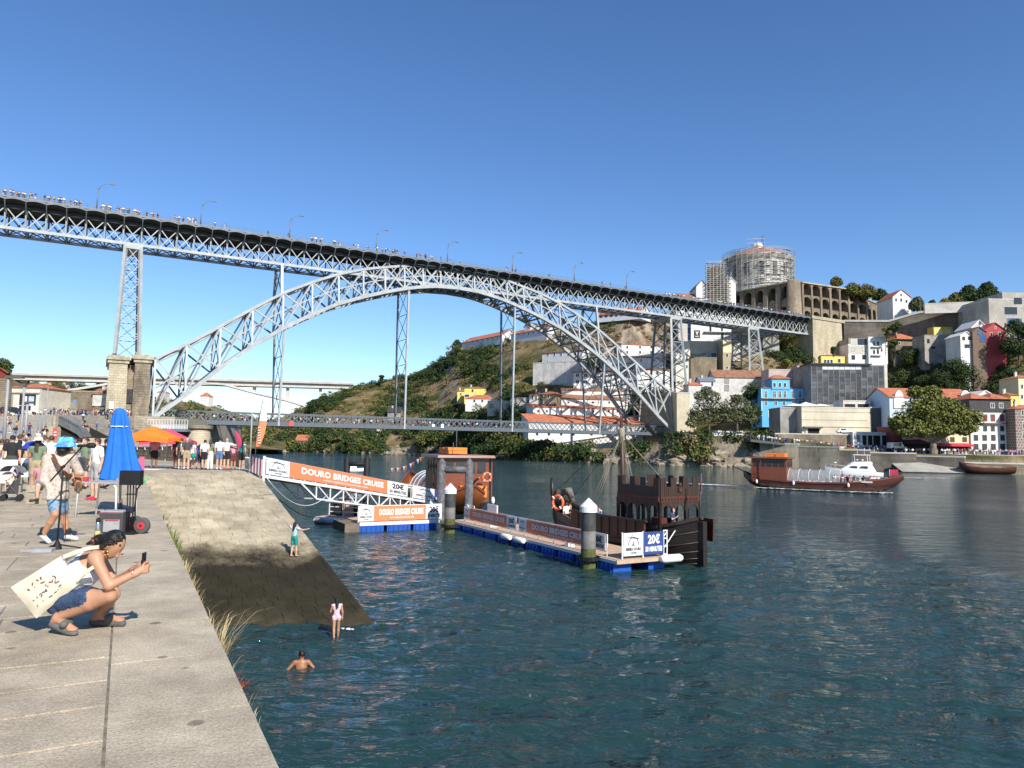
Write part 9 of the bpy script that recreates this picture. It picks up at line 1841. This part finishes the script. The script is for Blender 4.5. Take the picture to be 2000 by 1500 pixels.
# -- bench, stroller, boards
bn = thing('stone_bench', 'rough granite block bench behind the singer', 'bench', tuple(G(75, 984, ZP))); D = G(75, 984, ZP).y; a, c = P(49, 984, D), P(103, 984, D)
for z0, z1, e in ((0, .27, .02), (.29, .48, 0)): b = MB(); b.hexa([(a.x + e, D, ZP + z0), (c.x - e, D, ZP + z0), (c.x - e, D + .55, ZP + z0), (a.x + e, D + .55, ZP + z0), (a.x + e * .3, D - .01, ZP + z1), (c.x, D - .01, ZP + z1), (c.x, D + .56, ZP + z1), (a.x, D + .56, ZP + z1)]); b.build('granite_block', MCOPE, bn)
sc_ = G(24, 978, ZP); D = sc_.y; s_ = thing('stroller', 'grey baby stroller with a toddler at the left edge', 'stroller', tuple(sc_)); f = lambda px, py, dd=0: P(px, py, D + dd)
for x, dd in ((5, -.2), (37, -.2), (9, .2), (40, .2)): c = f(x, 974, dd); c.z = ZP + .085; b = MB(); b.tube([c + V(0, -.02, 0), c + V(0, .02, 0)], .085, 12); b.build('wheel', MTYR, s_)
b = MB()
for dd in (-.2, .2): b.tube([f(8, 970, dd), f(33, 930, dd), f(40, 912, dd)], .014, 6); b.tube([f(37, 970, dd), f(12, 940, dd)], .014, 6)
b.build('frame', MFRD, s_); b = MB(); b.hexa([f(12, 962, -.18), f(36, 962, -.18), f(36, 962, .18), f(12, 962, .18), f(12, 956, -.18), f(38, 930, -.18), f(38, 930, .18), f(12, 956, .18)]); b.build('seat', CLO['charcoal'], s_)
b = MB(); c = f(27, 925); b.grid([[c + V(.24 * math.cos(t) - .02, y, .22 * math.sin(t)) for t in np.linspace(.1, 2.9, 8)] for y in (-.2, .2)]); b.build('hood', mat('hood_grey', (.20, .19, .19), .8, var=.2, scale=8), s_); b = MB(); b.grid([[c + V(.18 * math.cos(t) - .02, y, .12 * math.sin(t) - .06) for t in np.linspace(.1, 2.9, 8)] for y in (-.19, .19)]); b.build('liner', CLO['lilac'], s_)
J = sit(); o = link('person', VAR['sit']); p = f(29, 961); o.location = (p.x, D - .03, ZP + .22); o.rotation_euler = (0, 0, 1.35); o.scale = (.52,) * 3; dress_up(o, 1, 1, 'cream', 'cream', 'tan'); tag(o, 'toddler with curly hair sitting in the grey stroller', 'person')
def board(label, x0, y0, x1, y1, D, m, txt=None):
 t = thing('sign_board', label, 'sign', tuple(P((x0 + x1) / 2, y1, D))); b = MB(); b.hexa([P(x0, y1, D), P(x1, y1, D), P(x1, y1, D + .05), P(x0, y1, D + .05), P(x0, y0, D), P(x1, y0, D), P(x1, y0, D + .05), P(x0, y0, D + .05)]); b.build('panel', m, t)
 b = MB(); zz_ = P(x0, y1, D).z
 for x in (x0 + 2, x1 - 2): p = P(x, y1, D); b.bar((p.x, D + .03, ZP), (p.x, D + .03, zz_ + .05), .03)
 b.build('legs', MFRD, t, kind='stuff')
 if txt: b = MB(); o_ = P(x0 + 1.5, y1 - (y1 - y0) * .35, D - .01); letter(b, txt, o_, P(x1 - 1.5, y1 - (y1 - y0) * .35, D - .01) - o_, P(x0 + 1.5, y0 + (y1 - y0) * .25, D - .01) - o_); b.build('lettering', MINK, t)
board('large blank white board at the left edge behind the stroller', 0, 898, 35, 944, 21.5, MBAN); board('small white price board between stroller and bench', 41, 895, 57, 932, 22.5, MBAN, 'MENU'); board('pink sign board under the orange parasol', 273, 892, 282, 917, 39, mat('sign_pink', (.60, .12, .22), .6, var=0))
# -- named bystanders
def at(px, pyf, D=None): p = G(px, pyf, ZP) if D is None else P(px, pyf, D); return (p.x, p.y, ZP)
nb = [('man_stand', 184, 977, 2.6, 'man in white T-shirt, grey shorts and red shoes standing behind the table', 1.72, 1, 1, 'white', 'grey', 'red'), ('man_phone', 300, 917, .4, 'man in pale pink shirt and dark shorts under the orange parasol', 1.75, 2, 0, 'pink', 'black', 'black'), ('woman', 343, 916, .2, 'woman in dark red dress standing in the shade by the wall', 1.65, 2, 0, 'maroon', 'maroon', 'black'), ('man_stand', 352, 917, .1, 'man in dark grey shirt and shorts with long hair by the wall', 1.75, 1, 1, 'charcoal', 'charcoal', 'white'), ('man_phone', 363, 917.5, .3, 'man in black vest, white cap and khaki shorts with white backpack', 1.78, 1, 3, 'charcoal', 'khaki', 'white'), ('woman', 374, 916.5, -.3, 'woman all in white with a mint green bag', 1.60, 1, 1, 'white', 'white', 'tan'), ('woman_walk', 388, 916.5, .1, 'child in blue dress between the tourists', 1.40, 0, 0, 'blue', 'navy', 'black'), ('man_stand', 398, 917.5, 0, 'person in white T-shirt and wide black shorts with arms folded', 1.68, 1, 0, 'white', 'black', 'black'), ('woman_trousers', 409, 917.5, .2, 'woman in olive top and white trousers', 1.70, 0, 1, 'green', 'white', 'black'), ('man_stand', 427, 918, 0, 'man in white shirt, denim shorts and shoulder strap', 1.80, 1, 0, 'white', 'denim', 'white'), ('point', 441, 918, .1, 'man in pale blue white shirt and black shorts pointing to the right', 1.78, 1, 3, 'white', 'black', 'red'), ('bend', 455, 918, .6, 'person in pink bending over beside the feather flag', 1.5, 0, 0, 'pink', 'maroon', 'black'), ('woman', 471, 918.5, -.2, 'woman in black skirt with teal waist bag at the striped barrier', 1.66, 1, 1, 'teal', 'black', 'white'),
   ('man_stand', 18, 952, .3, 'man in black T-shirt and black cap at the left edge', 1.76, 1, 0, 'black', 'charcoal', 'black'), ('woman', 33, 948, .5, 'woman with red cap and black top beside the man in black', 1.6, 1, 0, 'black', 'black', 'white'), ('woman', 68, 966, .2, 'woman in green blouse and straw hat behind the bench', 1.68, 0, 1, 'green', 'khaki', 'tan'), ('man_phone', 94, 952, .1, 'man in white shirt behind the singer', 1.76, 1, 1, 'white', 'denim', 'white'), ('man_phone', 162, 955, 2.9, 'man in olive green shirt behind the microphone', 1.74, 1, 1, 'green', 'charcoal', 'black'), ('walk', 204, 955, 1.3, 'person in black behind the closed blue parasol', 1.7, 0, 0, 'black', 'black', 'black'), ('woman_walk', 8, 945, .8, 'woman in cream dress at the left edge of the crowd', 1.62, 0, 1, 'cream', 'cream', 'tan'), ('man_stand', 150, 950, .4, 'man in grey shirt partly hidden by the singer', 1.7, 1, 0, 'grey', 'navy', 'black')]
for var, px, py, rz, lb, h, sk, ha, tp_, bt_, sh_ in nb: person(var, at(px, py), rz, lb, h, sk, ha, tp_, bt_, sh_)
b = MB(); p = at(68, 966); b.lathe((p[0], p[1], ZP + 1.62), [(.24, 0), (.12, .02), (.11, .10), (.0, .13)], 16); tag(b.build('straw_hat', CLO['cream']), 'straw sun hat worn by the woman in green', 'hat')
b = MB(); p = at(366, 917); b.box((p[0] - .15, p[1] - .2, ZP + 1.22), (.32, .18, .45)); tag(b.build('backpack', MBAN), 'white backpack on the man in the black vest', 'backpack'); b = MB(); p = at(376, 917); b.lathe((p[0] + .1, p[1] - .2, ZP + .62), [(.02, 0), (.13, .05), (.14, .25), (.08, .32)], 10); tag(b.build('mint_bag', CLO['teal']), 'mint green bag held by the woman in white', 'bag')
o = person('sit', at(66, 985), .25, 'blond girl in pink top sitting on the stone bench', 1.35, 1, 2, 'pink', 'denim', 'white'); o.location.y += .25; o.location.z = ZP + .12
o = person('sit', at(92, 985), 2.2, 'person in grey sitting on the bench behind the singer', 1.6, 1, 1, 'grey', 'charcoal', 'black'); o.location.y += .3; o.location.z = ZP + .05
bq = random.Random(31)
for i in range(16): px = bq.uniform(0, 215); D = bq.uniform(26, 44); x = P(px, 880, D).x; tp_ = bq.choice(_tops); bt_ = bq.choice(_bots); person(bq.choice(list(VAR)[:8]), (x, D, ZP), bq.uniform(0, 6.28), 'bystander in %s top and %s bottoms in the crowd behind the singer' % (tp_, bt_), bq.uniform(1.58, 1.82), bq.choice((0, 1)), bq.choice((0, 1, 1, 2)), tp_, bt_, 'black', 'crowd behind the singer')
# -- bathers
def on_ramp(px, py):
 best = None
 for i in range(81):
  for j in range(31):
   p = rampP(j / 30, i / 80 * 1.2); d = p - CC; f = d.dot(CF); e = abs(1000 + FPX * d.dot(CR) / f - px) + abs(750 - FPX * d.dot(CU) / f - py)
   if best is None or e < best[0]: best = (e, p)
 return best[1]
p = on_ramp(569, 1088); v, q_, m_ = grow(body(stand(arms=('up', 'out'), step=.05), female=True, hair='long', sleeve=.3), .026); o = link('person', npmesh('person', v, q_, [SKIN[1], HAIR[0], mat('pale_print', (.50, .62, .66), .8, col2=(.30, .45, .52), scale=30), CLO['teal'], SKIN[1]], m_, True)); o.location = p; o.rotation_euler = (0, 0, -.35); o.scale = (.80,) * 3; tag(o, 'girl in pale top and teal shorts on the slipway pointing at the water', 'person')
v, q_, m_ = grow(body(stand(arms=('phone', 'down'), step=.14), female=True, hair='long', sleeve=0, shf=.12), .026); m_[m_ == 3] = 2; o = link('person', npmesh('person', v, q_, [SKIN[0], HAIR[0], mat('white_pink_swimsuit', (.72, .62, .66), .8, col2=(.60, .30, .40), scale=12), CLO['white'], SKIN[0]], m_, True)); p = G(656, 1243, 0); o.location = (p.x, p.y, -.10); o.rotation_euler = (0, 0, .35); o.scale = (.74,) * 3; tag(o, 'girl in white and pink swimsuit wading at the foot of the slipway', 'person')
J = stand(arms=('hip', 'hip'), lean=.2); o_ = [t for t in body(J, sleeve=0, top=False, hair='short')]; v, q_, m_ = grow(o_, .028); m_[m_ == 3] = 0; o = link('person', npmesh('person', v, q_, [mat('skin_sunburnt', (.30, .135, .07), .45, var=.04)] + [HAIR[0]] + [SKIN[0]] * 3, m_, True)); p = G(588, 1306, 0); o.location = (p.x, p.y, -1.26); o.rotation_euler = (0, 0, .2); tag(o, 'swimmer seen from behind, head and shoulders above the water', 'person')
foam('splash', [G(668, 1232, 0), G(690, 1234, 0)], .09, 30, 6)
# -- people on boats
for i in range(26): c = rm @ V(bq.uniform(1.5, 8.4), bq.uniform(-1.5, 1.2), 1.15); tiny(tuple(c), bq.uniform(0, 6.28), 'sitting on the open deck of the cruise boat', 'passengers on the cruise boat', seated=True)
def on_cb(x, y, z): return tuple(cbm @ V(x, y, z))
person('man_phone', on_cb(5.0, -.55, 1.05), -2.2, 'crewman in dark blue polo and grey cap at the stern of the castle boat', 1.72, 1, 3, 'navy', 'black')
for x, y, rz, lb, tp_ in ((-3.6, -1.15, .4, 'passenger in white shirt boarding at the bow of the castle boat', 'white'), (-4.0, -.6, 1.2, 'passenger with orange top at the bow of the castle boat', 'orange'), (-.9, -.7, 2.0, 'passenger in white and teal beside the big pile on the castle boat', 'white'), (.0, .5, .3, 'passenger in black near the mast of the castle boat', 'black'), (1.2, -.2, 2.4, 'passenger in pink behind the mast of the castle boat', 'pink')): person('walk' if x < -3 else 'man_stand', on_cb(x, y, .72), rz, lb, 1.68, 1, 1, tp_, 'black')
for i, x in enumerate((-1.6, -.6, 3.6)): c = Matrix.Translation(ya.location) @ Matrix.Rotation(ya.rotation_euler.z, 4, 'Z') @ V(x, .3, 3.0 if x < 2 else 1.9); tiny(tuple(c), 0, ('at the wheel of', 'on the flybridge of', 'on the bow of')[i] + ' the white yacht', 'people on the white yacht', 'white', seated=x < 2)
